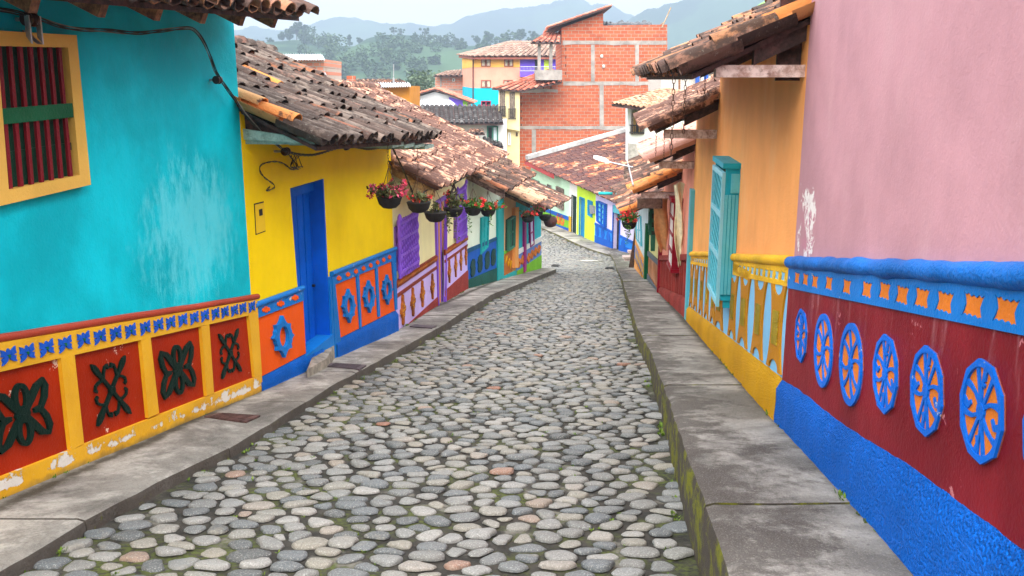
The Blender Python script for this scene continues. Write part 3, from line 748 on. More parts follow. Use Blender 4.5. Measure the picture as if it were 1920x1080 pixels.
fl0 = MB(); fl0.prism([WB.pt(.10, e0[1] - .05, e0[0] - .1), WB.pt(.10, rB0[1] - .1, rB0[0]), WB.pt(.10, rB0[1] - .8, rB0[0]), WB.pt(.10, b_[1] - .04, b_[0])], [WB.pt(.12, e0[1] - .05, e0[0] - .1), WB.pt(.12, rB0[1] - .1, rB0[0]), WB.pt(.12, rB0[1] - .8, rB0[0]), WB.pt(.12, b_[1] - .04, b_[0])]); fl0.build('gap_shade_filler', WOODD, tB)  # dark filler added to stand for the shaded gap under the near verge
bd.prism([q2, p, p - V((0, 0, .045)), q2 - V((0, 0, .10))], [v + WB.u * .03 for v in (q2, p, p - V((0, 0, .045)), q2 - V((0, 0, .10)))])
for k in range(9):
    u = .085 + (WB.L - .12) * k / 9; u2 = u + (WB.L - .2) / 9 - .012
    zb_ = b_[1] + (min(e1[1] - .10, b_[1]) - b_[1]) * k / 8; WB.ubox(bd, u, u2, zb_ - .047 + rnd(-.006, .006), zb_ - .006, .0, b_[0] - .03)
bd.build('eave_board', WOODG, tB)
# dado
mbp, mbb, mbr, mbo = MB(), MB(), MB(), MB()
capL = ln(WB, (475, 573), (562, 541)); bandL = ln(WB, (475, 597), (562, 564)); botL = ln(WB, (483, 708), (571, 662))
capR = ln(WB, (616, 515), (735, 468)); bandR = ln(WB, (624, 533), (733, 489)); botR = ln(WB, (634, 634), (738, 582))
ul = doorB[0][0]; uL1 = WB.px(562, 541)[0]; ur0 = WB.px(618, 520)[0]; ur1 = WB.L
ulA = lambda z: WB.px(475, 573)[0]
u_a = 0.0
fzB = lambda u: feetz(WB, u) - .2
dB = MB(); WB.band(dB, botL, bandL, u_a, uL1 + .04, 0, .016); dado = None
ub_pl = [[WB.px(*q) for q in p] for p in (((624, 533), (664, 518), (671, 616), (634, 633)), ((669, 515), (700, 502), (705, 594), (674, 612)), ((704, 500), (731, 489), (738, 581), (709, 593)))]
WB.band(dB, botR, bandR, ub_pl[0][0][0] - .05, ur1, 0, .016)
dado = dB.build('dado', VERM, tB)
fm = MB()
WB.band(fm, bandL, capL, u_a, uL1 + .02, 0, .034); WB.band(fm, bandR, capR, ur0, ur1 + .02, 0, .034)
a = ub_pl[0]
jam = [(ur0 - .01, capR(ur0)), a[0], a[3], WB.px(628, 655)]
jam = [(ur0, fzB(ur0)), (ur0, bandR(ur0)), (a[0][0], a[0][1]), (a[3][0], a[3][1] - .02), (a[3][0] + .03, fzB(a[3][0]))]
WB.slab(fm, jam, 0, .033)
for p, q in ((ub_pl[0], ub_pl[1]), (ub_pl[1], ub_pl[2])): WB.slab(fm, [p[2], p[1], q[0], q[3]], 0, .033)
WB.slab(fm, [ub_pl[2][2], ub_pl[2][1], (ur1 + .02, bandR(ur1)), (ur1 + .02, botR(ur1))], 0, .033)
fm.build('dado_frame', BLUE, dado)
rb = MB()
def rough_strip(rb, W, f0, f1, ua, ub, d):
    n = max(8, int((ub - ua) / .035)); rows = 9; vs = []
    for i in range(n + 1):
        u = ua + (ub - ua) * i / n
        for j in range(rows + 1):
            z = f0(u) + (f1(u) - f0(u)) * j / rows
            dd = d + noise.noise(V((u * 9, z * 9, 1))) * .006 + noise.noise(V((u * 22, z * 22, 3))) * .002
            if j == rows: dd = .0; z += noise.noise(V((u * 6, 0, 2))) * .012
            vs.append(W.pt(u, z, dd))
    rb.add(vs, [(i * (rows + 1) + j, i * (rows + 1) + j + 1, (i + 1) * (rows + 1) + j + 1, (i + 1) * (rows + 1) + j) for i in range(n) for j in range(rows)])
rough_strip(rb, WB, fzB, botL, u_a, doorB[3][0] - .35, .05); rough_strip(rb, WB, fzB, shift(botR, .0), ur0 + .03, ur1, .05)
rb.build('plinth', ROUGHB, dado, 60)
cp = MB()
for f, a_, b_ in ((capL, u_a, uL1 + .02), (capR, ur0, ur1 + .02)): WB.rod(cp, [(a_ + (b_ - a_) * i / 16, f(a_ + (b_ - a_) * i / 16) + .005, .026) for i in range(17)], .030, 12)
cp.build('cordon', BLUE, dado, 40)
for x, y in [(492, 580), (519.5, 569), (547, 558), (630, 521.5), (647, 514.5), (662, 508.5), (676.5, 503), (690, 497.5), (703, 492), (714.5, 487), (725.5, 482)]:
    fz_ = MB(); L = Loc(WB, WB.px(x, y), .085 if x < 600 else .072, .036, -.18)
    L.poly(fz_, [(-1, -.1), (-.8, .55), (-.45, .25), (-.25, .9), (0, .4), (.25, .9), (.45, .25), (.8, .55), (1, -.1), (.8, -.6), (.45, -.4), (.2, -.9), (0, -.5), (-.2, -.9), (-.45, -.4), (-.8, -.6)], .034, .042)
    fz_.build('relief_ornament', VERM, dado)
def gear_ring(W, cx, cy, hw, hh, parent):
    L = ornament_at(W, cx, cy, hw, hh, 0); L.k = -.2
    n = 32; out = []
    for i in range(n):
        w = 2 * math.pi * i / n; r = 1.0
        c, s = math.cos(w), math.sin(w)
        rx, ry = .78, .72
        if i % 4 == 0: rx, ry = .98, .84
        if i % 4 == 2: rx, ry = .80, .70
        if i in (8, 24): ry = 1.0
        if i in (7, 9, 23, 25): ry = .80
        out.append((rx * c, ry * s))
    mb = MB(); L.annulus(mb, out, [(x, y) for x, y in ell(.44, .50, n)], .016, .055)
    return mb.build('ring_ornament', BLUE, parent)
for g_ in [(524, 631, 20, 41), (648.5, 573.5, 12.5, 33), (687, 556, 11, 31.5), (721.5, 543, 9.5, 29)]: gear_ring(WB, *g_, dado)
# door
dr = MB(); z_t = max(doorB[1][1], doorB[2][1]); ua, ub = min(doorB[0][0], doorB[1][0]) - .05, max(doorB[2][0], doorB[3][0]) + .12; zb = feetz(WB, ub) - .1
WB.ubox(dr, ua, ub, zb, z_t + .05, -.19, -.17)
o = dr.build('door', paint('door_joint_blue', (.001, .012, .09), .5, .1, .1), tB)
pl = MB(); npl = 6
for k in range(npl):
    x0 = ua + (ub - ua) * k / npl; WB.ubox(pl, x0 + .011, x0 + (ub - ua) / npl - .011, zb, z_t - .08, -.17, -.150 - .003 * (k % 2))
pl.build('plank', DOORB, o)
df = MB()
fl_ = [WB.px(544, 353), WB.px(606, 335), WB.px(613, 512)]
WB.slab(df, [fl_[0], fl_[1], (fl_[1][0], fl_[1][1] - .13), (fl_[0][0], fl_[0][1] - .13)], -.155, -.10)
WB.slab(df, [(doorB[2][0], doorB[2][1]), (doorB[3][0], doorB[3][1]), (doorB[3][0] - .035, doorB[3][1]), (doorB[2][0] - .035, doorB[2][1])], -.16, .006)
df.build('door_frame', DOORB, o)
kn = MB(); WB.rod(kn, [(ub - .22, (z_t + zb) / 2 - .05, -.16), (ub - .22, (z_t + zb) / 2 - .05, -.12)], .016); kn.build('handle', IRON, o)
# blue reveal of the dado beside the door and the threshold
rv = MB(); u = doorB[3][0]
WB.slab(rv, [(u - .02, feetz(WB, u) - .2), (u - .012, capR(ur0) - .02), (u + .03, capR(ur0) - .02), (u + .06, feetz(WB, u) - .2)], -.16, .030)
rv.build('door_reveal', BLUE, o)
th = MB(); ug, uh = doorB[0][0] - .05, doorB[3][0] + .02
WB.slab(th, [(ug, feetz(WB, ug) - .3), (ug, WB.px(572, 664)[1]), (uh, WB.px(612, 632)[1]), (uh, feetz(WB, uh) - .3)], -.17, .035)
th.build('threshold', BLUE, o)
st = MB(); q = [WB.pt(*WB.px(x, y, d), d) for x, y, d in ((586, 668, .03), (627, 647, .03), (612, 673, .17), (575, 695, .19))]; zt0 = q[3].z
q[2].z = q[2].z + .005; s0 = WB.px(584, 669, .03)[0]
st.prism(q, [p - V((0, 0, .25)) + WB.n * (.0 if i < 2 else .015) for i, p in enumerate(q)])
tag(st.build('doorstep', flat('worn_step', (.27, .24, .20), .9, 0, .3, 9, .01), None, None, WB.pt(s0, zt0 - .1)), 'worn concrete step below the tall blue door', 'doorstep')
# meter cover
mtu = [WB.px(*p) for p in ((477, 384), (493, 380), (496, 432), (480, 438))]
mb = MB(); WB.slab(mb, mtu, 0, .012); tmt = mb.build('meter_cover', paint('meter_yellow', (.84, .55, .02), .5, .05, .05), tB)
mb = MB(); WB.slab(mb, [WB.px(*p) for p in ((483, 393), (489, 391), (490, 403), (484, 405))], .012, .016); mb.build('meter_window', DARK, tmt)
mb = MB(); WB.slab(mb, [(a[0] * 1.0 + du, a[1] + dz) for a, du, dz in zip(mtu, (-.012, .012, .012, -.012), (.012, .012, -.012, -.012))], 0, .004); mb.build('meter_surround', DARK, tmt)
# ---- cream house
e0, e1 = WC.perp(820, 351, 0), WC.perp(944, 288, WC.L); rC1 = WC.perp(706, 166, WC.L); rC0 = (rC1[0], e0[1] + .52 * (e0[0] - rC1[0]))
doorC = doorway(WC, (820, 560), (815, 385), (835, 371), (832, 545))
tC = house(WC, 0, WC.L, e0, e1, rC0, rC1, 'cream house with purple grilles and striped door under a salmon and brown tile roof', 'house', CREAM, [T_CREAM], doors=[doorC], sp=.23, jit=.8, rafters=8)
verge_board(WC, tC, .02, (e0[0] - .04, e0[1] - .04), (rC0[0], rC0[1] - .04), .11, wood('verge_yellow_board', (.52, .36, .16), (.22, .12, .06)))
capC = ln(WC, (740, 526), (876, 441)); b1C = ln(WC, (741, 540), (876, 449)); l0C = ln(WC, (742, 551), (876, 457)); l1C = ln(WC, (742, 558), (876, 461))
basC = ln(WC, (758, 611), (876, 505)); fzC = lambda u: feetz(WC, u) - .2
uds, ude = doorC[0][0] - .06, doorC[3][0] + .06
for (a_, b_) in ((0, uds), (ude, WC.L)): pass
dm = MB()
for (a_, b_) in ((0, uds), (ude, WC.L)): WC.band(dm, fzC, b1C, a_, b_, 0, .014)
dadoC = dm.build('dado', LILAC, tC)
dm = MB()
for (a_, b_) in ((0, uds), (ude, WC.L)):
    WC.band(dm, b1C, capC, a_, b_, 0, .035); WC.band(dm, l1C, l0C, a_, b_, .014, .03)
dm.build('rail', DKRED, dadoC)
dm = MB()
for (a_, b_) in ((0, uds), (ude, WC.L)):
    nn = int((b_ - a_ - .06) / .0525); hi, lo = [], []
    for i in range(nn + 1):
        u = a_ + .03 + i * .0525; zc = (b1C(u) + capC(u)) / 2; w_ = .035 if i % 2 else .006; hi.append((u, zc + w_)); lo.append((u, zc - w_))
    WC.slab(dm, lo + hi[::-1], .035, .045); dm.build('frieze', ORN, dadoC); dm = MB()
dm = MB(); ua_ = WC.px(760, 609)[0]; WC.slab(dm, [(ua_, feetz(WC, ua_) + .12), (uds, basC(uds) + .0), (uds, fzC(uds)), (ua_, fzC(ua_))], .014, .03)
WC.slab(dm, [(ude, WC.px(832, 546)[1]), (WC.L, WC.px(876, 506)[1]), (WC.L, fzC(WC.L)), (ude, fzC(ude))], .014, .03)
dm.build('plinth', CORAL, dadoC)
for x, y, hh in [(752, 581, 30), (771, 566, 28), (789, 551, 26), (808, 537, 25), (840, 509, 22), (852, 498, 22), (862, 488, 20), (871.5, 479, 19)]:
    L = ornament_at(WC, x, y, 7 if x < 812 else 4.5, hh, 0); L.k = 0; mb = MB()
    L.su = .17
    L.poly(mb, [(0, 1), (.28, .85), (.25, .55), (.5, .42), (.55, .2), (1, .12), (.95, -.15), (.55, -.2), (.5, -.42), (.25, -.55), (.28, -.85), (0, -1), (-.28, -.85), (-.25, -.55), (-.5, -.42), (-.55, -.2), (-1, -.12), (-.95, .15), (-.55, .2), (-.5, .42), (-.25, .55), (-.28, .85)], .014, .045)
    for (a, b) in ((0, .35), (0, 0), (0, -.35), (.45, 0), (-.45, 0), (.25, .2), (-.25, -.2)): L.poly(mb, ell(.09, .05, 6, a, b), .045, .052, 1)
    mb.build('cross_ornament', [ORN, DADOY], dadoC)
def grille(W, parent, TL, TR, BR, BL, d, mat, nb, name='window', acc=None):
    q = [W.px(*p, d * .7) for p in (TL, TR, BR, BL)]
    root = MB(); W.slab(root, [(q[0][0], q[0][1] - .1), (q[1][0], q[1][1] - .1), (q[2][0], q[2][1] + .1), (q[3][0], q[3][1] + .1)], .0, .02); r = root.build(name, acc or mat, parent)
    fr_ = MB()
    for a, b in ((0, 3), (1, 2)):
        pts = [lerp(q[a], q[b], k / 24) for k in range(25)]
        W.rod(fr_, [(p[0], p[1], d * .8) for p in pts], None or [.026 * (1 + .3 * math.sin(k * 1.3)) for k in range(25)], 8)
        W.rod(fr_, [(q[a][0], q[a][1], d), (q[a][0], q[a][1] + .05, d), (q[a][0], q[a][1] + .09, d)], [.036, .03, .01], 8)
    for t in (.07, .34, .62, .90):
        a, b = lerp(q[0], q[3], t), lerp(q[1], q[2], t); W.slab(fr_, [(a[0], a[1] - .02), (b[0], b[1] - .02), (b[0], b[1] + .02), (a[0], a[1] + .02)], d * .55, d * 1.02)
    fr_.build('grille_frame', mat, r, 50)
    for k in range(nb):
        t = (k + .8) / (nb + .6); a, b = lerp(q[0], q[1], t), lerp(q[3], q[2], t); m_ = MB(); n = 42
        W.rod(m_, [(a[0] + (b[0] - a[0]) * i / n, a[1] + (b[1] - a[1]) * i / n, d * .85) for i in range(n + 1)], [.021 + .009 * math.sin(i * 1.15 + k) for i in range(n + 1)], 6)
        m_.build('baluster', mat, r, 60)
    return r
ACC = paint('grille_backing', (.22, .10, .38), .6, .1, .05)
grille(WC, tC, (746, 413), (780, 395), (783, 500), (749, 522), .09, PURPLE, 9, acc=ACC); grille(WC, tC, (856, 358), (872, 344), (874, 445), (856, 456), .09, PURPLE, 8, acc=ACC)
def plank_door(W, parent, dw, mat, fmat, planks=None, np_=6, rec=.12, acc=None, fw=.07):
    zb_ = min(feetz(W, dw[0][0]), feetz(W, dw[3][0])) - .1; ua, ub = min(dw[0][0], dw[1][0]), max(dw[2][0], dw[3][0]); zt = max(dw[1][1], dw[2][1])
    m = MB(); W.ubox(m, ua - .05, ub + .05, zb_, zt + .03, -rec - .02, -rec); o = m.build('door', mat, parent)
    m = MB()
    for k in range(np_): W.ubox(m, ua + (ub - ua) * (k + .12) / np_, ua + (ub - ua) * (k + .88) / np_, zb_, zt, -rec, -rec + .015, k % 2 if acc else 0)
    m.build('plank', [mat, acc or mat], o)
    m = MB(); z0, z1 = dw[1][1], dw[2][1]
    W.slab(m, [(dw[0][0] - fw, zb_), (dw[1][0] - fw, z0 + fw), (dw[1][0], z0), (dw[0][0], zb_)], -.02, .04); W.slab(m, [(dw[3][0] + fw, zb_), (dw[2][0] + fw, z1 + fw), (dw[2][0], z1), (dw[3][0], zb_)], -.02, .04)
    W.slab(m, [(dw[1][0] - fw, z0 + fw), (dw[2][0] + fw, z1 + fw), (dw[2][0], z1), (dw[1][0], z0)], -.02, .0425)
    m.build('door_frame', fmat, o); return o
plank_door(WC, tC, doorC, PURPLE, PURPLE, acc=paint('stripe_orange', (.62, .27, .10), .5, .08, .05), rec=.06)
def pane_window(W, parent, quad, mat, fmat, bars=(2, 4), d=.05, name='window', bar=.02, glass=None):
    q = [W.px(*p) for p in quad]; m = MB(); W.slab(m, q, .001, d * .4); r = m.build(name, glass or mat, parent)
    m = MB(); f = .05
    T = [q[0], q[1], q[2], q[3]]; cx = sum(p[0] for p in q) / 4; cz = sum(p[1] for p in q) / 4
    I = [(cx + (p[0] - cx) * (1 - .16), cz + (p[1] - cz) * (1 - .09)) for p in q]
    for i in range(4): j = (i + 1) % 4; W.slab(m, [T[i], T[j], I[j], I[i]], .0, d + .002 * i)
    for k in range(1, bars[0]): a, b = lerp(I[0], I[1], k / bars[0]), lerp(I[3], I[2], k / bars[0]); W.slab(m, [(a[0] - bar, a[1]), (a[0] + bar, a[1]), (b[0] + bar, b[1]), (b[0] - bar, b[1])], .0, d * .8)
    for k in range(1, bars[1]): a, b = lerp(I[0], I[3], k / bars[1]), lerp(I[1], I[2], k / bars[1]); W.slab(m, [(a[0], a[1] - bar), (b[0], b[1] - bar), (b[0], b[1] + bar), (a[0], a[1] + bar)], .0, d * .7)
    m.build('window_frame', fmat, r); return r
# ---- mint white house
e0, e1 = WD.perp(945, 358, 0), WD.perp(999, 327, WD.L); rD0 = (-1.6, e0[1] + .48 * (e0[0] + 1.6)); rD1 = (-1.6, e1[1] + .48 * (e1[0] + 1.6))
tD = house(WD, 0, WD.L, e0, e1, rD0, rD1, 'pale mint house with dark ovals on its blue dado and a teal shutter', 'house', MINTW, [T_MIX], jit=1.4, rafters=4)
verge_board(WD, tD, .02, (e0[0], e0[1] - .04), (rD0[0], rD0[1] - .04), .14, WOODB)
capD = ln(WD, (877, 466), (930, 444)); b1D = ln(WD, (877, 474), (930, 450)); baD = ln(WD, (877, 524), (930, 502)); fzD = lambda u: feetz(WD, u) - .2; uP = WD.px(930, 480)[0]
m = MB(); WD.band(m, baD, b1D, 0, uP, 0, .014); dadoD = m.build('dado', DEEPB, tD)
m = MB(); WD.band(m, b1D, capD, 0, uP, 0, .03); m.build('rail', paint('navy_rail', (.01, .10, .22), .5, .2, .1), dadoD)
m = MB(); WD.band(m, fzD, baD, 0, uP, 0, .03); m.build('plinth', paint('bottle_green_paint', (.01, .09, .075), .5, .15, .1), dadoD)
for x, y, hh in [(885, 502.5, 17), (898.5, 494, 17), (912, 488, 17), (923.5, 482, 16)]:
    L = ornament_at(WD, x, y, 4.6, hh, 0); m = MB(); L.poly(m, [(.0, 1), (.6, .9), (.9, .55), (.8, .1), (1, -.2), (.75, -.75), (.2, -1), (-.5, -.9), (-.95, -.5), (-.8, 0), (-1, .35), (-.6, .85)], .014, .035); m.build('oval_ornament', paint('oval_green', (.012, .06, .06), .5, .2, .05) if x < 886 else bpy.data.materials['oval_green'], dadoD)
pane_window(WD, tD, ((900, 408), (914.6, 403), (912.5, 463), (899, 477)), TEALG, TEALG, (2, 3))
m = MB(); q = [WD.px(*p) for p in ((930, 381), (941, 372), (941, 520), (930, 526))]; WD.slab(m, q, 0, .06); m.build('door_post', TEALG, tD)
# ---- little orange house
e0, e1 = (.85, WE.perp(996, 381, 0)[1]), (.85, WE.perp(1018, 372, WE.L)[1])
rE0, rE1 = (-1.4, e0[1] + .45 * 2.25), (-1.4, e1[1] + .45 * 2.25)
tE = house(WE, 0, WE.L, e0, e1, rE0, rE1, 'narrow peach house with green window between two teal fronts', 'house', PEACH, [T_LIGHT], jit=.8, rafters=3)
capE = ln(WE, (940, 474), (959, 462.6)); b1E = ln(WE, (940, 479), (959, 467)); baE = ln(WE, (940, 519), (967, 506)); fzE = lambda u: feetz(WE, u) - .2; uE = WE.px(960, 470)[0]
m = MB(); WE.band(m, baE, b1E, 0, uE, 0, .014); dadoE = m.build('dado', RUST, tE)
m = MB(); WE.band(m, b1E, capE, 0, uE, 0, .04); m.build('rail', LIMEG, dadoE)
m = MB(); WE.band(m, fzE, baE, 0, WE.L, 0, .03); m.build('plinth', TEALG, dadoE)
m = MB(); L = ornament_at(WE, 949.5, 489, 8, 8, 0); L.k = .4 * -1
L.stroke(m, [(-1, -1), (-.75, 1), (-.42, -1), (-.1, 1), (.2, -1), (.5, 1), (.75, -1), (1, 1)], [.2] * 8, .014, .04); m.build('zigzag_ornament', DADOY, dadoE)
pane_window(WE, tE, ((948, 412), (960, 404), (959, 462), (947, 470)), FRAMEG, FRAMEG, (2, 2), .12, glass=DARK)
m = MB(); WE.slab(m, [WE.px(*p) for p in ((960, 390), (967, 388), (966, 502), (959.5, 502))], 0, .10); m.build('corner_pilaster', ORTRIM, tE)
# ---- teal end house
e0, e1 = (.9, WF.perp(1022, 391, 0)[1]), (.9, WF.perp(1056, 372, WF.L)[1]); rF0, rF1 = (-1.2, e0[1] + .45 * 2.1), (-1.2, e1[1] + .45 * 2.1)
tF = house(WF, 0, WF.L, e0, e1, rF0, rF1, 'teal house at the end of the row with lime foot and orange diamonds', 'house', TURQ, [T_MIX], jit=1.3, rafters=4)
fzF = lambda u: feetz(WF, u) - .2
capF = ln(WF, (967, 470), (1012, 444)); b1F = ln(WF, (967, 479), (1013, 452)); baF = ln(WF, (967, 509), (1014, 478))
m = MB(); WF.band(m, baF, b1F, 0, WF.L, 0, .014); dadoF = m.build('dado', paint('cornflower_paint', (.12, .24, .62), .5, .08, .05), tF)
m = MB(); WF.band(m, b1F, capF, 0, WF.L, 0, .04); m.build('rail', WHITE, dadoF)
m = MB(); WF.band(m, fzF, baF, 0, WF.L, 0, .03); m.build('plinth', LIMEG, dadoF)
for x, y, hh in [(971.5, 493, 9), (978, 487, 9), (990, 483, 9), (996, 477, 9), (1002.5, 472, 8.5), (1009, 467, 8)]:
    L = ornament_at(WF, x, y, 3.2, hh, 0); m = MB(); L.annulus(m, [(0, 1), (.8, .4), (1, 0), (.8, -.3), (0, -1), (-.8, -.4), (-1, 0), (-.8, .3)], [(0, .4), (.3, .2), (.35, 0), (.3, -.15), (0, -.4), (-.3, -.2), (-.35, 0), (-.3, .15)], .014, .045); m.build('diamond_ornament', STARO, dadoF)
m = MB(); WF.slab(m, [WF.px(*p) for p in ((979.5, 414), (983, 412), (983.5, 508), (979.5, 511))], 0, .07); m.build('door_post', MAGENTA, tF)
pane_window(WF, tF, ((990.5, 414), (998, 409), (999, 458), (991.5, 464)), MAGENTA, MAGENTA, (1, 2), .06, glass=PALELIL)
# ------------------------------------------------------------------ houses of the right side
def nearm(t, p, r0, r1, sc=(1, 1, 1)):
    n = N(t, 'ShaderNodeVectorMath', operation='SUBTRACT'); t.links.new(pos(t).outputs['Position'], n.inputs[0]); n.inputs[1].default_value = p
    m = N(t, 'ShaderNodeVectorMath', operation='MULTIPLY'); t.links.new(n.outputs[0], m.inputs[0]); m.inputs[1].default_value = sc
    l = N(t, 'ShaderNodeVectorMath', operation='LENGTH'); t.links.new(m.outputs[0], l.inputs[0])
    return ramp(t, l.outputs['Value'], r1, r0)
def patch(mat, p, r0, r1, col, lo, hi, sc=(1, 1, 1), nscale=6, stretch=None, amt=1.0):    # worn patch with its own ragged shape
    t = mat.node_tree; b = t.nodes['Principled BSDF']; src = b.inputs['Base Color'].links[0].from_socket
    k = math_(t, 'ADD', noise_(t, nscale, 8, .7, stretch=stretch), math_(t, 'MULTIPLY', nearm(t, p, r0, r1, sc), .4))
    o = mixc(t, math_(t, 'MULTIPLY', ramp(t, k, lo, hi), amt), src, col); t.links.new(o, b.inputs['Base Color'])
WP, WO, WS = Wall(P00, P1, 'R'), Wall(P1, Q1, 'R'), Wall(Q1, R1_, 'R')
SY = plan_on(R1_, S1, 1216)
WY, WG, WZ = Wall(R1_, SY, 'R'), Wall(SY, S1, 'R'), Wall(S1, V((T0.x + .25, T0.y, 0)), 'R')
WT = Wall(T0, T1, 'R')
print('right', S1, SY, T0)
fzw = lambda W, h=.2: (lambda u: feetz(W, u) - h)
# ---- pink house
e0, e1 = (.55, 2.5), (.55, 2.5); r0, r1 = (-2.2, 3.8), (-2.2, 3.8)
tP = house(WP, 0, WP.L, e0, e1, r0, r1, 'pink house with blue wheel medallions on a dark red dado', 'house', PINK, [T_MIX], base_h=.35, rafters=8)
c = WP.pt(WP.L - .3, *[WP.px(1530, 440)[1]]); patch(PINK, tuple(c), .15, .75, (.80, .74, .72), .88, .895, sc=(1, 1, 1.3), nscale=6)
patch(PINK, tuple(c), .15, .55, (.50, .22, .28), .92, .94, sc=(1, 1, 1.5), nscale=12)
fzP = fzw(WP)
bandP = ln(WP, (1484, 540), (1920, 626)); rollP = ln(WP, (1484, 493), (1920, 521)); basP = ln(WP, (1472, 702), (1920, 990)); basP2 = lambda u: basP(u) + .010 * math.sin(u * 3)
m = MB(); WP.band(m, shift(basP, -.05), shift(rollP, .02), 0, WP.L + .02, 0, .02); dP = m.build('dado', MAROON, tP)
m = MB(); rough_strip(m, WP, fzP, basP2, WP.px(1900, 1000)[0] - 1.5, WP.L + .02, .055); m.build('plinth', ROUGHB, dP, 60)
m = MB(); n = 90; WP.rod(m, [(WP.L * i / n + .015, rollP(WP.L * i / n) + noise.noise(V((i * .3, 0, 4))) * .008 + .002, .020) for i in range(n + 1)], [.040 + .008 * noise.noise(V((i * .25, 7, 1))) + .004 * noise.noise(V((i * .8, 3, 1))) for i in range(n + 1)], 14); m.build('cornice', BLUEC, dP, 50)
# band with star shaped holes
stars = [(1490, 521), (1505.5, 524), (1523, 528), (1549, 531), (1582, 537.5), (1619, 543), (1652, 545.5), (1684.5, 553), (1721, 558.5), (1763, 566.5), (1816, 573), (1877, 582.5), (1948, 592), (2030, 606)]
sc_ = [WP.px(*p, .04) for p in stars]; m = MB(); topB = lambda u: rollP(u) - .012
def star_pts(c, hw, hh, k):
    P_ = [(1, .95), (.72, .70), (.5, .86), (.25, .62), (0, .80), (-.25, .62), (-.5, .86), (-.72, .70), (-1, .95), (-.74, .35), (-.62, 0), (-.74, -.35), (-1, -.95), (-.72, -.68), (-.5, -.84), (-.25, -.62), (0, -.80), (.25, -.62), (.5, -.84), (.72, -.68), (1, -.95), (.74, -.35), (.62, 0), (.74, .35)]
    P_ = [(1, .95), (.72, .70), (.5, .86), (.25, .62), (0, .80), (-.25, .62), (-.5, .86), (-.72, .70), (-1, .95), (-.80, .4), (-.70, 0), (-.80, -.4), (-1, -.95), (-.72, -.68), (-.5, -.84), (-.25, -.62), (0, -.80), (.25, -.62), (.5, -.84), (.72, -.68), (1, -.95), (.80, -.4), (.70, 0), (.80, .4)]
    return [(c[0] + a * hw, c[1] + b * hh + k * a * hw) for a, b in P_]
kP = (bandP(2) - bandP(1)) * .7
for i, c in enumerate(sc_):
    uR = (c[0] + sc_[i - 1][0]) / 2 if i else WP.L + .02
    uL = (c[0] + sc_[i + 1][0]) / 2 if i + 1 < len(sc_) else c[0] - .15
    hw = min(.085, (uR - uL) * .46)
    cell_with_hole(WP, m, [(uL, topB(uL)), (uR, topB(uR)), (uR, bandP(uR)), (uL, bandP(uL))], star_pts(c, hw, .046, kP), .021, .0275)
ul_ = sc_[-1][0] - .15; WP.band(m, bandP, topB, 0, ul_, .021, .0275)
fzb = m.build('frieze', BLUE, dP)
m = MB(); WP.band(m, shift(bandP, .012), shift(topB, -.012), sc_[-1][0] - .1, sc_[0][0] + .09, .0203, .0232)
m.build('star_infill', STARO, fzb)
def wheel(c, R, style, first=False):
    L = Loc(WP, c, R, R, 0); m = MB(); n = 40; a, b = .028, .034
    if style == 'round': out = ell(1, 1, n)
    else:
        k = 8 if style == 'oct' else 10; cor = [(math.cos(2 * math.pi * (i + .5) / k + math.pi / 2), math.sin(2 * math.pi * (i + .5) / k + math.pi / 2)) for i in range(k)]
        out = []
        for i in range(k):
            p, q = cor[i], cor[(i + 1) % k]
            for j in range(n // k): out.append(lerp(p, q, j / (n // k)))
    ph = rnd(0, 99); out = [(x * (1 + .018 * noise.noise(V((x * 2.5 + ph, y * 2.5, 0)))), y * (1 + .018 * noise.noise(V((x * 2.5, y * 2.5 + ph, 4))))) for x, y in out]; rot = math.radians(rnd(-5, 5))
    inn = [(x * .84 / max(.001, math.hypot(x, y)), y * .84 / max(.001, math.hypot(x, y))) for x, y in out]
    m2 = MB(); L.poly(m2, out, .019, .0245)
    L.annulus(m, out, inn, .02, b)
    for w in (90, 270, 60, 120, 240, 300, 20, 160, 200, 340):
        if style == 'round' and w in (90, 270): continue
        r = math.radians(w + rnd(-4, 4)) + rot; bend = 0.10 * (1 if w % 180 < 90 else -1)
        if w in (60, 120, 240, 300) and style != 'round': continue
        pts = [(t * .86 * math.cos(r) - math.sin(r) * bend * math.sin(t * math.pi), t * .86 * math.sin(r) + math.cos(r) * bend * math.sin(t * math.pi)) for t in (0, .25, .5, .75, 1)]
        L.stroke(m, pts, [k_ * rnd(.85, 1.25) for k_ in (.10, .085, .08, .09, .14)], .021, b - .002 - .0002 * (w % 7))
    if style != 'round':
        for w in (66, 114, 246, 294):
            r = math.radians(w + rnd(-3, 3)) + rot; L.stroke(m, [(t * .86 * math.cos(r), t * .86 * math.sin(r)) for t in (0, .5, 1)], [.10, .08, .12], .021, b - .003)
        for s in (1, -1):
            L.stroke(m, [(0, s * .86), (0, s * .62), (.07, s * .54), (-.05, s * .50)], [.16, .12, .10, .07], .021, b - .0035)
            L.stroke(m, [(s * .86, -.02), (s * .62, -.10), (s * .50, .02)], [.16, .13, .09], .021, b - .004)
    L.poly(m, ell(.17, .17, 12), .021, b - .001)
    o = m.build('medallion', MEDB, dP); m2.build('medallion_ground', STARO, o)
for (x, y, st, R) in [(1498, 629, 'oct', .165), (1539, 657, 'round', .200), (1590, 683, 'round', .198), (1654, 701, 'dec', .168), (1730, 733, 'dec', .167), (1832, 771, 'dec', .165), (1964, 829, 'dec', .165)]: wheel(WP.px(x, y, .04), R, st)
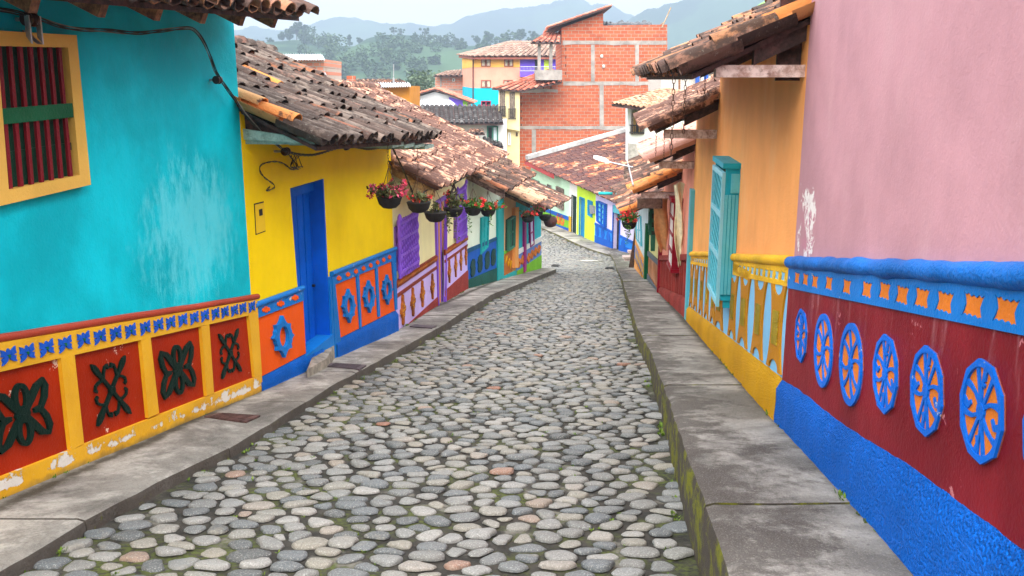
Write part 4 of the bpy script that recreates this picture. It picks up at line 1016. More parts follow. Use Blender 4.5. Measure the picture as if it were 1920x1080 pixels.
# ---- orange houses
uA = WO.px(1343, 300)[0]
e0 = WO.perp(1284, 128, 0); e1 = WO.perp(1203, 138, uA); r0, r1 = (-2.4, e0[1] + .48 * (e0[0] + 2.4)), (-2.4, e1[1] + .5 * (e1[0] + 2.4))
spA = lambda i, j, nc, nr: 1 if (i == 0 and j in (2, 3, 4, 6)) or (i == 1 and j in (4, 5)) or (i, j) in ((3, 5), (6, 1), (9, 3)) else 0
tO = house(WO, 0, uA, e0, e1, r0, r1, 'orange house with projecting teal lattice window and yellow plinth', 'house', ORANGE, [T_A, T_NEW], base_h=.3, special=spA, jit=1.8, sp=.21, sag=.03, rafters=0)
bm = MB()
bz = WO.perp(1343, 122, .06); bz2 = WO.perp(1343, 145, .06)
bm.prism([WO.pt(.05, bz[1], bz[0]), WO.pt(.05, bz[1], -.1), WO.pt(.05, bz2[1], -.1), WO.pt(.05, bz2[1], bz[0])], [WO.pt(.20, bz[1] - .004, bz[0]), WO.pt(.20, bz[1] - .004, -.1), WO.pt(.20, bz2[1], -.1), WO.pt(.20, bz2[1], bz[0])])
bm.build('eave_beam', WOODP, tO)
verge_board(WO, tO, .08, (e0[0] * .42, e0[1] + e0[0] * .58 * .48 - .07), (r0[0], r0[1] - .07), .12, WOODD, 'rafter', .10)
m = MB(); WO.ubox(m, .21, .25, bz2[1] - .02, 1.2, -.35, e0[0] * .2); 
for k in range(1, 5):
    u = uA * k / 4.3; dd_ = e0[0] - .30; zz_ = e0[1] + .48 * .30; q = [WO.pt(u, zz_ - .09, dd_), WO.pt(u, r0[1] - .11, r0[0]), WO.pt(u, r0[1] - .20, r0[0]), WO.pt(u, zz_ - .18, dd_)]
    m.prism(q, [p + WO.u * .07 for p in q])
m.build('rafter', WOODD, tO)
fzO = fzw(WO)
rollO = lambda W=WO: None
rO = ln(WO, (1369, 483), (1484, 491)); rO2 = ln(WO, (1293, 477), (1333, 478)); bO = ln(WO, (1371, 514), (1481, 537)); bO2 = ln(WO, (1294, 494), (1333, 502)); baO = ln(WO, (1288, 567), (1469, 699))
uw0, uw1 = WO.px(1384, 400)[0], WO.px(1352, 400)[0]
topO = lambda u: rO(u) if u < (uw0 + uw1) / 2 else rO2(u)
botO = lambda u: bO(u) if u < (uw0 + uw1) / 2 else bO2(u)
u_end = WO.px(1294, 520)[0]
def ochre_dado(t, ua, ub, pil, sts):
    m = MB(); WO.band(m, shift(baO, -.03), shift(topO, .0), ua, ub, 0, .016); d = m.build('dado', SKYB, t)
    m = MB(); rough_strip(m, WO, fzO, baO, ua, ub, .055); m.build('plinth', ROUGHY, d, 60)
    m = MB(); n = 40; WO.rod(m, [(ua + (ub - ua) * i / n, topO(ua + (ub - ua) * i / n) + .006, .016) for i in range(n + 1)], [.038 + .005 * noise.noise(V((i * .4, 3, ua))) for i in range(n + 1)], 14); m.build('cornice', CORY, d, 50)
    m = MB(); cs = [WO.px(x, y, .03) for x, y in sts]; tb = shift(topO, -.03)
    for i, c in enumerate(cs):
        uL = (c[0] + cs[i - 1][0]) / 2 if i else ua
        uR = (c[0] + cs[i + 1][0]) / 2 if i + 1 < len(cs) else ub
        hw = (uR - uL) * .40; hh = .042; k = 0
        cell_with_hole(WO, m, [(uL, tb(uL)), (uR, tb(uR)), (uR, botO(uR)), (uL, botO(uL))], star_pts(c, hw, hh, (botO(uR) - botO(uL)) / (uR - uL) * .7), .017, .024)
    m.build('frieze', CORY, d)
    cc = [WO.px(x, 580)[0] for x, _ in pil]
    for pi_, (x, w) in enumerate(pil):
        w = .74 * abs(cc[pi_] - cc[pi_ - 1 if pi_ else 1])
        c = WO.px(x, 580)[0]; zt = botO(c) + .0; zb = baO(c) - .01; hw = w / 2; H = zt - zb; kk = (botO(c + .1) - botO(c - .1)) / .2; kb = (baO(c + .1) - baO(c - .1)) / .2
        m = MB(); mid = (zt + zb) / 2; left, right = [], []
        for i in range(13):
            t_ = i / 12; f = 1 - .34 * math.sin(math.pi * t_) ** .8
            z = zb + H * t_; k_ = kb + (kk - kb) * t_
            left.append((c - hw * f, z - hw * f * k_)); right.append((c + hw * f, z + hw * f * k_))
        arc = lambda zc, s, k_: [(c - hw * .62 * math.cos(math.pi * i / 8), zc + k_ * -hw * .62 * math.cos(math.pi * i / 8) + s * .075 * math.sin(math.pi * i / 8)) for i in range(9)]
        outl = left + arc(zt, -1, kk) + right[::-1] + arc(zb, 1, kb)[::-1]
        WO.slab(m, outl, .016, .030); o = m.build('pilaster', OCHRE, d)
        m = MB(); zz0, zz1 = zb + H * .30, zb + H * .70; hh = hw * .38
        WO.slab(m, [(c - hh, zz0 - hh * kb), (c + hh, zz0 + hh * kb), (c + hh, zz1 + hh * kk), (c - hh, zz1 - hh * kk)], .030, .036); m.build('pilaster_panel', ROUGHO, o)
    return d
xs = [1375.5, 1385.5, 1393, 1400.5, 1408.5, 1417, 1425, 1434.5, 1443.5, 1454, 1465.5, 1477]
st1 = [(x, (rO(WO.px(x, 500)[0]) + bO(WO.px(x, 500)[0])) / 2) for x in xs]
ym = lambda x, fa, fb: fa + (fb - fa)
st1 = [(x, 501 + (x - 1371) * (521 - 501) / 110) for x in xs]
ochre_dado(tO, 0.02, uA, [(1464, .24), (1429, .24), (1400, .24), (1378.5, .24), (1352.5, .25)], st1[::-1])
st2 = [(x, 487 + (x - 1296) * (491.5 - 487) / 36) for x in (1296.5, 1300, 1303.5, 1307, 1311, 1315, 1319, 1323.5, 1328, 1332, 1336.5)]
# lattice window
un = uw0; dn_ = WO.perp(1362, 303, un)[0]; zt = WO.px(1384, 303)[1]; zb = WO.perp(1352.6, 575, un)[1]; uf = WO.px(1342, 300, dn_)[0]
dn_ = max(.10, dn_)
wr = MB(); fp = [(un, 0), (un, dn_), (un + .03, dn_), (un + .03, .02), (uf - .03, .02), (uf - .03, dn_), (uf, dn_), (uf, 0)]; wr.prism([WO.pt(u, zb + .1, d) for u, d in fp], [WO.pt(u, zt - .04, d) for u, d in fp]); win_o = wr.build('window', SHUTD, tO)
m = MB()
for k in range(4): WO.ubox(m, un - .006, un, zb + .12, zt - .30, dn_ * (k + .12) / 4, dn_ * (k + .88) / 4)
WO.ubox(m, un - .02, un - .0, zt - .28, zt - .10, .0, dn_ * .6); m.build('side_board', SHUT, win_o)
m = MB(); WO.ubox(m, un, uf, zb + .06, zb + .13, .0, dn_ - .01); m.build('window_sill', SHUTD, win_o); m = MB(); WO.ubox(m, un - .03, uf + .02, zt - .05, zt, -.0, dn_ + .03); m.build('window_cornice', SHUTD, win_o); m = MB(); WO.ubox(m, un + .03, un + .08, zb - .02, zb + .06, 0, dn_ * .7); m.build('bracket', SHUTD, win_o)
m = MB(); s = .05; a, b = dn_, dn_ + .03
WO.ubox(m, un, un + s, zb, zt - .09, a, b); WO.ubox(m, uf - s, uf, zb, zt - .09, a, b)
for t_ in (0, .30, .62, .965): z = zt - .09 - (zt - zb - .09) * t_; WO.ubox(m, un + s, uf - s, z - .05, z, a, b - .002)
m.build('lattice_frame', paint('lattice_frame_paint', (.24, .56, .66), .45, .1, .1), win_o)
m = MB(); w_ = uf - un - 2 * s
for k in range(9): u = un + s + w_ * (k + .5) / 9; WO.ubox(m, u - .006, u + .006, zb + .03, zt - .10, a + .004, a + .012)
z = zb + .05; i = 0
while z < zt - .2:
    for k in range(0, 9):
        u = un + s + w_ * (k + .5) / 9; zz = z + .022 * (k % 4)
        WO.slab(m, [(u, zz), (u + w_ / 9, zz + .05), (u + w_ / 9, zz + .062), (u, zz + .012)], a + .012, a + .020)
    z += .085
m.build('lattice', SHUT, win_o); m = MB(); WO.ubox(m, un + .031, uf - .031, zb + .11, zt - .06, .021, max(.03, a - .06)); m.build('window_inside', INNERG, win_o)
# lower orange house
e0 = WO.perp(1222, 240, uA); e1 = WO.perp(1206, 216, WO.L); r0, r1 = (-2.2, e0[1] + .5 * (e0[0] + 2.2)), (-2.2, e1[1] + .5 * (e1[0] + 2.2))
tO2 = house(WO, uA, WO.L, e0, e1, r0, r1, 'lower orange house with tall turquoise door beside the lattice window', 'house', paint('second_orange_paint', (.86, .40, .12), .6, .08, .12), [T_CREAM], base_h=.3, jit=1.2, special=None)
dd2 = ochre_dado(tO2, uA, u_end, [(1340, .25), (1328, .25), (1317, .25), (1306, .25), (1297.5, .25)], st2[::-1])
bz = WO.perp(1245, 243, uA + .1); bm = MB(); bm.prism([WO.pt(uA + .06, bz[1], bz[0]), WO.pt(uA + .06, bz[1], -.1), WO.pt(uA + .06, bz[1] - .10, -.1), WO.pt(uA + .06, bz[1] - .10, bz[0])], [WO.pt(uA + .17, bz[1], bz[0]), WO.pt(uA + .17, bz[1], -.1), WO.pt(uA + .17, bz[1] - .10, -.1), WO.pt(uA + .17, bz[1] - .10, bz[0])])
bm.build('eave_beam', WOODP, tO2); verge_board(WO, tO2, uA + .05, (e0[0] * .5, e0[1] + e0[0] * .5 * .5 - .06), (r0[0], r0[1] - .06), .11, WOODD, 'rafter', .08)
dq = [WO.px(*p) for p in ((1291.5, 341), (1303.5, 357), (1294.5, 571), (1281.5, 562))]
m = MB(); zbq = feetz(WO, dq[2][0]) - .05; ua_, ub_ = dq[1][0], min(dq[0][0], WO.L - .02)
zt_ = dq[1][1]; WO.ubox(m, ua_ + .09, ub_ - .09, zbq, zt_ - .1, .0, .02); o = m.build('door', paint('door_turquoise', (.01, .36, .47), .4, .1, .1), tO2)
m = MB(); WO.ubox(m, ua_, ua_ + .1, zbq, zt_ - .0, 0, .06); WO.ubox(m, ub_ - .1, ub_, zbq, zt_, 0, .06); WO.ubox(m, ua_ + .1, ub_ - .1, zt_ - .11, zt_, 0, .058)
m.build('door_frame', SHUT, o)
# ---- salmon and red house
us3 = WS.px(1262, 330)[0]; us3 = WS.L * .33
e0 = WS.perp(1222, 300, 0); e1 = WS.perp(1204, 273, us3); r0, r1 = (-2.2, e0[1] + .48 * (e0[0] + 2.2)), (-2.2, e1[1] + .48 * (e1[0] + 2.2))
tS = thing('painted_house', 'salmon house with crimson shutter and coral red plinth', 'house', WS.pt(WS.L / 2, feetz(WS, WS.L / 2) + .2))
f0 = WS.perp(1190, 358, us3); f1 = WS.perp(1178, 306, WS.L); g0, g1 = (-2.2, f0[1] + .48 * (f0[0] + 2.2)), (-2.2, f1[1] + .48 * (f1[0] + 2.2))
house_front(WS, tS, 0, us3, on0(e0, r0), on0(e1, r1), SALMON, ridge=(-2.2, 1.0), deep=4.4); house_front(WS, tS, us3, WS.L, on0(f0, g0), on0(f1, g1), SALMON, ridge=(-2.2, 1.0), deep=4.4)
roof(WS, tS, 0, us3, e0, e1, r0, r1, [T_PINK, T_NEW], jit=.8, soff_mat=WOODD)
roof(WS, tS, us3, WS.L, f0, f1, g0, g1, [T_MIX, T_NEW], jit=1.2, special=lambda i, j, nc, nr: 1 if i < 2 and j < 4 else 0, label='lower roof mixing brown and new orange tiles')
for (uu, ee, rr) in ((.06, e0, r0), (us3 + .06, f0, g0)):
    bm = MB(); z = ee[1] - .03; bm.prism([WS.pt(uu, z, ee[0] - .12), WS.pt(uu, z, -.1), WS.pt(uu, z - .10, -.1), WS.pt(uu, z - .10, ee[0] - .12)], [WS.pt(uu + .1, z, ee[0] - .12), WS.pt(uu + .1, z, -.1), WS.pt(uu + .1, z - .10, -.1), WS.pt(uu + .1, z - .10, ee[0] - .12)])
    bm.build('eave_beam', WOODP, tS); verge_board(WS, tS, uu, (ee[0] * .5, ee[1] + ee[0] * .5 * .48 - .06), (rr[0], rr[1] - .06), .11, WOODD, 'rafter', .08)
m = MB(); q = [WS.pt(us3, f0[1] + .10, f0[0] + .03), WS.pt(WS.L, f1[1] + .08, f1[0] + .03)]; m.tube([q[0], lerp3 if False else (q[0] + q[1]) / 2, q[1]], .014, 8); m.build('gutter', STEEL, tS)
fzS = fzw(WS); capS = ln(WS, (1242, 479), (1280, 477)); cbS = ln(WS, (1241, 537), (1280, 553)); b1S = ln(WS, (1242, 491), (1280, 491))
m = MB(); WS.band(m, cbS, capS, 0, WS.L, 0, .014); dS = m.build('dado', paint('cream_dado_paint', (.82, .70, .50), .6, .08, .1), tS)
m = MB(); rough_strip(m, WS, fzS, cbS, 0, WS.L, .05); m.build('plinth', CORAL, dS, 60)
m = MB(); WS.band(m, shift(capS, -.10), capS, 0, WS.L, 0, .06); m.build('rail', CORAL, dS)
for k in range(16):
    u = .12 + (WS.L - .2) * k / 16; m = MB(); WS.slab(m, [(u, cbS(u)), (u + .15, cbS(u + .15)), (u + .15, capS(u) - .12), (u, capS(u) - .12)] if k % 2 else [(u + .02, cbS(u)), (u + .13, cbS(u)), (u + .10, (cbS(u) + capS(u)) / 2), (u + .13, capS(u) - .12), (u + .02, capS(u) - .12), (u + .05, (cbS(u) + capS(u)) / 2)], .014, .04); m.build('pilaster', CORAL, dS)
# crimson bay window
(un2, zt2) = WS.px(1281, 380); dS2 = .15; zb2 = WS.perp(1268, 505, un2)[1]; uf2 = un2 + .75
m = MB(); WS.ubox(m, un2, un2 + .04, zb2, zt2, 0, dS2); WS.ubox(m, uf2 - .04, uf2, zb2, zt2, 0, dS2); WS.ubox(m, un2 - .04, uf2 + .04, zt2, zt2 + .07, 0, dS2 + .05); WS.ubox(m, un2 - .02, uf2 + .02, zb2 - .06, zb2, 0, dS2 + .02); o = m.build('window', CRIM, tS)
m = MB(); WS.ubox(m, un2 + .04, uf2 - .04, zb2, zt2, .0, dS2 - .01); m.build('lattice', paint('white_lattice', (.72, .66, .62), .6, .2, .1), o)
m = MB()
for k in range(5): z = zb2 + (zt2 - zb2) * (k + .0) / 4; WS.ubox(m, un2 + .04, uf2 - .04, z - .02, z + .02, dS2 - .01, dS2 + .012)
m.build('lattice_frame', CRIM, o)
m = MB(); uu = WS.px(1240.5, 480)[0]; WS.ubox(m, uu - .1, uu, fzS(uu), WS.px(1241, 400)[1], 0, .08); m.build('door_post', CRIM, tS)
# cloths hung out on the salmon wall
def cloth(name, W, u, d0_, z1, z0, wid, mat, label, tw=.3):
    m = MB(); n = 24; vs = []
    for i in range(n + 1):
        t_ = i / n; z = z1 + (z0 - z1) * t_
        for j in range(7):
            s = j / 6; dd = d0_ + (s * wid) * (1 - .55 * t_) + .02 * math.sin(t_ * 8 + s * 3); uu = u + .05 * math.sin(s * 7 + t_ * 5) + tw * s * (1 - t_) * .3
            vs.append(W.pt(uu, z + .03 * math.sin(s * 5), dd))
    m.add(vs, [(i * 7 + j, i * 7 + j + 1, (i + 1) * 7 + j + 1, (i + 1) * 7 + j) for i in range(n) for j in range(6)])
    o = m.build(name, mat, None, 80, W.pt(u, z0, d0_)); tag(o, label, 'cloth')
    mod = o.modifiers.new('thick', 'SOLIDIFY'); mod.thickness = .008
(uc, zc) = WS.px(1287, 345); cloth('hanging_cloth', WS, max(.05, uc), .03, zc, WS.px(1280, 496)[1], .16, flat('pale_cloth', (.74, .66, .42), .9, 0, .12, 9, .004), 'pale yellow cloth hanging between crimson shutter and turquoise door')
(uc, zc) = WS.px(1256, 362); cloth('hanging_cloth', WS, uc, .02, zc, WS.px(1250, 466)[1], .34, flat('tan_cloth', (.55, .27, .10), .9, 0, .15, 9, .004), 'tan cloth hanging in folds before the salmon wall')
# ---- pale yellow house and white house below, long roof with green gutter
Le = WY.L + WG.L
e0 = WY.perp(1169, 399, 0); eM = WG.perp(1160, 372, 0); e1 = WG.perp(1153, 352, WG.L)
z_e = e0[1]; rr = (-2.2, z_e + .45 * (e0[0] + 2.2))
e0 = (e0[0], z_e); eM = (e0[0], z_e); e1 = (e0[0], e1[1])
tY = house(WY, 0, WY.L, e0, eM, rr, rr, 'pale yellow house with green shutter and grey railed dado', 'house', PALEY, [T_MIX, T_NEW], base_h=.2, special=lambda i, j, nc, nr: 1 if i == 0 else 0)
tG = house(WG, 0, WG.L, eM, e1, rr, (-2.2, e1[1] + .45 * (e1[0] + 2.2)), 'pale blue house with green door post and orange dado', 'house', PALEBL, [T_MIX], base_h=.2)
m = MB(); m.tube([WY.pt(0, e0[1] - .02, e0[0] + .04), WY.pt(WY.L, eM[1] - .02, eM[0] + .04)], .05, 8); m.build('gutter', TEALG, tY)
m = MB(); m.tube([WG.pt(0, eM[1] - .02, eM[0] + .04), WG.pt(WG.L, e1[1] - .02, e1[0] + .04)], .05, 8); m.tube([WG.pt(WG.L * .8, e1[1] - .02, e1[0] + .04), WG.pt(WG.L * .8, e1[1] - .02, e1[0] + .5)], .05, 8); m.build('gutter', TEALG, tG)
fzY = fzw(WY); capY = ln(WY, (1219, 472), (1238, 490)); b1Y = ln(WY, (1219, 481), (1238, 498)); b2Y = ln(WY, (1219, 518), (1237, 547))
m = MB(); WY.band(m, fzY, b1Y, 0, WY.L - .1, 0, .014); dY = m.build('dado', RUST, tY)
m = MB(); WY.band(m, b1Y, capY, 0, WY.L - .1, 0, .05); m.build('rail', GREYP, dY); m = MB(); WY.band(m, fzY, b2Y, 0, WY.L - .1, 0, .04); m.build('plinth', GREYP, dY)
for k in range(9):
    u = .1 + (WY.L - .3) * k / 9; m = MB(); z0, z1 = b2Y(u) + .05, b1Y(u) - .05; WY.slab(m, [(u, z0), (u + .14, z0), (u + .09, (z0 + z1) / 2), (u + .14, z1), (u, z1), (u + .05, (z0 + z1) / 2)], .014, .03); m.build('pilaster', paint('tan_relief', (.58, .35, .22), .6, .2, .1) if k == 0 else bpy.data.materials['tan_relief'], dY)
(ug, zg) = WY.px(1231, 394); m = MB(); zgb = WY.px(1231, 445)[1]
for (a_, b_) in ((ug, ug + .05), (ug + .45, ug + .5)): WY.slab(m, [(a_, zgb), (b_, zgb), (b_, zg), (a_, zg)], .1, .16)
for t_ in (0, .35, .7): WY.ubox(m, ug, ug + .5, zg - (zg - zgb) * t_ - .08, zg - (zg - zgb) * t_, .0, .15)
WY.slab(m, [(ug + .1, zgb - .4), (ug + .45, zgb), (ug + .05, zgb)], 0, .1); wg = m.build('window', FRAMEG, tY); m = MB(); WY.ubox(m, ug + .05, ug + .45, zgb, zg, .01, .1); m.build('pane', GLASS, wg)
m = MB(); uu = WG.px(1216, 480)[0]; WG.ubox(m, uu - .1, uu + .35, feetz(WG, uu) - .1, WG.px(1217, 420)[1], 0, .10); m.build('door_post', DGREEN, tG)
fzG = fzw(WG); capG = ln(WG, (1193, 452), (1212, 493)); m = MB(); WG.band(m, fzG, capG, .4, WG.L, 0, .014); dG = m.build('dado', ORTRIM, tG)
i1, i2 = ln(WG, (1193, 462), (1209, 500)), ln(WG, (1193, 488), (1209, 520)); m = MB(); WG.band(m, i2, i1, .6, WG.L - .3, .014, .03); m.build('panel', MIDB, dG)
m = MB()
for k in range(8): u = .8 + (WG.L - 1.3) * k / 8; L = Loc(WG, (u, (i1(u) + i2(u)) / 2), .2, .25, 0); L.poly(m, [(0, 1), (.4, .3), (1, .2), (.4, -.2), (.3, -1), (-.3, -.4), (-1, -.2), (-.4, .3)], .03, .05)
m.build('relief', DADOY, dG)
pane_window(WG, tG, ((1194, 412), (1203, 405), (1205, 462), (1195, 448)), PALEBL, SHUT, (2, 2))
tZ = thing('painted_house', 'green and yellow striped house front behind the leaning plank', 'house', WZ.pt(WZ.L / 2, feetz(WZ, WZ.L / 2)))
zz = e1[1] - .3
house_front(WZ, tZ, 0, WZ.L, zz, zz, LIMEG, ridge=(-2.2, 1.2), deep=4.4)
roof(WZ, tZ, 0, WZ.L, (.5, zz - .25), (.5, zz - .25), (-2.2, zz + 1.0), (-2.2, zz + 1.0), [T_FAR], chan=False, seg=4)
m = MB(); 
for k in range(6): u = WZ.L * (k + .2) / 6; WZ.slab(m, [(u, feetz(WZ, u)), (u + .7, feetz(WZ, u)), (u + .5, zz - .5), (u - .1, zz - .5)], .0, .02, k % 2)
m.build('painted_stripes', [CORY, DGREEN], tZ)
# sign hanging under the eaves
sgn = [WS.perp(x, y, WS.L * .72) for x, y in ((1195, 372), (1242, 372), (1242, 391), (1195, 391))]
m = MB(); q = [WS.pt(WS.L * .72, z, d) for d, z in sgn]; m.prism(q, [p + WS.u * .04 for p in q]); ts = thing('sign_board', 'dark framed blank board hanging under the eaves of the salmon house', 'sign', q[3])
m.build('frame', WOODB, ts); m = MB(); ce = sum(q, V()) / 4; q2 = [ce + (p - ce) * .90 - WS.u * .004 for p in q]; m.prism(q2, [p + WS.u * .002 for p in q2]); m.build('panel', wood('sign_panel', (.30, .19, .14), (.16, .10, .07)), ts)
# ---- the row across the bend
print('WT', WT.L)
def eT(x, y): (u, z) = WT.px(x, y, .35); return u, z
rT = WT.perp(1172, 248, WT.L)
segs = [('pale lilac house with blue dado and open blue door', PALELIL, 1187, 1116, (1168, 388), (1116, 361)), ('bright lime house with blue door and blue window', LIME, 1116, 1081, (1116, 361), (1081, 345)), ('white house sliver with dark green door beside the lime house', WHITE, 1081, 1067, (1081, 345), (1067, 338)), ('pale mint house with barred windows under the red fascia', MINT, 1067, 995, (1067, 338), (978, 299))]
tt = []
for k, (lab, mt, xa, xb, pa, pb) in enumerate(segs):
    ua_ = WT.px(xa, 430)[0] if k else 0; ub_ = WT.px(xb, 430)[0] if k < 3 else WT.L
    za, zb_ = eT(*pa)[1], eT(*pb)[1]
    ra = rT[1] - .06 * (WT.L - ua_); rb_ = rT[1] - .06 * (WT.L - ub_)
    doors = []
    if k == 0:
        a = WT.px(1151, 387); b = WT.px(1163, 392); c_ = WT.px(1163, 468); doors = [((b[0], 0), (b[0], a[1]), (a[0], a[1]), (a[0], 0))]
    if k == 1: a = WT.px(1088, 371); b = WT.px(1096, 374); doors = [((b[0], 0), (b[0], b[1]), (a[0], a[1]), (a[0], 0))]
    if k == 2: a = WT.px(1073, 366); b = WT.px(1081, 370); doors = [((b[0] + .02, 0), (b[0] + .02, b[1]), (a[0], a[1]), (a[0], 0))]
    t = house(WT, ua_, ub_, (.35, za), (.35, zb_), (rT[0], ra), (rT[0], rb_), lab, 'house', mt, [T_FAR], doors=doors, base_h=.1, chan=False, seg=4) if False else None
    t = thing('painted_house', lab, 'house', WT.pt((ua_ + ub_) / 2, feetz(WT, (ua_ + ub_) / 2) + .1))
    e0, e1 = (.35, za), (.35, zb_); r0, r1 = (rT[0], ra), (rT[0], rb_)
    house_front(WT, t, ua_, ub_, on0(e0, r0), on0(e1, r1), mt, doors, ridge=(rT[0], (ra + rb_) / 2 - (on0(e0, r0) + on0(e1, r1)) / 2 - .15), deep=-rT[0] * 1.6)
    roof(WT, t, ua_, ub_, e0, e1, r0, r1, [T_FAR], chan=False, sp=.25, row=.34, soffit=True, caps=True, sag=.0)
    tt.append((t, doors))
    fzT = fzw(WT)
    if k == 0:
        m = MB(); capT = ln(WT, (1116, 417), (1187, 452)); b1 = ln(WT, (1116, 441), (1187, 468))
        dl, dr_ = doors[0][0][0], doors[0][3][0]
        for a_, b_ in ((ua_, dl - .06), (dr_ + .06, ub_)): WT.band(m, fzT, capT, a_, b_, 0, .02)
        d_ = m.build('dado', MIDB, t); m = MB()
        for a_, b_ in ((ua_, dl - .06), (dr_ + .06, ub_)): WT.band(m, fzT, b1, a_, b_, .02, .035); WT.band(m, shift(capT, -.12), capT, a_, b_, .02, .05)
        m.build('rail', DEEPB, d_)
        for x, y in ((1121, 433), (1131, 438), (1141.5, 445), (1169.5, 459)):
            m = MB(); L = Loc(WT, WT.px(x, y), .26, .30, .1); L.poly(m, [(0, 1), (.6, .7), (1, 0), (.6, -.7), (0, -1), (-.6, -.7), (-1, 0), (-.6, .7)], .02, .04); m.build('diamond_ornament', DEEPB, d_)
        plank_door(WT, t, doors[0], DARK, DEEPB, np_=2, rec=.2)
        q = ((1123, 376), (1139, 383), (1138, 427), (1124, 414)); pane_window(WT, t, q, SHUT, DEEPB, (2, 4), .18)
        m = MB(); a = WT.px(1153, 385); WT.ubox(m, doors[0][0][0] + .02, doors[0][3][0] - .02, a[1] - .35, a[1] + .0, .0, .05); m.build('transom', SHUT, t)
    if k == 1:
        plank_door(WT, t, doors[0], paint('row_door_blue', (.02, .22, .45), .5, .1, .1), paint('row_frame_blue', (.02, .25, .50), .5, .1, .1), np_=4, rec=.05); pane_window(WT, t, ((1103, 374), (1112, 378), (1111, 408), (1103, 403)), bpy.data.materials['row_door_blue'], bpy.data.materials['row_frame_blue'], (2, 3))
        m = MB(); WT.slab(m, [WT.px(*p) for p in ((1110, 384), (1116, 386), (1116, 400), (1111, 401))], 0, .15); m.build('meter_box', STEEL, t)
    if k == 2:
        plank_door(WT, t, doors[0], paint('row_dark_green', (.012, .035, .03), .5, .1, .1), bpy.data.materials['row_dark_green'], np_=3, rec=.05, fw=.03); m = MB(); WT.band(m, fzT, ln(WT, (1067, 404), (1073, 408)), doors[0][3][0], ub_, 0, .03); m.build('dado', CORY, t)
    if k == 3:
        m = MB(); cT = ln(WT, (1043, 397), (1067, 406)); WT.band(m, fzT, cT, ua_, ub_, 0, .02); d_ = m.build('dado', LIMEG, t)
        m = MB(); WT.band(m, shift(cT, -.22), cT, ua_, ub_, .02, .05); WT.band(m, fzT, ln(WT, (1043, 420), (1067, 428)), ua_, ub_, .02, .05); m.build('rail', DEEPB, d_)
        for x, y in ((1048, 410), (1055, 413)):
            m = MB(); L = Loc(WT, WT.px(x, y), .38, .32, 0); L.annulus(m, ell(1, 1, 12), ell(.4, .4, 12), .02, .05); m.build('ring_ornament', STARO, d_)
        pane_window(WT, t, ((1045.5, 349), (1058, 355), (1058, 394), (1046, 388)), paint('brown_shutter', (.22, .16, .11), .6, .2, .1), WOODB, (6, 2), .12)
        pane_window(WT, t, ((998, 334), (1012, 340), (1012, 348), (998, 342)), FRAMEG, FRAMEG, (2, 1)); pane_window(WT, t, ((1027, 345), (1034, 348), (1034, 354), (1027, 351)), GLASS, WOODB, (2, 1))
        m = MB(); p0, p1 = WT.pt(WT.L, zb_ + .0, .42), WT.pt(WT.px(1040, 326, .35)[0], eT(1040, 327)[1], .42); m.prism([p0, p1, p1 - V((0, 0, .25)), p0 - V((0, 0, .25))], [p - WT.n * .05 for p in (p0, p1, p1 - V((0, 0, .25)), p0 - V((0, 0, .25)))]); m.build('fascia', paint('red_fascia', (.42, .06, .06), .5, .1, .05), t)
        m = MB(); a, b = WT.pt(WT.L + .05, zb_ + .08, .35), WT.pt(WT.L + .05, rT[1] + .08, rT[0]); m.prism([a, b, b + V((0, 0, .22)), a + V((0, 0, .25))], [p - WT.u * .5 for p in (a, b, b + V((0, 0, .22)), a + V((0, 0, .25)))]); m.build('flashing', paint('lime_wash', (.50, .50, .50), .8, .25, .25), t)

c = WA.pt(*WA.px(365, 430), 0); patch(TEAL, tuple(c), .1, 1.0, (.14, .66, .76), .62, .92, sc=(.8, .8, 1.0), nscale=6, stretch=(1.8, 1.8, .7), amt=.6)

def drips(mat, W, f, depth, col, amt):                        # pale runs washed down from a ledge
    t = mat.node_tree; b = t.nodes['Principled BSDF']; src = b.inputs['Base Color'].links[0].from_socket
    a, c = W.pt(W.L - 3, f(W.L - 3)), W.pt(W.L, f(W.L)); k = (c.z - a.z) / (c.y - a.y)
    h = dotm(t, (0, -k, 1), a.z - k * a.y)
    m_ = math_(t, 'MULTIPLY', ramp(t, h, -depth, -.02), ramp(t, noise_(t, 1.0, 7, .72, stretch=(6, 6, .7), dist=.8), .52, .74))
    o = mixc(t, math_(t, 'MULTIPLY', m_, amt), src, col); t.links.new(o, b.inputs['Base Color'])
drips(MAROON, WP, bandP, .38, (.55, .28, .31), .45)
# ------------------------------------------------------------------ the town below
def PT(px, py, y):
    d = ray(px, py); return d * (y / d.y)
def far_roof(parent, q, mats, sp=.3, row=.5, name='roof', caps=False, jit=.6, soff=True):   # q: eave left, eave right, ridge right, ridge left
    mb = MB(); tile_field(mb, q[0], q[1], q[3], q[2], sp, row, r=sp * .43, jit=jit, chan=False, seg=5)
    if caps: ridge_caps(mb, q[3], q[2], sp * .6)
    n = V((0, 0, -.03)); o = mb.build(name, mats, parent, 50)
    if soff: s = MB(); s.prism([p + n for p in q], [p + n * 4 for p in q]); s.build('roof_deck', WOODD, o)
    return o
def corr(parent, q, mat, n=24, amp=.04, name='roof'):           # corrugated sheet
    mb = MB(); vs = []
    for i in range(n * 4 + 1):
        t = i / (n * 4); a = q[0] + (q[1] - q[0]) * t; b = q[3] + (q[2] - q[3]) * t; h = V((0, 0, amp * math.sin(i * math.pi / 2)))
        vs += [a + h, b + h, a + h - V((0, 0, .03)), b + h - V((0, 0, .03))]
    fs = []
    for i in range(n * 4):
        o = i * 4; fs += [(o, o + 1, o + 5, o + 4), (o + 2, o + 3, o + 7, o + 6), (o, o + 2, o + 6, o + 4), (o + 1, o + 3, o + 7, o + 5)]
    mb.add(vs, fs); return mb.build(name, mat, parent, 60)
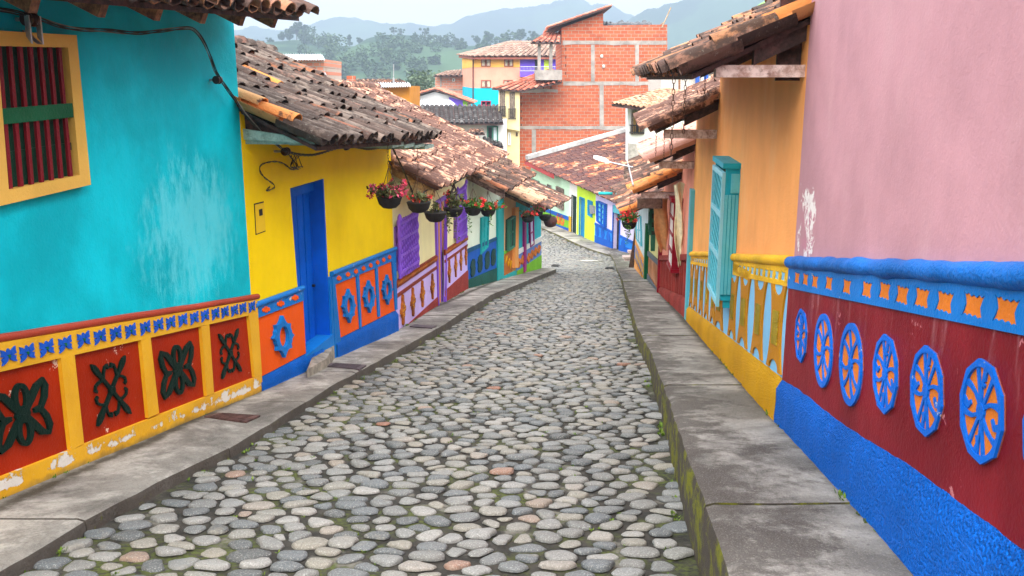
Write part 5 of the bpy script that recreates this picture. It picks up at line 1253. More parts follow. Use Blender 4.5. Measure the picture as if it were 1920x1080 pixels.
class FW(Wall):                                                  # a wall square to the view, left to right
    def __init__(s, xl, xr, y, yr=None):
        a, b = PT(xl, 200, y), PT(xr, 200, yr or y); super().__init__((a.x, a.y), (b.x, b.y), 'L')
def quad_px(W, m, L, d0, d1, mi=0): W.slab(m, [W.px(*p) for p in L], d0, d1, mi)
def rect(x0, y0, x1, y1): return ((x0, y0), (x1, y0), (x1, y1), (x0, y1))
def fwin(W, parent, r, frame, glass=GLASS, mull=1, d=.08, name='window', curt=None):
    m = MB(); quad_px(W, m, rect(*r), .01, .03); o = m.build(name, glass, parent)
    q = [W.px(*p) for p in rect(*r)]; w = .09; m = MB(); (x0, z1), (x1, _), (_, z0) = q[0], q[1], q[2]
    W.ubox(m, x0, x0 + w, z0, z1, .01, d); W.ubox(m, x1 - w, x1, z0, z1, .01, d); W.ubox(m, x0 + w, x1 - w, z1 - w, z1, .01, d - .002); W.ubox(m, x0 + w, x1 - w, z0, z0 + w, .01, d - .002)
    for k in range(mull): x = x0 + (x1 - x0) * (k + 1) / (mull + 1); W.ubox(m, x - w / 2, x + w / 2, z0 + w, z1 - w, .01, d - .004)
    m.build('window_frame', frame, o)
    if curt:
        m = MB(); n = 20
        for (a, b) in ((x0 + w, x0 + (x1 - x0) * .38), (x1 - (x1 - x0) * .38, x1 - w)):
            vs = []
            for i in range(n + 1):
                u = a + (b - a) * i / n; dd = .04 + .012 * math.sin(i * 1.9); vs += [W.pt(u, z0 + w, dd), W.pt(u, z1 - w, dd)]
            m.add(vs, [(2 * i, 2 * i + 1, 2 * i + 3, 2 * i + 2) for i in range(n)])
        m.build('curtain', curt, o, 80)
    return o
def railing(W, parent, r, d, mat=IRON, n=8):
    q = [W.px(*p, d) for p in rect(*r)]; (x0, z1), (x1, _), (_, z0) = q[0], q[1], q[2]; m = MB()
    for z in (z0 + .05, z1): W.rod(m, [(x0, z, .0), (x0, z, d), (x1, z, d), (x1, z, .0)], .03, 6)
    for k in range(n + 1): x = x0 + (x1 - x0) * k / n; W.rod(m, [(x, z0, d), (x, z1, d)], .018, 5)
    return m.build('balcony_railing', mat, parent)
ZB = -16.0
# ---- big unfinished brick building
Y = 67; W = FW(975, 1252, Y); tBB = thing('brick_building', 'tall unfinished hollow brick building with grey concrete bands and shed roof', 'building', W.pt(W.L / 2, -9))
outl = [(975, 420), (975, 152), (1053, 152), (1053, 52), (1131, 24), (1131, 48), (1251, 46), (1252, 420)]
m = MB(); uz = [W.px(*p) for p in outl]; m.prism([W.pt(u, z, 0) for u, z in uz], [W.pt(u, z, -9) for u, z in uz]); wl = m.build('wall', BR_UP, tBB)
CB = flat('far_concrete', (.33, .30, .28), .9, 0, .22, 1.5, .01); m = MB()
for r in [(1055, 76.5, 1250, 84), (1056, 153, 1248, 160), (975, 236, 1180, 243), (975, 167, 1046, 173)]: 
    n = 10; a = [(r[0] + (r[2] - r[0]) * i / n, r[1] + rnd(-.6, .6)) for i in range(n + 1)]; b = [(r[0] + (r[2] - r[0]) * i / n, r[3] + rnd(-1.2, 1.2)) for i in range(n + 1)]
    quad_px(W, m, a + b[::-1], .001, .03)
for r in [(1108, 84, 1115, 153), (1191, 84, 1198, 153), (1124, 160, 1132, 236), (997, 243, 1005, 290)]: quad_px(W, m, rect(*r), .001, .032)
m.build('concrete_band', CB, wl)
m = MB()
for y in range(90, 150, 15): quad_px(W, m, rect(1060, y, 1061.5, y + 5), .0, .012)
for y in range(180, 240, 13): quad_px(W, m, rect(976.5, y, 978, y + 5), .0, .012)
for x in (988, 1003, 1018, 1032): quad_px(W, m, rect(x, 161.5, x + 2, 166), .0, .012)
m.build('brick_socket', DARK, wl)
far_roof(tBB, [PT(1030, 50, 66.3), PT(1030, 50, 76), PT(1147, 10, 76), PT(1147, 10, 66.3)][0:1] + [PT(1030, 50, 66.3) + V((0, 9, 0)), PT(1147, 10, 66.3) + V((0, 9, 0)), PT(1147, 10, 66.3)], [T_RED])
for (x, y) in ((1128, 105), (1131.5, 124)):
    m = MB(); (u, z) = W.px(x, y); W.rod(m, [(u, z, 0), (u, z, .12), (u, z - .05, .2)], .10, 10); m.build('vent_cap', WHITE, tBB)
# tarpaulin heaped on the parapet
m = MB(); n, k = 36, 8; vs = []
for i in range(n + 1):
    for j in range(k + 1):
        p = PT(1130 + 94 * i / n, 48, Y) + V((0, .2 + j * .3, 0)); p.z += .42 * math.sin(math.pi * j / k) * (.5 + .9 * abs(noise.noise(V((i * .35, j * .4, 0))))) + (.05 if 0 < j < k else -.02); vs.append(p)
m.add(vs, [(i * (k + 1) + j, i * (k + 1) + j + 1, (i + 1) * (k + 1) + j + 1, (i + 1) * (k + 1) + j) for i in range(n) for j in range(k)])
tag(m.build('tarpaulin', flat('black_tarpaulin', (.02, .025, .035), .4, 0, .3, 6, .02), None, None, PT(1177, 48, Y)), 'crumpled black tarpaulin on top of the brick building', 'tarpaulin')
m = MB(); m.tube([PT(1241, 52, Y - .1), PT(1258, 14, Y - .1)], .05, 6); m.tube([PT(1247, 40, Y - .1), PT(1239, 46, Y + .2)], .04, 6); tag(m.build('wooden_pole', wood('pole_wood', (.50, .40, .28), (.3, .2, .12)), None, None, PT(1244, 52, Y)), 'thin wooden pole leaning from the corner of the brick parapet', 'pole')
far_roof(tBB, [PT(995, 79, 64.5), PT(1052, 80, 64.5), PT(1052, 60, 68.5), PT(1024, 63, 68.5)], [T_RED], name='porch_roof')
for x in (1011, 1033):
    m = MB(); a, b = PT(x, 79, 65), PT(x, 142, 65); m.box((a + b) / 2, (.22, .22, (a - b).length)); m.build('porch_post', CB, tBB)
m = MB(); a, b = PT(1004, 131, 64.8), PT(1054, 150, 64.8); m.prism([a, V((b.x, a.y, a.z)), b, V((a.x, b.y, b.z))], [p + V((0, 4, 0)) for p in (a, V((b.x, a.y, a.z)), b, V((a.x, b.y, b.z)))]); m.build('porch_floor', CB, tBB)
far_roof(tBB, [PT(922, 165, 64.8), PT(976, 170, 64.8), PT(1036, 131, 68), PT(1030, 131, 68)], [T_RED], name='lean_to_roof'); far_roof(tBB, [PT(976, 170, 64.8), PT(1054, 153, 64.8), PT(1052, 142, 67), PT(1036, 131, 68)], [T_RED], name='lean_to_roof')
# ---- cream tower
W = FW(935, 974.5, 65.6); tCT = thing('apartment_building', 'narrow cream house with two tall balcony windows beside the brick building', 'building', W.pt(W.L / 2, -9))
m = MB(); quad_px(W, m, [(935, 168), (974.5, 168), (974.5, 245), (935, 238)], -8, .5); quad_px(W, m, [(949, 240), (974.5, 244), (974.5, 420), (949, 420)], -8, .0); m.build('wall', paint('tower_cream', (.80, .66, .36), .7, .06, .08), tCT)
class Off(FW): pass
W2 = FW(935, 974.5, 65.1)
for r in [(937, 170, 947, 217), (955.5, 173, 965.5, 221)]: fwin(W2, tCT, r, WOODB, GLASS, 1, .08, 'balcony_door', CURT)
railing(W2, tCT, (936, 200, 948, 219), .35, n=7); railing(W2, tCT, (953.5, 204, 967, 224), .35, n=7)
fwin(W, tCT, (952.5, 248, 958, 272), WHITE, GLASS, 0); fwin(W, tCT, (967.5, 248, 970.5, 255), WOODB, GLASS, 0)
# ---- peach apartment block
Yp = 90; a, b = PT(887, 200, Yp), PT(1046, 200, Yp); c_ = PT(868, 200, Yp + 7)
WF_ = Wall((a.x, a.y), (b.x, b.y), 'L'); WS_ = Wall((c_.x, c_.y), (a.x, a.y), 'L')
tPB = thing('apartment_building', 'peach and turquoise apartment block with purple balcony under a pale hipped roof', 'building', V(((a.x + b.x) / 2, Yp, -9)))
zt = WF_.px(900, 104)[1]; foot = [V((a.x, a.y, 0)), V((b.x, b.y, 0)), V((b.x, b.y + 10, 0)), V((c_.x, c_.y + 4, 0)), V((c_.x, c_.y, 0))]
m = MB(); m.prism([p + V((0, 0, zt)) for p in foot], [p + V((0, 0, ZB)) for p in foot]); wl = m.build('wall', paint('block_peach', (.86, .37, .27), .7, .05, .05), tPB)
OB = paint('block_amber', (.86, .47, .10), .7, .05, .05); TB_ = paint('block_turquoise', (.005, .46, .62), .7, .06, .06); PUB = paint('block_purple', (.16, .09, .60), .7, .06, .05)
m = MB(); quad_px(WF_, m, rect(887, 105, 975, 126), .001, .03); WS_.slab(m, [(0, WF_.px(900, 126)[1]), (WS_.L, WF_.px(900, 126)[1]), (WS_.L, zt), (0, zt)], .001, .03); m.build('painted_band', OB, wl)
m = MB(); quad_px(WF_, m, rect(887, 165, 975, 330), .001, .03); WS_.slab(m, [(0, ZB), (WS_.L, ZB), (WS_.L, WF_.px(900, 165)[1]), (0, WF_.px(900, 162)[1])], .001, .03); m.build('painted_band', TB_, wl)
m = MB(); quad_px(WF_, m, rect(975, 106, 1046, 144), .001, .02); o = m.build('balcony', PUB, tPB); m = MB(); quad_px(WF_, m, rect(975, 134.5, 1046, 144), .02, .9); m.build('balcony_parapet', PUB, o)
m = MB(); quad_px(WF_, m, rect(1003, 112, 1009, 134), .02, .06); m.build('balcony_door', DARK, o); m = MB(); quad_px(WF_, m, rect(1020, 112, 1029, 131), .02, .05); m.build('balcony_door', LIME, o); railing(WF_, tPB, (976, 125, 1045, 134), .9, STEEL, 26)
for r in [(902, 110, 920, 125), (945, 110.5, 962.5, 125), (902, 150, 920.5, 164.5), (944, 150, 962, 164)]: fwin(WF_, tPB, r, paint('block_brown', (.30, .10, .07), .6, .1, .1) if r[0] == 902 and r[1] == 110 else bpy.data.materials['block_brown'], GLASS, 1, .1, 'window', CURT)
fwin(WF_, tPB, (902, 189, 920.5, 199), paint('block_red', (.35, .03, .08), .6, .1, .1), GLASS, 1, .1)
e0, e1 = PT(884.5, 105, Yp - .7), PT(1050, 105, Yp - .7); r0, r1 = PT(962, 78, Yp + 5), PT(1055, 79, Yp + 5); el = PT(860, 102.5, Yp + 8)
far_roof(tPB, [e0, e1, r1, r0], [T_GREYR], .42, .8, jit=.2); far_roof(tPB, [el, e0, r0, r0 + V((-.3, .5, 0))], [T_GREYR], .42, .8, jit=.2)
m = MB(); m.prism([e0, e1, e1 - V((0, 0, .3)), e0 - V((0, 0, .3))], [p + V((0, .1, 0)) for p in (e0, e1, e1 - V((0, 0, .3)), e0 - V((0, 0, .3)))]); m.prism([el, e0, e0 - V((0, 0, .3)), el - V((0, 0, .3))], [p + V((.1, .1, 0)) for p in (el, e0, e0 - V((0, 0, .3)), el - V((0, 0, .3)))]); m.build('fascia', bpy.data.materials['block_brown'], tPB)
m = MB(); m.tube([PT(887, 108, Yp - .12), PT(887, 198, Yp - .12)], .07, 6); m.build('drainpipe', WOODD, tPB)
# ---- small far brick house
W = FW(816, 869, 98); t = thing('brick_house', 'small far brick house beside the peach block', 'house', W.pt(W.L / 2, -9)); m = MB(); quad_px(W, m, rect(816, 142, 869, 330), -8, 0); wl = m.build('wall', BR_PALE, t)
m = MB(); quad_px(W, m, rect(825, 143, 828, 170), .001, .03); quad_px(W, m, rect(816, 166.5, 869, 169), .001, .035); m.build('concrete_band', CB, wl); fwin(W, t, (848, 147, 853, 153), WHITE, GLASS, 0)
far_roof(t, [PT(813, 142, 97), PT(871, 142, 97), PT(871, 131, 101), PT(838, 134, 101)], [T_GREYR, T_BLK], .42, .8)
# ---- white house with black roof
W = FW(855, 950, 63.5); t = thing('white_house', 'white house with black weathered tile roof and green framed door', 'house', W.pt(W.L / 2, -9)); m = MB(); quad_px(W, m, rect(760, 224, 950, 420), -8, 0); m.build('wall', paint('white_house_paint', (.74, .74, .74), .7, .05, .08), t)
far_roof(t, [PT(770, 231, 62.6), PT(944, 231, 62.6), PT(938, 198, 67), PT(770, 198, 67)], [T_BLK], .34, .5, caps=False, jit=1.2)
fwin(W, t, (913, 236, 934, 300), FRAMEG, DARK, 1, .12, 'door'); m = MB(); quad_px(W, m, rect(925.5, 238, 932, 266), .05, .07); m.build('door_pane', PALEBL, t)
far_roof(t, [PT(868, 252, 61), PT(909, 250, 61), PT(906, 243, 62.6), PT(880, 243, 62.6)], [T_MIX], .3, .4, name='porch_roof'); far_roof(t, [PT(905, 268, 60.5), PT(944, 276, 60.5), PT(940, 268, 62.6), PT(905, 256, 62.6)], [T_BLK], .3, .4, name='porch_roof')
# ---- gabled house with zinc porch
W = FW(770, 882, 74); t = thing('gabled_house', 'low gabled house with purple side wall and zinc porch roof', 'house', W.pt(W.L / 2, -9))
m = MB(); quad_px(W, m, [(776, 330), (776, 184), (815.5, 172), (876, 190), (876, 330)], -7, 0); m.build('wall', paint('gable_grey', (.55, .56, .57), .8, .05, .08), t)
m = MB(); quad_px(W, m, [(842, 182), (868, 188.5), (868, 215), (842, 215)], .001, .03); quad_px(W, m, [(868, 188.5), (876, 191), (876, 215), (868, 215)], .001, .032, 1); m.build('painted_panel', [PUB, LIMEG], t)
g = V((0, 7, 0)); ap = PT(815.5, 166, 73.5)
far_roof(t, [PT(765, 181, 73.5) + g, PT(765, 181, 73.5), ap, ap + g], [T_RED], .34, .6); far_roof(t, [PT(884, 192, 73.5), PT(884, 192, 73.5) + g, ap + g, ap], [T_RED], .34, .6)
corr(t, [PT(768, 197, 71.5), PT(856, 197, 71.5), PT(843, 186, 74.1), PT(776, 186, 74.1)], ZINC, 20, .05, 'porch_roof')
# ---- orange house with zinc and tile roof
W = FW(635, 768, 53); t = thing('orange_house', 'low orange house with zinc edged tile roof and brick chimney', 'house', W.pt(W.L / 2, -8)); m = MB(); quad_px(W, m, rect(600, 161, 768, 330), -6, 0); m.build('wall', paint('low_house_orange', (.56, .23, .03), .7, .06, .08), t)
corr(t, [PT(635, 165, 52.3), PT(770, 161, 52.3), PT(768, 155, 54), PT(630, 156, 54)], ZINC, 30, .05); far_roof(t, [PT(618, 159, 54.2), PT(765, 157, 54.2), PT(750, 150, 57), PT(612, 150, 57)], [T_MIX, T_NEW], .3, .5)
m = MB(); quad_px(FW(640, 700, 54), m, rect(650, 142, 664, 160), -.6, 0); m.build('chimney', BR_UP, t); m = MB(); m.tube([PT(738, 160, 53.5), PT(738, 120, 53.5)], .025, 6); m.tube([PT(738, 160, 53.5), PT(738, 146, 53.5)], .06, 6)
tag(m.build('antenna_pole', STEEL, None, None, PT(738, 160, 53.5)), 'slim antenna pole on the low orange house', 'antenna')
# ---- brick shack with corrugated roof
W = FW(497, 608, 49); t = thing('brick_house', 'small brick house with white corrugated roof above the dark tile roof', 'house', W.pt(W.L / 2, -8)); m = MB(); quad_px(W, m, rect(440, 111, 557, 330), -5, -.02); m.build('painted_wall', paint('shack_amber', (.62, .34, .05), .7, .1, .1), t)
m = MB(); quad_px(W, m, rect(556, 111, 607.5, 330), -5, 0); m.build('wall', brick('shack_brick', 'x', (.60, .20, .12), (.66, .26, .16), (.45, .36, .30), .36, .22, .028, .04), t)
corr(t, [PT(480, 112, 48.2), PT(609, 111, 48.2), PT(604, 102, 52), PT(485, 102, 52)], ZINC, 26, .045); corr(t, [PT(560, 141, 48.3), PT(612, 140, 48.3), PT(610, 135, 49.2), PT(560, 136, 49.2)], ZINC, 10, .03, 'lower_roof')
far_roof(t, [PT(570, 154, 46.5), PT(616, 154, 46.5), PT(612, 140, 48.3), PT(575, 140, 48.3)], [T_MIX, T_NEW], .26, .4, name='porch_roof')
# ---- white balcony house on the right, grey wall with washing behind it
W = FW(1177, 1300, 41); t = thing('white_house', 'white house with iron balcony window under a pale tile roof', 'house', W.pt(W.L / 2, -7)); m = MB(); quad_px(W, m, [(1177, 420), (1177, 196), (1211, 202), (1300, 176), (1300, 420)], -.8, 0); m.build('wall', paint('balcony_white', (.78, .79, .80), .7, .05, .08), t)
m = MB(); quad_px(W, m, [(1177, 420), (1177, 268), (1211, 272), (1211, 420)], .001, .02); m.build('cement_foot', CONC, t)
far_roof(t, [PT(1147, 194, 40.4), PT(1213, 203, 39.4), PT(1300, 174, 42), PT(1244, 166, 44)], [T_LIGHT], .24, .4, jit=.8); fwin(W, t, (1184, 205, 1207.5, 252), WOODB, DARK, 0, .08, 'balcony_window', flat('gold_curtain', (.46, .31, .10), .9, 0, .12, 9, .004)); railing(W, t, (1183, 235, 1208, 251), .30, n=7)
W = FW(1245, 1380, 52); t = thing('grey_house', 'grey rendered upper storey with open window behind the roofs', 'house', W.pt(W.L / 2, -7)); m = MB(); quad_px(W, m, rect(1240, 136, 1400, 400), -5, 0); m.build('wall', PLASTER, t); fwin(W, t, (1328, 142, 1345, 166), WHITE, DARK, 1, .08)
m = MB(); quad_px(W, m, rect(1240, 130, 1400, 136), -5, .3); m.build('roof_slab', CB, t)
for x, mt in ((1270.5, RAFT), (1313, WHITE)):
    m = MB(); quad_px(W, m, rect(x - 1.6, 136, x + 1.6, 172), .5, .6); m.build('post', mt, t)
LB = flat('washing_blue', (.03, .10, .42), .9, 0, .15, 5, .004)
for i, (x, y0, y1) in enumerate([(1306, 138, 158), (1322, 138, 164)]):
    m = MB(); W.slab(m, [W.px(x - 4, y0), W.px(x + 4, y0), W.px(x + 3.2, y1), W.px(x - 4.5, y1 - 1)], .30, .33)
    tag(m.build('hung_washing', LB, None, None, W.pt(*W.px(x, y1), .3)), ['shorter blue garment on the washing line by the grey house', 'longer blue garment on the washing line by the grey house'][i], 'laundry', 'washing on the line')
m = MB(); W.rod(m, [(W.px(1262, 138)[0], W.px(1262, 138)[1], .315), (W.px(1335, 138)[0], W.px(1335, 138)[1], .315)], .012, 5); tag(m.build('washing_line', BLACK, None, None, W.pt(*W.px(1300, 138), .3)), 'washing line strung along the grey rendered wall', 'washing line')
# ------------------------------------------------------------------ hills
def crest(L):
    def f(px):
        if px <= L[0][0]: return L[0][1]
        for (a, p), (b, q) in zip(L, L[1:]):
            if px <= b: return p + (q - p) * (px - a) / (b - a)
        return L[-1][1]
    return f
cN = crest([(-1500, 150), (-600, 130), (0, 112), (440, 96), (513, 86), (556, 78), (592, 75), (624, 79), (657, 87), (692, 90), (722, 76), (743, 71), (792, 73), (819, 82), (862, 85), (920, 88), (1000, 80), (1080, 90), (1250, 110), (1500, 120), (3400, 150)])
cF = crest([(-1500, 70), (0, 90), (440, 71), (502, 59), (592, 55), (640, 44), (692, 38), (746, 47), (784, 43), (814, 50), (857, 42), (884, 30), (927, 21), (960, 23), (1007, 12), (1079, 14), (1132, 23), (1172, 45), (1300, 70), (3400, 90)])
cR = crest([(1040, 160), (1120, 70), (1172, 41), (1210, 25), (1260, 1), (1350, -45), (1500, -90), (2200, -60), (3400, 40)])
def hill(name, f, D, back, px0, px1, step, mat, rough, label, fz=1.0):
    mb = MB(); cols = []; px = px0
    while px <= px1: cols.append(px); px += step
    rows = [0, .1, .2, .3, .4, .5, .6, .7, .78, .86, .93, 1.0, 1.06]
    vs = []
    for px in cols:
        top = PT(px, f(px), D).z
        for r in rows:
            y = D - back * (1 - r); s = min(1, r); k = s * s * (3 - 2 * s)
            x = (px - 960) / FOC * D / .98
            z = -13 + (top + 13) * (k if r <= 1 else 1 - (r - 1) * 1.5)
            am = rough * (.25 + .75 * s) * (1 if r < 1 else .35)
            z += noise.noise(V((x / 80, y / 80, 1))) * am + noise.noise(V((x / 22, y / 22, 2))) * am * .3 * fz + (abs(noise.noise(V((x / 8, y / 8, 4)))) * am * .30 * fz if .93 <= r <= 1.06 else 0)
            vs.append((x, y, z))
    n = len(rows); mb.add(vs, [(i * n + j, i * n + j + 1, (i + 1) * n + j + 1, (i + 1) * n + j) for i in range(len(cols) - 1) for j in range(n - 1)])
    o = mb.build(name, mat, None, 180, (0, 0, 0)); tag(o, label, kind='structure'); return o
def hillmat(name, grass, wood_, lo, hi, sc):
    m, t, b = nt(name)
    o = mixc(t, ramp(t, noise_(t, sc * 4, 5), .35, .65), grass, tuple(x * 1.35 for x in grass))
    o = mixc(t, ramp(t, noise_(t, sc, 6, .65), lo, hi), o, wood_)
    t.links.new(o, b.inputs['Base Color']); b.inputs['Roughness'].default_value = 1; b.inputs['Specular IOR Level'].default_value = .05
    return m
DN = 620
hill('hills', cN, DN, 340, -1500, 3400, 7, hillmat('meadow_hill', (.045, .085, .042), (.022, .05, .032),   .52, .60, .011), 4.0, 'near green hill with meadows and woods')
hill('hills', cF, 2000, 600, -1500, 3400, 3.2, hillmat('far_wooded_hill', (.04, .08, .03), (.02, .045, .02), .45, .55, .006), 22.0, 'far blue ridge', .8)
hill('hills', cR, 1450, 480, 1040, 3400, 3.2, hillmat('right_wooded_hill', (.035, .075, .03), (.02, .045, .02), .45, .55, .006), 15.0, 'high blue ridge rising at the right', .8)
gm = MB()
xs_ = [-3000, -800, -300, -120, -60, -30, -15, -8, 0, 8, 15, 30, 60, 120, 300, 800, 3000]; ys_ = [-60, -20, 0, 8, 16, 24, 32, 38, 42, 46, 50, 58, 64, 70, 85, 110, 150, 250, 400, 800, 1500, 3000]
def gz(x, y): 
    z = G(y) - .30
    if y > 60: z -= min(6, (y - 60) * .16)
    return z
gm.add([(x, y, gz(x, y)) for y in ys_ for x in xs_], [(i * 17 + k, i * 17 + k + 1, i * 17 + 18 + k, i * 17 + 17 + k) for i in range(len(ys_) - 1) for k in range(16)])
tag(gm.build('ground', hillmat('town_ground', (.10, .12, .06), (.12, .10, .08), .45, .55, .1), None, None, (0, 0, 0)), 'sloping earth under the town', kind='structure')
# ------------------------------------------------------------------ trees
BARK = wood('bark', (.10, .07, .05), (.04, .03, .02))
def leafmat(name, a, b_, c_):
    m, t, b = nt(name); r = N(t, 'ShaderNodeValToRGB'); t.links.new(pos(t).outputs['Random Per Island'], r.inputs[0])
    el = r.color_ramp.elements; el.new(.5)
    for e, (p, c) in zip(el, [(0, a), (.5, b_), (1, c_)]): e.position = p; e.color = rgba(c)
    t.links.new(r.outputs[0], b.inputs['Base Color']); b.inputs['Roughness'].default_value = .6; b.inputs['Specular IOR Level'].default_value = .2
    return m
LEAFT = leafmat('tree_leaf', (.022, .05, .018), (.04, .085, .025), (.07, .12, .035))
def leaf_quad(mb, c, s, mi=0, drop=.5):
    d = V((rnd(-1, 1), rnd(-1, 1), rnd(-drop, drop))).normalized(); w = d.cross(V((rnd(-1, 1), rnd(-1, 1), rnd(-1, 1)))).normalized()
    mb.add([c - d * s, c + w * s * .45, c + d * s, c - w * s * .45], [(0, 1, 2, 3)], mi)
def tree_proto(h, shape, nl, label, loc, group):
    t = thing('tree', label, 'tree', loc, group); b = V(loc); m = MB()
    m.tube([b, b + V((.05 * h * rnd(-.3, .3), 0, h * .4)), b + V((.02 * h, 0, h * .85))], [h * .03, h * .02, h * .006], 7)
    blobs = []
    for k in range({'round': 11, 'tall': 12, 'cone': 10, 'open': 8}[shape]):
        if shape == 'round': c = V((rnd(-.28, .28), rnd(-.28, .28), rnd(.45, .9))); r = rnd(.12, .20)
        elif shape == 'tall': c = V((rnd(-.14, .14), rnd(-.14, .14), rnd(.28, .92))); r = rnd(.09, .15)
        elif shape == 'cone': z = rnd(.2, .95); c = V((rnd(-1, 1) * .30 * (1.05 - z), rnd(-1, 1) * .30 * (1.05 - z), z)); r = .06 + .14 * (1 - z)
        else: c = V((rnd(-.36, .36), rnd(-.3, .3), rnd(.6, .95))); r = rnd(.08, .13)
        blobs.append((b + c * h, r * h))
        m.tube([b + V((0, 0, h * min(.55, c.z * .7))), b + c * h], [h * .012, h * .004], 5)
    m.build('trunk', BARK, t); cr = MB()
    for k in range(nl):
        c, r = random.choice(blobs); d = V((rnd(-1, 1), rnd(-1, 1), rnd(-1, 1)))
        if d.length > 1 or d.length < .3: d = d.normalized() * rnd(.5, 1.05)
        leaf_quad(cr, c + V((d.x * r, d.y * r, d.z * r * .8)), h * rnd(.030, .052))
    cr.build('crown', LEAFT, t); return t
def copy_tree(o, loc, rz, s, label):
    r = o.copy(); C.objects.link(r); r.location = loc; r.rotation_euler = (0, 0, rz); r.scale = (s, s, s * rnd(.92, 1.1)); r['label'] = label
    for ch in o.children: c2 = ch.copy(); C.objects.link(c2); c2.parent = r
    return r
def hz(px, py, D=DN): return PT(px, py, D)
crest_trees = [  # px, base py, height px, shape, label
    (531, 81, 24, 'round', 'leftmost and smallest tree of the four on the left hilltop'), (543, 80, 32, 'tall', 'slim tree second in the row on the left hilltop'), (557, 78, 34, 'round', 'tallest broad tree on the left hilltop with a bare trunk'), (574, 76, 31, 'cone', 'pointed tree ending the row on the left hilltop'),
    (464, 84, 20, 'round', 'tree low on the left flank near the turquoise wall'), (507, 86, 18, 'round', 'single round tree left of the hilltop row'), (493, 86, 14, 'round', 'small tree beside the single round tree'), (479, 86, 16, 'round', 'small tree between two others on the left flank'),
    (656, 84, 22, 'cone', 'pointed tree in the dip between the two hills'), (674, 86, 18, 'round', 'first bush like tree in the dip'), (690, 88, 17, 'round', 'second bush like tree in the dip'), (704, 86, 13, 'round', 'lowest bush like tree in the dip'), (716, 80, 19, 'open', 'thin crowned tree at the foot of the meadow top'),
    (739, 72, 20, 'open', 'slender tree on the meadow top'), (752, 71, 18, 'open', 'forked tree next to the slender one on the meadow top'), (798, 76, 22, 'open', 'leaning tree at the right end of the meadow top'), (824, 92, 24, 'round', 'tree right of the meadow top'), (858, 104, 28, 'round', 'dark tree beside the roof of the peach block'),
    (893, 82, 22, 'round', 'broad tree behind the peach block roof'), (914, 80, 28, 'round', 'dark broad tree above the peach block roof'), (944, 78, 25, 'tall', 'tall tree above the middle of the peach roof'), (974, 78, 29, 'round', 'wide tree left of the brick shed roof'), (1000, 76, 22, 'round', 'tree half hidden by the porch roof'), (1020, 78, 21, 'round', 'tree behind the brick shed roof'), (1262, 88, 22, 'round', 'tree right of the brick building top')]
protos = {}
for i, (px, py, hp, shp, lab) in enumerate(crest_trees):
    D = DN - 4; loc = PT(px, cN(px) + 2.5 if py < cN(px) + 6 else py, D - (0 if py < cN(px) + 6 else 25)); h = hp * D / FOC * 1.05
    if shp not in protos: protos[shp] = (tree_proto(h, shp, {'round': 2400, 'tall': 2000, 'cone': 2000, 'open': 1100}[shp], lab, loc, 'trees along the near hilltop'), h)
    else: copy_tree(protos[shp][0], loc, rnd(0, 6), h / protos[shp][1], lab)
# woods on the slope: one mass
wm = MB()
def near_z(px, y):
    r = 1 - (DN - y) / 340; s = max(0, min(1, r)); top = PT(px, cN(px), DN).z; k = s * s * (3 - 2 * s); return -13 + (top + 13) * k
zones = [(745, 870, .45, .70, 26), (690, 780, .28, .5, 18), (870, 1020, .70, .90, 16), (600, 690, .80, .93, 10), (780, 860, .2, .5, 16), (640, 720, .42, .7, 9), (1010, 1400, .5, .95, 26), (800, 870, .78, .88, 5)]
for (a, b, r0_, r1_, n) in zones:
    for k in range(n):
        px = rnd(a, b); r = rnd(r0_, r1_); y = DN - 340 * (1 - r); z = near_z(px, y); x = (px - 960) / FOC * DN / .98
        R = rnd(2.2, 4.4); hgt = rnd(.9, 1.5)
        for q in range(170):
            d = V((rnd(-1, 1), rnd(-1, 1), rnd(-1, 1))).normalized() * rnd(.5, 1.05); leaf_quad(wm, V((x + d.x * R, y + d.y * R, z + R * hgt * .8 + d.z * R * hgt)), rnd(.6, 1.1))
tag(wm.build('woods', LEAFT, None, None, (0, 0, 0)), 'hazy woods on the slope below the hilltop', 'woods', None, 'stuff')
# bushes at the town's edge
bmh = MB()
for k in range(26):
    c = PT(rnd(775, 815), rnd(146, 166), 120) + V((0, rnd(-3, 3), 0))
    for q in range(40): d = V((rnd(-1, 1), rnd(-1, 1), rnd(-1, 1))); leaf_quad(bmh, c + d * 1.1, rnd(.2, .4))
tag(bmh.build('shrubbery', leafmat('shrub_leaf', (.05, .09, .06), (.09, .14, .08), (.15, .20, .13)), None, None, PT(795, 168, 120)), 'grey green shrubs at the edge of the town', 'shrubs', None, 'stuff')
# ------------------------------------------------------------------ air
hb = MB(); x0, x1, y0, y1, z0, z1 = -4300, 4300, -80, 2080, -40, 300
hb.prism([V((x0, y0, z0)), V((x1, y0, z0)), V((x1, y1, z0)), V((x0, y1, z0))], [V((x0, y0, z1)), V((x1, y0, z1)), V((x1, y1, z1)), V((x0, y1, z1))])
hm = bpy.data.materials.new('haze_air'); hm.use_nodes = True; t = hm.node_tree
for n in list(t.nodes): t.nodes.remove(n)
o = t.nodes.new('ShaderNodeOutputMaterial'); pv = t.nodes.new('ShaderNodeVolumePrincipled'); t.links.new(pv.outputs[0], o.inputs['Volume'])
pv.inputs['Color'].default_value = (.45, .58, .76, 1); pv.inputs['Density'].default_value = HAZE; pv.inputs['Anisotropy'].default_value = .2
tag(hb.build('haze', hm, None, None, (0, 0, 0)), 'pale blue morning haze', 'haze', None, 'stuff')
# ------------------------------------------------------------------ things hung and lying about
random.seed(21)
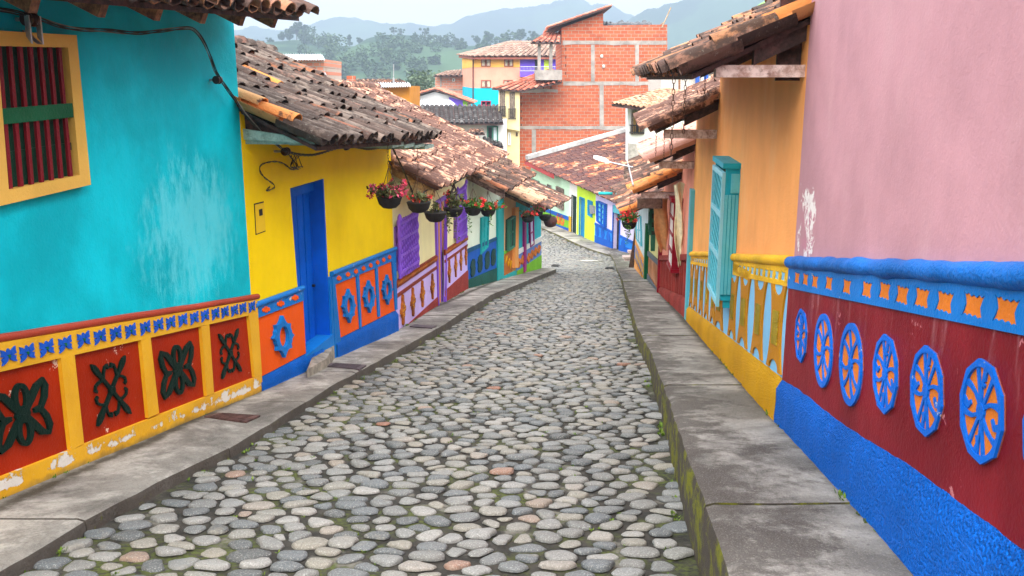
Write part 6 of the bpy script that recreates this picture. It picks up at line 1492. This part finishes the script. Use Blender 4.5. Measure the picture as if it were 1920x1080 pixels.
# ---- hanging flower baskets
FOL = leafmat('basket_leaf', (.03, .10, .015), (.06, .17, .02), (.12, .28, .04)); FOLD = leafmat('dry_basket_leaf', (.05, .055, .02), (.09, .10, .035), (.13, .15, .05))
FLP = leafmat('pink_petal', (.58, .03, .10), (.74, .14, .25), (.66, .02, .06)); FLR = leafmat('red_petal', (.55, .01, .03), (.75, .03, .04), (.80, .14, .08))
POT = flat('coir_pot', (.012, .010, .009), .85, 0, .35, 18, .006)
def chain(mb, a, b, r=.010):
    n = max(2, int((a - b).length / .034)); ax = (b - a).normalized()
    for i in range(n):
        c = a + (b - a) * ((i + .5) / n); s = V((1, 0, 0)) if i % 2 else V((0, 1, 0)); k = 8
        mb.tube([c + ax * (.022 * math.cos(2 * math.pi * j / k)) + s * (.010 * math.sin(2 * math.pi * j / k)) for j in range(k + 1)], r * .45, 4, caps=False)
def basket(P, R, hang, label, group, fol=1.0, flo=30, petal=None, leaf=None, trail=0, spread=1.0, up=.9, petal2=None):
    t = thing('hanging_basket', label, 'flower basket', P, group); P = V(P); m = MB()
    m.lathe(P, [(.18 * R, -.86 * R), (.55 * R, -.78 * R), (.84 * R, -.50 * R), (.98 * R, -.08 * R), (1.03 * R, .04 * R), (.98 * R, .08 * R), (.80 * R, .02 * R), (.3 * R, .06 * R)], 18, 0, .012); m.build('pot', POT, t, 50)
    m = MB(); top = P + V((0, 0, R * 2.0)) if hang < R * 2 else P + V((0, 0, min(hang, R * 2.4)))
    for k in range(3): w = k * 2.09 + .4; m.tube([P + V((R * math.cos(w), R * math.sin(w), .05 * R)), top], .0035, 4)
    if hang > R * 2.0: chain(m, top, P + V((0, 0, hang)), .006)
    m.build('chain', RUSTI, t)
    if fol > 0:
        m = MB(); st = []
        for k in range(int(26 * fol)):
            w = rnd(0, 6.28); r = rnd(.1, 1.0) * R; b = P + V((r * .5 * math.cos(w), r * .5 * math.sin(w), .05 * R)); e = P + V((r * 1.25 * spread * math.cos(w), r * 1.25 * spread * math.sin(w), R * rnd(.25, 1.0) * up)); st.append(e)
            m.tube([b, (b + e) / 2 + V((0, 0, .15 * R)), e], .003, 4)
            for q in range(9): f = rnd(.3, 1.05); leaf_quad(m, b + (e - b) * f + V((rnd(-1, 1), rnd(-1, 1), rnd(-.5, 1))) * R * .2, rnd(.024, .050), drop=.9)
        for k in range(trail):
            w = rnd(-2.6, -.4); p = P + V((R * .9 * math.cos(w), R * .9 * math.sin(w), 0)); L_ = rnd(1.2, 2.8) * R; pts = [p + V((math.cos(w) * .12 * R * math.sin(i), .05 * R * math.sin(i * 1.7), -L_ * i / 7)) for i in range(8)]; m.tube(pts, .003, 4)
            for q in pts[1:]:
                for _ in range(3): leaf_quad(m, q + V((rnd(-1, 1), rnd(-1, 1), rnd(-1, 1))) * .04, rnd(.02, .034))
        m.build('foliage', leaf or FOL, t)
    if flo:
        m = MB()
        for k in range(flo):
            e = random.choice(st) if random.random() < .7 else P + V((rnd(-1.3, 1.3) * R * spread, rnd(-1, 1) * R, rnd(.0, 1.1) * R * up)); c = e + V((rnd(-1, 1), rnd(-1, 1), rnd(-.6, 1))) * R * .18
            for q in range(9): leaf_quad(m, c + V((rnd(-1, 1), rnd(-1, 1), rnd(-1, 1))) * .028, rnd(.018, .034), 1 if (petal2 and k % 3 == 0) else 0, .9)
        m.build('flowers', [petal or FLP, petal2 or petal or FLP], t)
    return t
def hang_at(W, px, py, d):
    u, z = W.px(px, py, d); return W.pt(u, z, d), u
gl_ = 'flower baskets hung along the left eaves'
def eave_z(W, u, e0z, e1z): return e0z + (e1z - e0z) * u / W.L
P_, u = hang_at(WB, 730, 371, .64); basket(P_, .145, -.33 - P_.z + .0, 'nearest big basket of pink flowers against the yellow wall', gl_, 2.2, 44, FLP, FOLD, 0, 1.25, 1.15)
P_, u = hang_at(WB, 785, 380, .66); basket(P_, .155, .70, 'basket with few small flowers second from the yellow house', gl_, .7, 8, FLR, FOLD, 0, .7, .8)
P_, u = hang_at(WC, 816, 399, .62); basket(P_, .155, .36, 'bare basket with a dry twig below the salmon eave corner', gl_, .25, 0, None, FOLD, 0, .5, .9)
P_, u = hang_at(WC, 850, 391, .70); basket(P_, .155, .55, 'basket trailing long leaves beside the purple grille', gl_, .9, 7, FLR, FOLD, 4, .8, 1.5)
P_, u = hang_at(WC, 887, 391, .75); basket(P_, .150, .55, 'crimson flowered basket with leaves spilling to its left', gl_, 1.2, 24, FLR, None, 1, 1.6, 1.2)
P_, u = hang_at(WD, 915, 394, .78); basket(P_, .165, .40, 'bright green leafy basket before the teal door post', gl_, 2.2, 9, FLR, None, 1, 1.8, 1.0)
P_, u = hang_at(WE, 990, 407, .70); basket(P_, .175, .50, 'red flowered basket under the last eaves', gl_, 1.0, 26, FLR, FOLD, 0, 1.1, 1.0)
P_, u = hang_at(WF, 1009, 397, .75); basket(P_, .15, .35, 'smaller basket with pink and red flowers just behind the red one', gl_, .8, 18, FLP, None, 0, 1.0, .9)
P_, u = hang_at(WF, 1022, 404, .80); basket(P_, .19, .30, 'dark empty basket near the end of the eaves', gl_, 0, 0)
P_, u = hang_at(WF, 1032, 415, .82); 
t = thing('hanging_pot', 'brown round clay pot hanging lowest at the end of the left eaves', 'pot', P_); m = MB(); R = .20
m.lathe(P_, [(.3 * R, -.9 * R), (.8 * R, -.7 * R), (1.05 * R, 0), (.95 * R, .5 * R), (.75 * R, .7 * R), (.7 * R, .62 * R)], 16); m.build('pot', flat('brown_clay', (.075, .022, .018), .7, 0, .2, 10, .003), t, 50); m = MB(); chain(m, V(P_) + V((0, 0, .12)), V(P_) + V((0, 0, .65))); m.build('chain', RUSTI, t)
P_, u = hang_at(WY, 1180, 418, .72); basket(P_, .155, .6, 'basket of crimson and yellow flowers on the right eaves above the leaning plank', None, 1.8, 40, FLR, None, 3, 1.25, 1.5)
# ---- chains hanging from the right eaves
gc = 'chains hanging from the right eaves'
for i, (x, y0, y1, lab) in enumerate([(1264, 138, 292, 'longest rusty chain nearest the street hanging from the orange house eave'), (1286, 138, 250, 'middle rusty chain of the three under the orange house eave'), (1323, 134, 212, 'short rusty chain hanging close to the orange wall')]):
    d = [.80, .62, .22][i]; u = .9; a = WO.pt(*WO.px(x, y0, d), d); b = WO.pt(WO.px(x, y0, d)[0], WO.px(x - 5, y1, d)[1], d)
    m = MB(); chain(m, a + V((0, 0, .08)), b, .0055); tag(m.build('hanging_chain', RUSTI, None, None, b), lab, 'chain', gc)
for i, (x, y0, y1, lab) in enumerate([(1231, 244, 292, 'thin chain hanging from the second orange eave'), (1246, 255, 300, 'thin chain beside the pale beam of the lower orange house')]):
    d = .66 - .15 * i; a = WO.pt(*WO.px(x, y0, d), d); b = WO.pt(WO.px(x, y0, d)[0], WO.px(x - 2, y1, d)[1], d); m = MB(); chain(m, a + V((0, 0, .06)), b, .0055); tag(m.build('hanging_chain', RUSTI, None, None, b), lab, 'chain', gc)
# ---- power cables along the left walls
def smooth(pts, n=8):
    out = []
    for i in range(len(pts) - 1):
        p0, p1, p2, p3 = pts[max(i - 1, 0)], pts[i], pts[i + 1], pts[min(i + 2, len(pts) - 1)]
        for k in range(n):
            t = k / n; out.append(.5 * ((2 * p1) + (p2 - p0) * t + (2 * p0 - 5 * p1 + 4 * p2 - p3) * t * t + (3 * p1 - p0 - 3 * p2 + p3) * t ** 3))
    return out + [pts[-1]]
def cable(mb, pts, r, strands=1, tw=.02, pitch=.35, mi=0):
    pts = smooth([V(p) for p in pts])
    for s in range(strands):
        L_ = 0; q = []
        for i, p in enumerate(pts):
            if i: L_ += (p - pts[i - 1]).length
            w = 2 * math.pi * (L_ / pitch + s / strands); t = (pts[min(i + 1, len(pts) - 1)] - pts[max(i - 1, 0)]).normalized(); a = t.cross(V((0, 0, 1))); a = a.normalized() if a.length > .1 else V((1, 0, 0)); b = t.cross(a)
            q.append(p + (a * math.cos(w) + b * math.sin(w)) * (tw if strands > 1 else 0))
        mb.tube(q, r, 5, mi if s == 1 else 0)
def onW(W, L, d): return [W.pt(*W.px(x, y, d), d) for x, y in L]
m = MB(); P0_ = onW(WA, [(-60, 10), (-10, 17), (25, 22), (70, 34), (110, 48), (150, 55), (200, 57), (255, 62), (300, 58), (340, 53), (362, 55), (380, 75), (395, 108), (405, 135), (425, 165), (443, 190)], .09) + onW(WB, [(466, 222), (500, 255), (530, 280)], .14)
cable(m, P0_, .0042, 4, .010, 1.3, 1); tag(m.build('power_cable', [BLACK, flat('grey_sheath', (.20, .19, .16), .6, 0, .2, 10, .001)], None, 60, P0_[9]), 'twisted bundle of power cables drooping across the turquoise wall', 'cable')
m = MB(); P1_ = onW(WB, [(528, 281), (556, 289), (590, 290), (628, 279), (652, 274), (690, 280), (716, 276), (738, 270)], .14); cable(m, P1_, .006, 3, .010, .3); tag(m.build('power_cable', BLACK, None, 60, P1_[3]), 'twisted black cable running under the yellow eave', 'cable')
m = MB(); P2_ = onW(WB, [(735, 276), (752, 310), (770, 352), (779, 372), (800, 357), (812, 355)], .50); cable(m, P2_, .007, 2, .008, .3); tag(m.build('power_cable', BLACK, None, 60, P2_[2]), 'black cable drooping from the yellow corner to the second basket', 'cable')
m = MB(); P3_ = onW(WB, [(540, 288), (556, 310), (548, 318), (530, 306), (512, 303), (492, 308), (487, 318), (495, 332), (512, 345), (514, 352), (500, 358), (506, 350)], .04); cable(m, P3_, .0042, 2, .005, .25)
for k in range(3): cable(m, onW(WB, [(546 + k * 6, 290), (552 + k * 7, 312), (560 + k * 3, 318 - 3 * k), (545, 312), (552 + 5 * k, 292)], .05 + .01 * k), .004)
tag(m.build('loose_wires', BLACK, None, 60, P3_[4]), 'tangle of loose black wires on the yellow wall above the meter', 'wires')
m = MB(); P4_ = onW(WC, [(842, 345), (850, 352), (846, 362), (855, 358), (851, 346), (862, 338), (880, 326)], .3); cable(m, P4_, .010, 2, .012, .3); tag(m.build('loose_wires', BLACK, None, 60, P4_[2]), 'small knot of wires under the cream house eave', 'wires')
def insulator(W, px, py, d, R, label, bracket=False):
    c = W.pt(*W.px(px, py, d), d); t = thing('insulator', label, 'insulator', c, 'cable insulators on the left walls'); m = MB(); ax = W.n
    prof = [(.5, -1), (1, -.85), (1, -.5), (.6, -.3), (.6, .2), (1, .4), (1, .8), (.5, 1)]
    m.tube([c + W.u * (h * R) for _, h in prof], [r * R for r, _ in prof], 14); m.build('spool', CLAYBR, t, 40)
    m = MB(); m.tube([W.pt(*W.px(px, py, d), 0), c - W.n * .0], .012, 6)
    if bracket:
        for s in (-1, 1): a = c + W.u * (s * R * 1.15); m.prism([a + V((0, 0, .02)), a + W.n * .03 + V((0, 0, .02)), a + W.n * .03 - V((0, 0, .14)), a - V((0, 0, .10))], [p + W.u * .012 for p in (a + V((0, 0, .02)), a + W.n * .03 + V((0, 0, .02)), a + W.n * .03 - V((0, 0, .14)), a - V((0, 0, .10)))])
        m.prism([W.pt(*W.px(px - 14, py + 20, .02), .02), c - W.n * .02 - V((0, 0, .10)), c + W.n * .03 - V((0, 0, .14)), W.pt(*W.px(px - 14, py + 26, .02), .02)], [p + W.u * .05 for p in (W.pt(*W.px(px - 14, py + 20, .02), .02), c - W.n * .02 - V((0, 0, .10)), c + W.n * .03 - V((0, 0, .14)), W.pt(*W.px(px - 14, py + 26, .02), .02))])
    m.build('bracket', STEEL, t)
insulator(WA, 56, 36, .09, .042, 'brown insulator on a steel bracket above the barred window', True); insulator(WA, 408, 150, .07, .034, 'small dark insulator near the end of the turquoise wall'); insulator(WB, 536, 284, .12, .04, 'insulator holding the wire tangle on the yellow wall'); insulator(WB, 650, 276, .12, .036, 'insulator under the middle of the yellow eave')
# ---- covers and gratings
def plate(px, W_, label, name, cat, mat, h, thick=.012, slots=0):
    q = [ground(x, y, h) for x, y in px]; c = sum(q, V()) / 4; m = MB(); up = V((0, 0, thick)); m.prism([p + up for p in q], [p - up for p in q]); o = m.build(name, mat, None, None, c); tag(o, label, cat)
    if slots:
        m = MB()
        for k in range(slots):
            a, b = q[0] + (q[1] - q[0]) * ((k + .3) / slots), q[3] + (q[2] - q[3]) * ((k + .3) / slots); a2, b2 = q[0] + (q[1] - q[0]) * ((k + .7) / slots), q[3] + (q[2] - q[3]) * ((k + .7) / slots)
            e = (b - a) * .12; m.prism([p + up * 1.35 for p in (a + e, a2 + e, b2 - e, b - e)], [p + up * .9 for p in (a + e, a2 + e, b2 - e, b - e)])
        m.build('cover_rib', mat, o)
    return o
CAST = flat('rusty_cast_iron', (.10, .05, .045), .7, .1, .35, 14, .006); PURI = flat('purplish_iron', (.085, .065, .075), .7, .1, .25, 14, .006); GRI = flat('drain_iron', (.02, .02, .02), .6, .2, .3, 14, .004)
plate(((383, 783), (410, 776), (488, 781), (462, 793)), None, 'rust red utility cover in the pavement below the red panels', 'utility_cover', 'cover', CAST, HLf, slots=5)
plate(((608, 688), (622, 682), (687, 686), (674, 694)), None, 'dark purplish utility cover in the pavement past the blue door', 'utility_cover', 'cover', PURI, HLf, slots=5)
plate(((768, 613), (778, 609.5), (819, 612), (810, 616.5)), None, 'small purplish cover in the pavement before the cream house', 'utility_cover', 'cover', PURI, HLf)
plate(((1033, 499), (1037, 496), (1050, 497.5), (1047, 500.5)), None, 'black drain grating in the cobbles beside the left kerb corner', 'drain_grating', 'grating', GRI, .02, .02, 6); plate(((1134, 503.5), (1136, 501.5), (1152, 502), (1152, 505)), None, 'black drain grating in the cobbles beside the right kerb', 'drain_grating', 'grating', GRI, .02, .02, 6)
c = ground(1105, 490.5, .0); t = thing('manhole_cover', 'round concrete manhole cover set in the cobbles near the bend', 'cover', c); m = MB()
def disc(r0, r1, z): return [(r0, z - .05), (r1, z - .05), (r1, z), (r0, z)]
tilt = lambda p: V((p.x, p.y, p.z - SL * (p.y - c.y) * (1 if c.y < 40 else .6)))
m.lathe(V((0, 0, 0)), [(.01, .055), (.40, .055), (.40, 0)], 28); m.v = [tuple(tilt(V(p) + c)) for p in m.v]; m.build('cover_plate', flat('pale_cover', (.52, .50, .47), .9, 0, .2, 8, .008), t); m = MB(); m.lathe(V((0, 0, 0)), [(.43, .0), (.43, .05), (.62, .05), (.64, 0)], 28); m.v = [tuple(tilt(V(p) + c)) for p in m.v]; m.build('cover_ring', flat('ring_concrete', (.24, .23, .21), .9, 0, .2, 8, .008), t)
# ---- street lamp, plank, pink steps
a = WS.pt(WS.L * .75, WS.perp(1178, 312, WS.L * .75)[1], WS.perp(1178, 312, WS.L * .75)[0]); t = thing('street_lamp', 'white street lamp on a slim arm reaching out over the far tile roof', 'lamp', a)
yl_ = a.y; e = PT(1142, 304, yl_); f = PT(1113, 295, yl_ - .3); m = MB(); m.tube([V((a.x + .5, a.y, a.z - .1)), a, e], .018, 6); m.build('lamp_arm', STEEL, t)
m = MB(); ax = (f - e); sd = V((0, 1, .1)).normalized() * .10; up = V((0, 0, .05)); prof = [(0, .5, .6), (.25, 1, 1), (.75, .95, .9), (1, .6, .5)]
vs = []
for s, w_, h_ in prof: p = e + ax * s; vs += [p - sd * w_ - up * .3, p - sd * w_ * .7 + up * h_, p + sd * w_ * .7 + up * h_, p + sd * w_ - up * .3]
m.add(vs, [(4 * i + j, 4 * i + (j + 1) % 4, 4 * i + 4 + (j + 1) % 4, 4 * i + 4 + j) for i in range(3) for j in range(4)] + [(0, 1, 2, 3), (15, 14, 13, 12)]); m.build('lamp_head', WHITE, t)
b = gr(1184, 502); top = b + V((.22, .35, 1.35)); m = MB(); w_ = V((.10, -.02, 0)); m.prism([b - w_, b + w_ * .6, top + w_ * 1.3, top - w_ * .8], [p + V((.03, .09, 0)) for p in (b - w_, b + w_ * .6, top + w_ * 1.3, top - w_ * .8)]); tag(m.build('leaning_plank', wood('plank_wood', (.11, .045, .025), (.05, .02, .014)), None, None, b), 'dark brown plank leaning on the right hand pavement', 'plank')
PKB = flat('pink_block', (.66, .47, .47), .85, 0, .12, 8, .004)
for (x, y, w_, h_, lab) in ((1175, 489, .36, .22, 'larger pale pink concrete block standing on the right pavement'), (1183, 479, .30, .26, 'smaller pink block behind the larger one near the plank')):
    p = gr(x, y); m = MB(); m.box(p + V((0, 0, h_ * .75)), (w_, .3, h_ * .4)); m.box(p + V((.04, .02, h_ * .28)), (w_ * .7, .22, h_ * .55)); tag(m.build('step_block', PKB, None, None, p), lab, 'block')
# ---- weeds and dust along the wall feet and kerbs
WEED = leafmat('weed_blade', (.06, .11, .01), (.10, .18, .015), (.16, .22, .03)); m = MB()
def tuft(p, s, n):
    for k in range(n):
        w = rnd(0, 6.28); r = rnd(.2, 1) * s; b = p + V((math.cos(w) * r * .8, math.sin(w) * r * .8, 0)); e = b + V((math.cos(w) * r * .7, math.sin(w) * r * .7, rnd(.3, 1) * s)); sd = V((-math.sin(w), math.cos(w), 0)) * s * .16
        m.add([b - sd, b + sd, (b + e) / 2 + sd * 1.4, e, (b + e) / 2 - sd * 1.4], [(0, 1, 2, 3, 4)])
for k in range(520):
    y = 3 + 24 * random.random() ** 1.6; kf = random.choice((0, 1, 1, 2, 3))
    if noise.noise(V((y * .9, kf * 7.0, 0))) < -.02: continue
    if kf == 0: p = V((XL(y) + rnd(0, .05), y, G(y)))
    elif kf == 1: p = V((XR(y) - rnd(0, .06), y, G(y)))
    elif kf == 2: p = V((WRn(y) - .135 - rnd(0, .05), y, G(y) + HR(y)))
    else: p = V((XWL(y) + .15 + rnd(0, .03), y, G(y) + HLf(y)))
    tuft(p, rnd(.012, .035), 7)
for k in range(420):
    y = 3 + 22 * random.random() ** 1.5; x = rnd(XL(y), XR(y))
    if noise.noise(V((x * 1.1, y * .6, 9))) > .12: tuft(V((x, y, G(y) + .004)), rnd(.010, .024), 6)
tag(m.build('weeds', WEED, None, None, (0, 0, 0)), 'small weeds and moss tufts along the kerbs', 'weeds', None, 'stuff')
# ---- banana leaf over the right roof
bp = PT(1452, 40, 20.0); bp.z = PT(1440, 30, 20).z; t = thing('banana_plant', 'banana plant with a broad green leaf showing over the right roof', 'plant', V((bp.x, bp.y, G(20)))); m = MB(); m.tube([V((bp.x, bp.y, G(20))), V((bp.x, bp.y, bp.z - 1)), bp], [.16, .12, .05], 8); m.build('stem', LIMEG, t)
for (dx, dz, L_) in ((-1.0, -.10, 1.25), (.9, .5, 1.5), (-.3, .9, 1.4)):
    m = MB(); n = 14; vs = []; o_ = V((bp.x + (.28 if dx == -1.0 else 0), bp.y, PT(1440, -2, bp.y).z))
    for i in range(n + 1):
        s = i / n; p = o_ + V((dx * s * L_ * .7, -.1 * s, dz * s + .35 * s - .55 * s * s)); w_ = .26 * math.sin(math.pi * min(1, s * .96 + .04)) ** .6
        vs += [p + V((0, -w_, -.06)), p, p + V((0, w_, -.06))]
    m.add(vs, [(3 * i + j, 3 * i + j + 1, 3 * i + 4 + j, 3 * i + 3 + j) for i in range(n) for j in range(2)]); m.build('leaf', flat('banana_leaf', (.14, .42, .02), .4, 0, .15, 6, .004), t, 80)
# ------------------------------------------------------------------ camera, light
cam = bpy.data.cameras.new('camera'); co = bpy.data.objects.new('camera', cam); C.objects.link(co)
cam.sensor_width = 36; cam.lens = FOC / 1920 * 36; cam.clip_start = .05; cam.clip_end = 12000
co.location = (0, 0, 0); co.rotation_euler = (math.pi / 2 - math.atan(TP), 0, 0)
sc = bpy.context.scene; sc.camera = co
SUN_EL, SUN_AZ = 46, 181                       # high soft sun behind the camera, veiled by cloud
sd = bpy.data.lights.new('sun', 'SUN'); sd.energy = 1.5; sd.angle = math.radians(50); sd.color = (1, .96, .90)
so = bpy.data.objects.new('sun', sd); C.objects.link(so)
az = math.radians(SUN_AZ); el = math.radians(SUN_EL)
dirv = V((math.sin(az) * math.cos(el), math.cos(az) * math.cos(el), math.sin(el)))
so.rotation_euler = dirv.to_track_quat('Z', 'Y').to_euler(); so.location = (0, -5, 30)
w = bpy.data.worlds.new('World'); sc.world = w; w.use_nodes = True; t = w.node_tree
for n in list(t.nodes): t.nodes.remove(n)
out = t.nodes.new('ShaderNodeOutputWorld'); sk = t.nodes.new('ShaderNodeTexSky'); sk.sky_type = 'NISHITA'; sk.sun_disc = False
sk.sun_elevation = el; sk.sun_rotation = az; sk.air_density = 1.5; sk.dust_density = 3
b1 = t.nodes.new('ShaderNodeBackground'); b1.inputs['Strength'].default_value = .10; t.links.new(sk.outputs[0], b1.inputs[0])
b2 = t.nodes.new('ShaderNodeBackground')
tc = t.nodes.new('ShaderNodeTexCoord'); sx = t.nodes.new('ShaderNodeSeparateXYZ'); t.links.new(tc.outputs['Generated'], sx.inputs[0])
mr = t.nodes.new('ShaderNodeMapRange'); t.links.new(sx.outputs[2], mr.inputs[0])       # overcast: the zenith brighter than the horizon
mr.interpolation_type = 'SMOOTHSTEP'; mr.inputs[1].default_value = .12; mr.inputs[2].default_value = .55; mr.inputs[3].default_value = SKY_LOW; mr.inputs[4].default_value = SKY_TOP
t.links.new(mr.outputs[0], b2.inputs['Strength']); b2.inputs['Color'].default_value = (1, .97, .945, 1)
nz = noise_(t, 2.2, 6, .6, vec=tc.outputs['Generated'], stretch=(1, 1, 3))
mx = t.nodes.new('ShaderNodeMixShader'); k = t.nodes.new('ShaderNodeMapRange'); t.links.new(nz, k.inputs[0])
k.inputs[1].default_value = .3; k.inputs[2].default_value = .7; k.inputs[3].default_value = .82; k.inputs[4].default_value = .97
t.links.new(k.outputs[0], mx.inputs[0]); t.links.new(b1.outputs[0], mx.inputs[1]); t.links.new(b2.outputs[0], mx.inputs[2]); t.links.new(mx.outputs[0], out.inputs[0])
sc.view_settings.view_transform = 'Standard'; sc.view_settings.look = 'None'; sc.view_settings.exposure = EXPO; sc.view_settings.gamma = 1
sc.cycles.use_denoising = True
try: sc.cycles.denoiser = 'OPENIMAGEDENOISE'
except Exception: pass
sc.cycles.max_bounces = 6; sc.cycles.diffuse_bounces = 4; sc.cycles.glossy_bounces = 3; sc.cycles.volume_bounces = 0
sc.cycles.use_adaptive_sampling = False
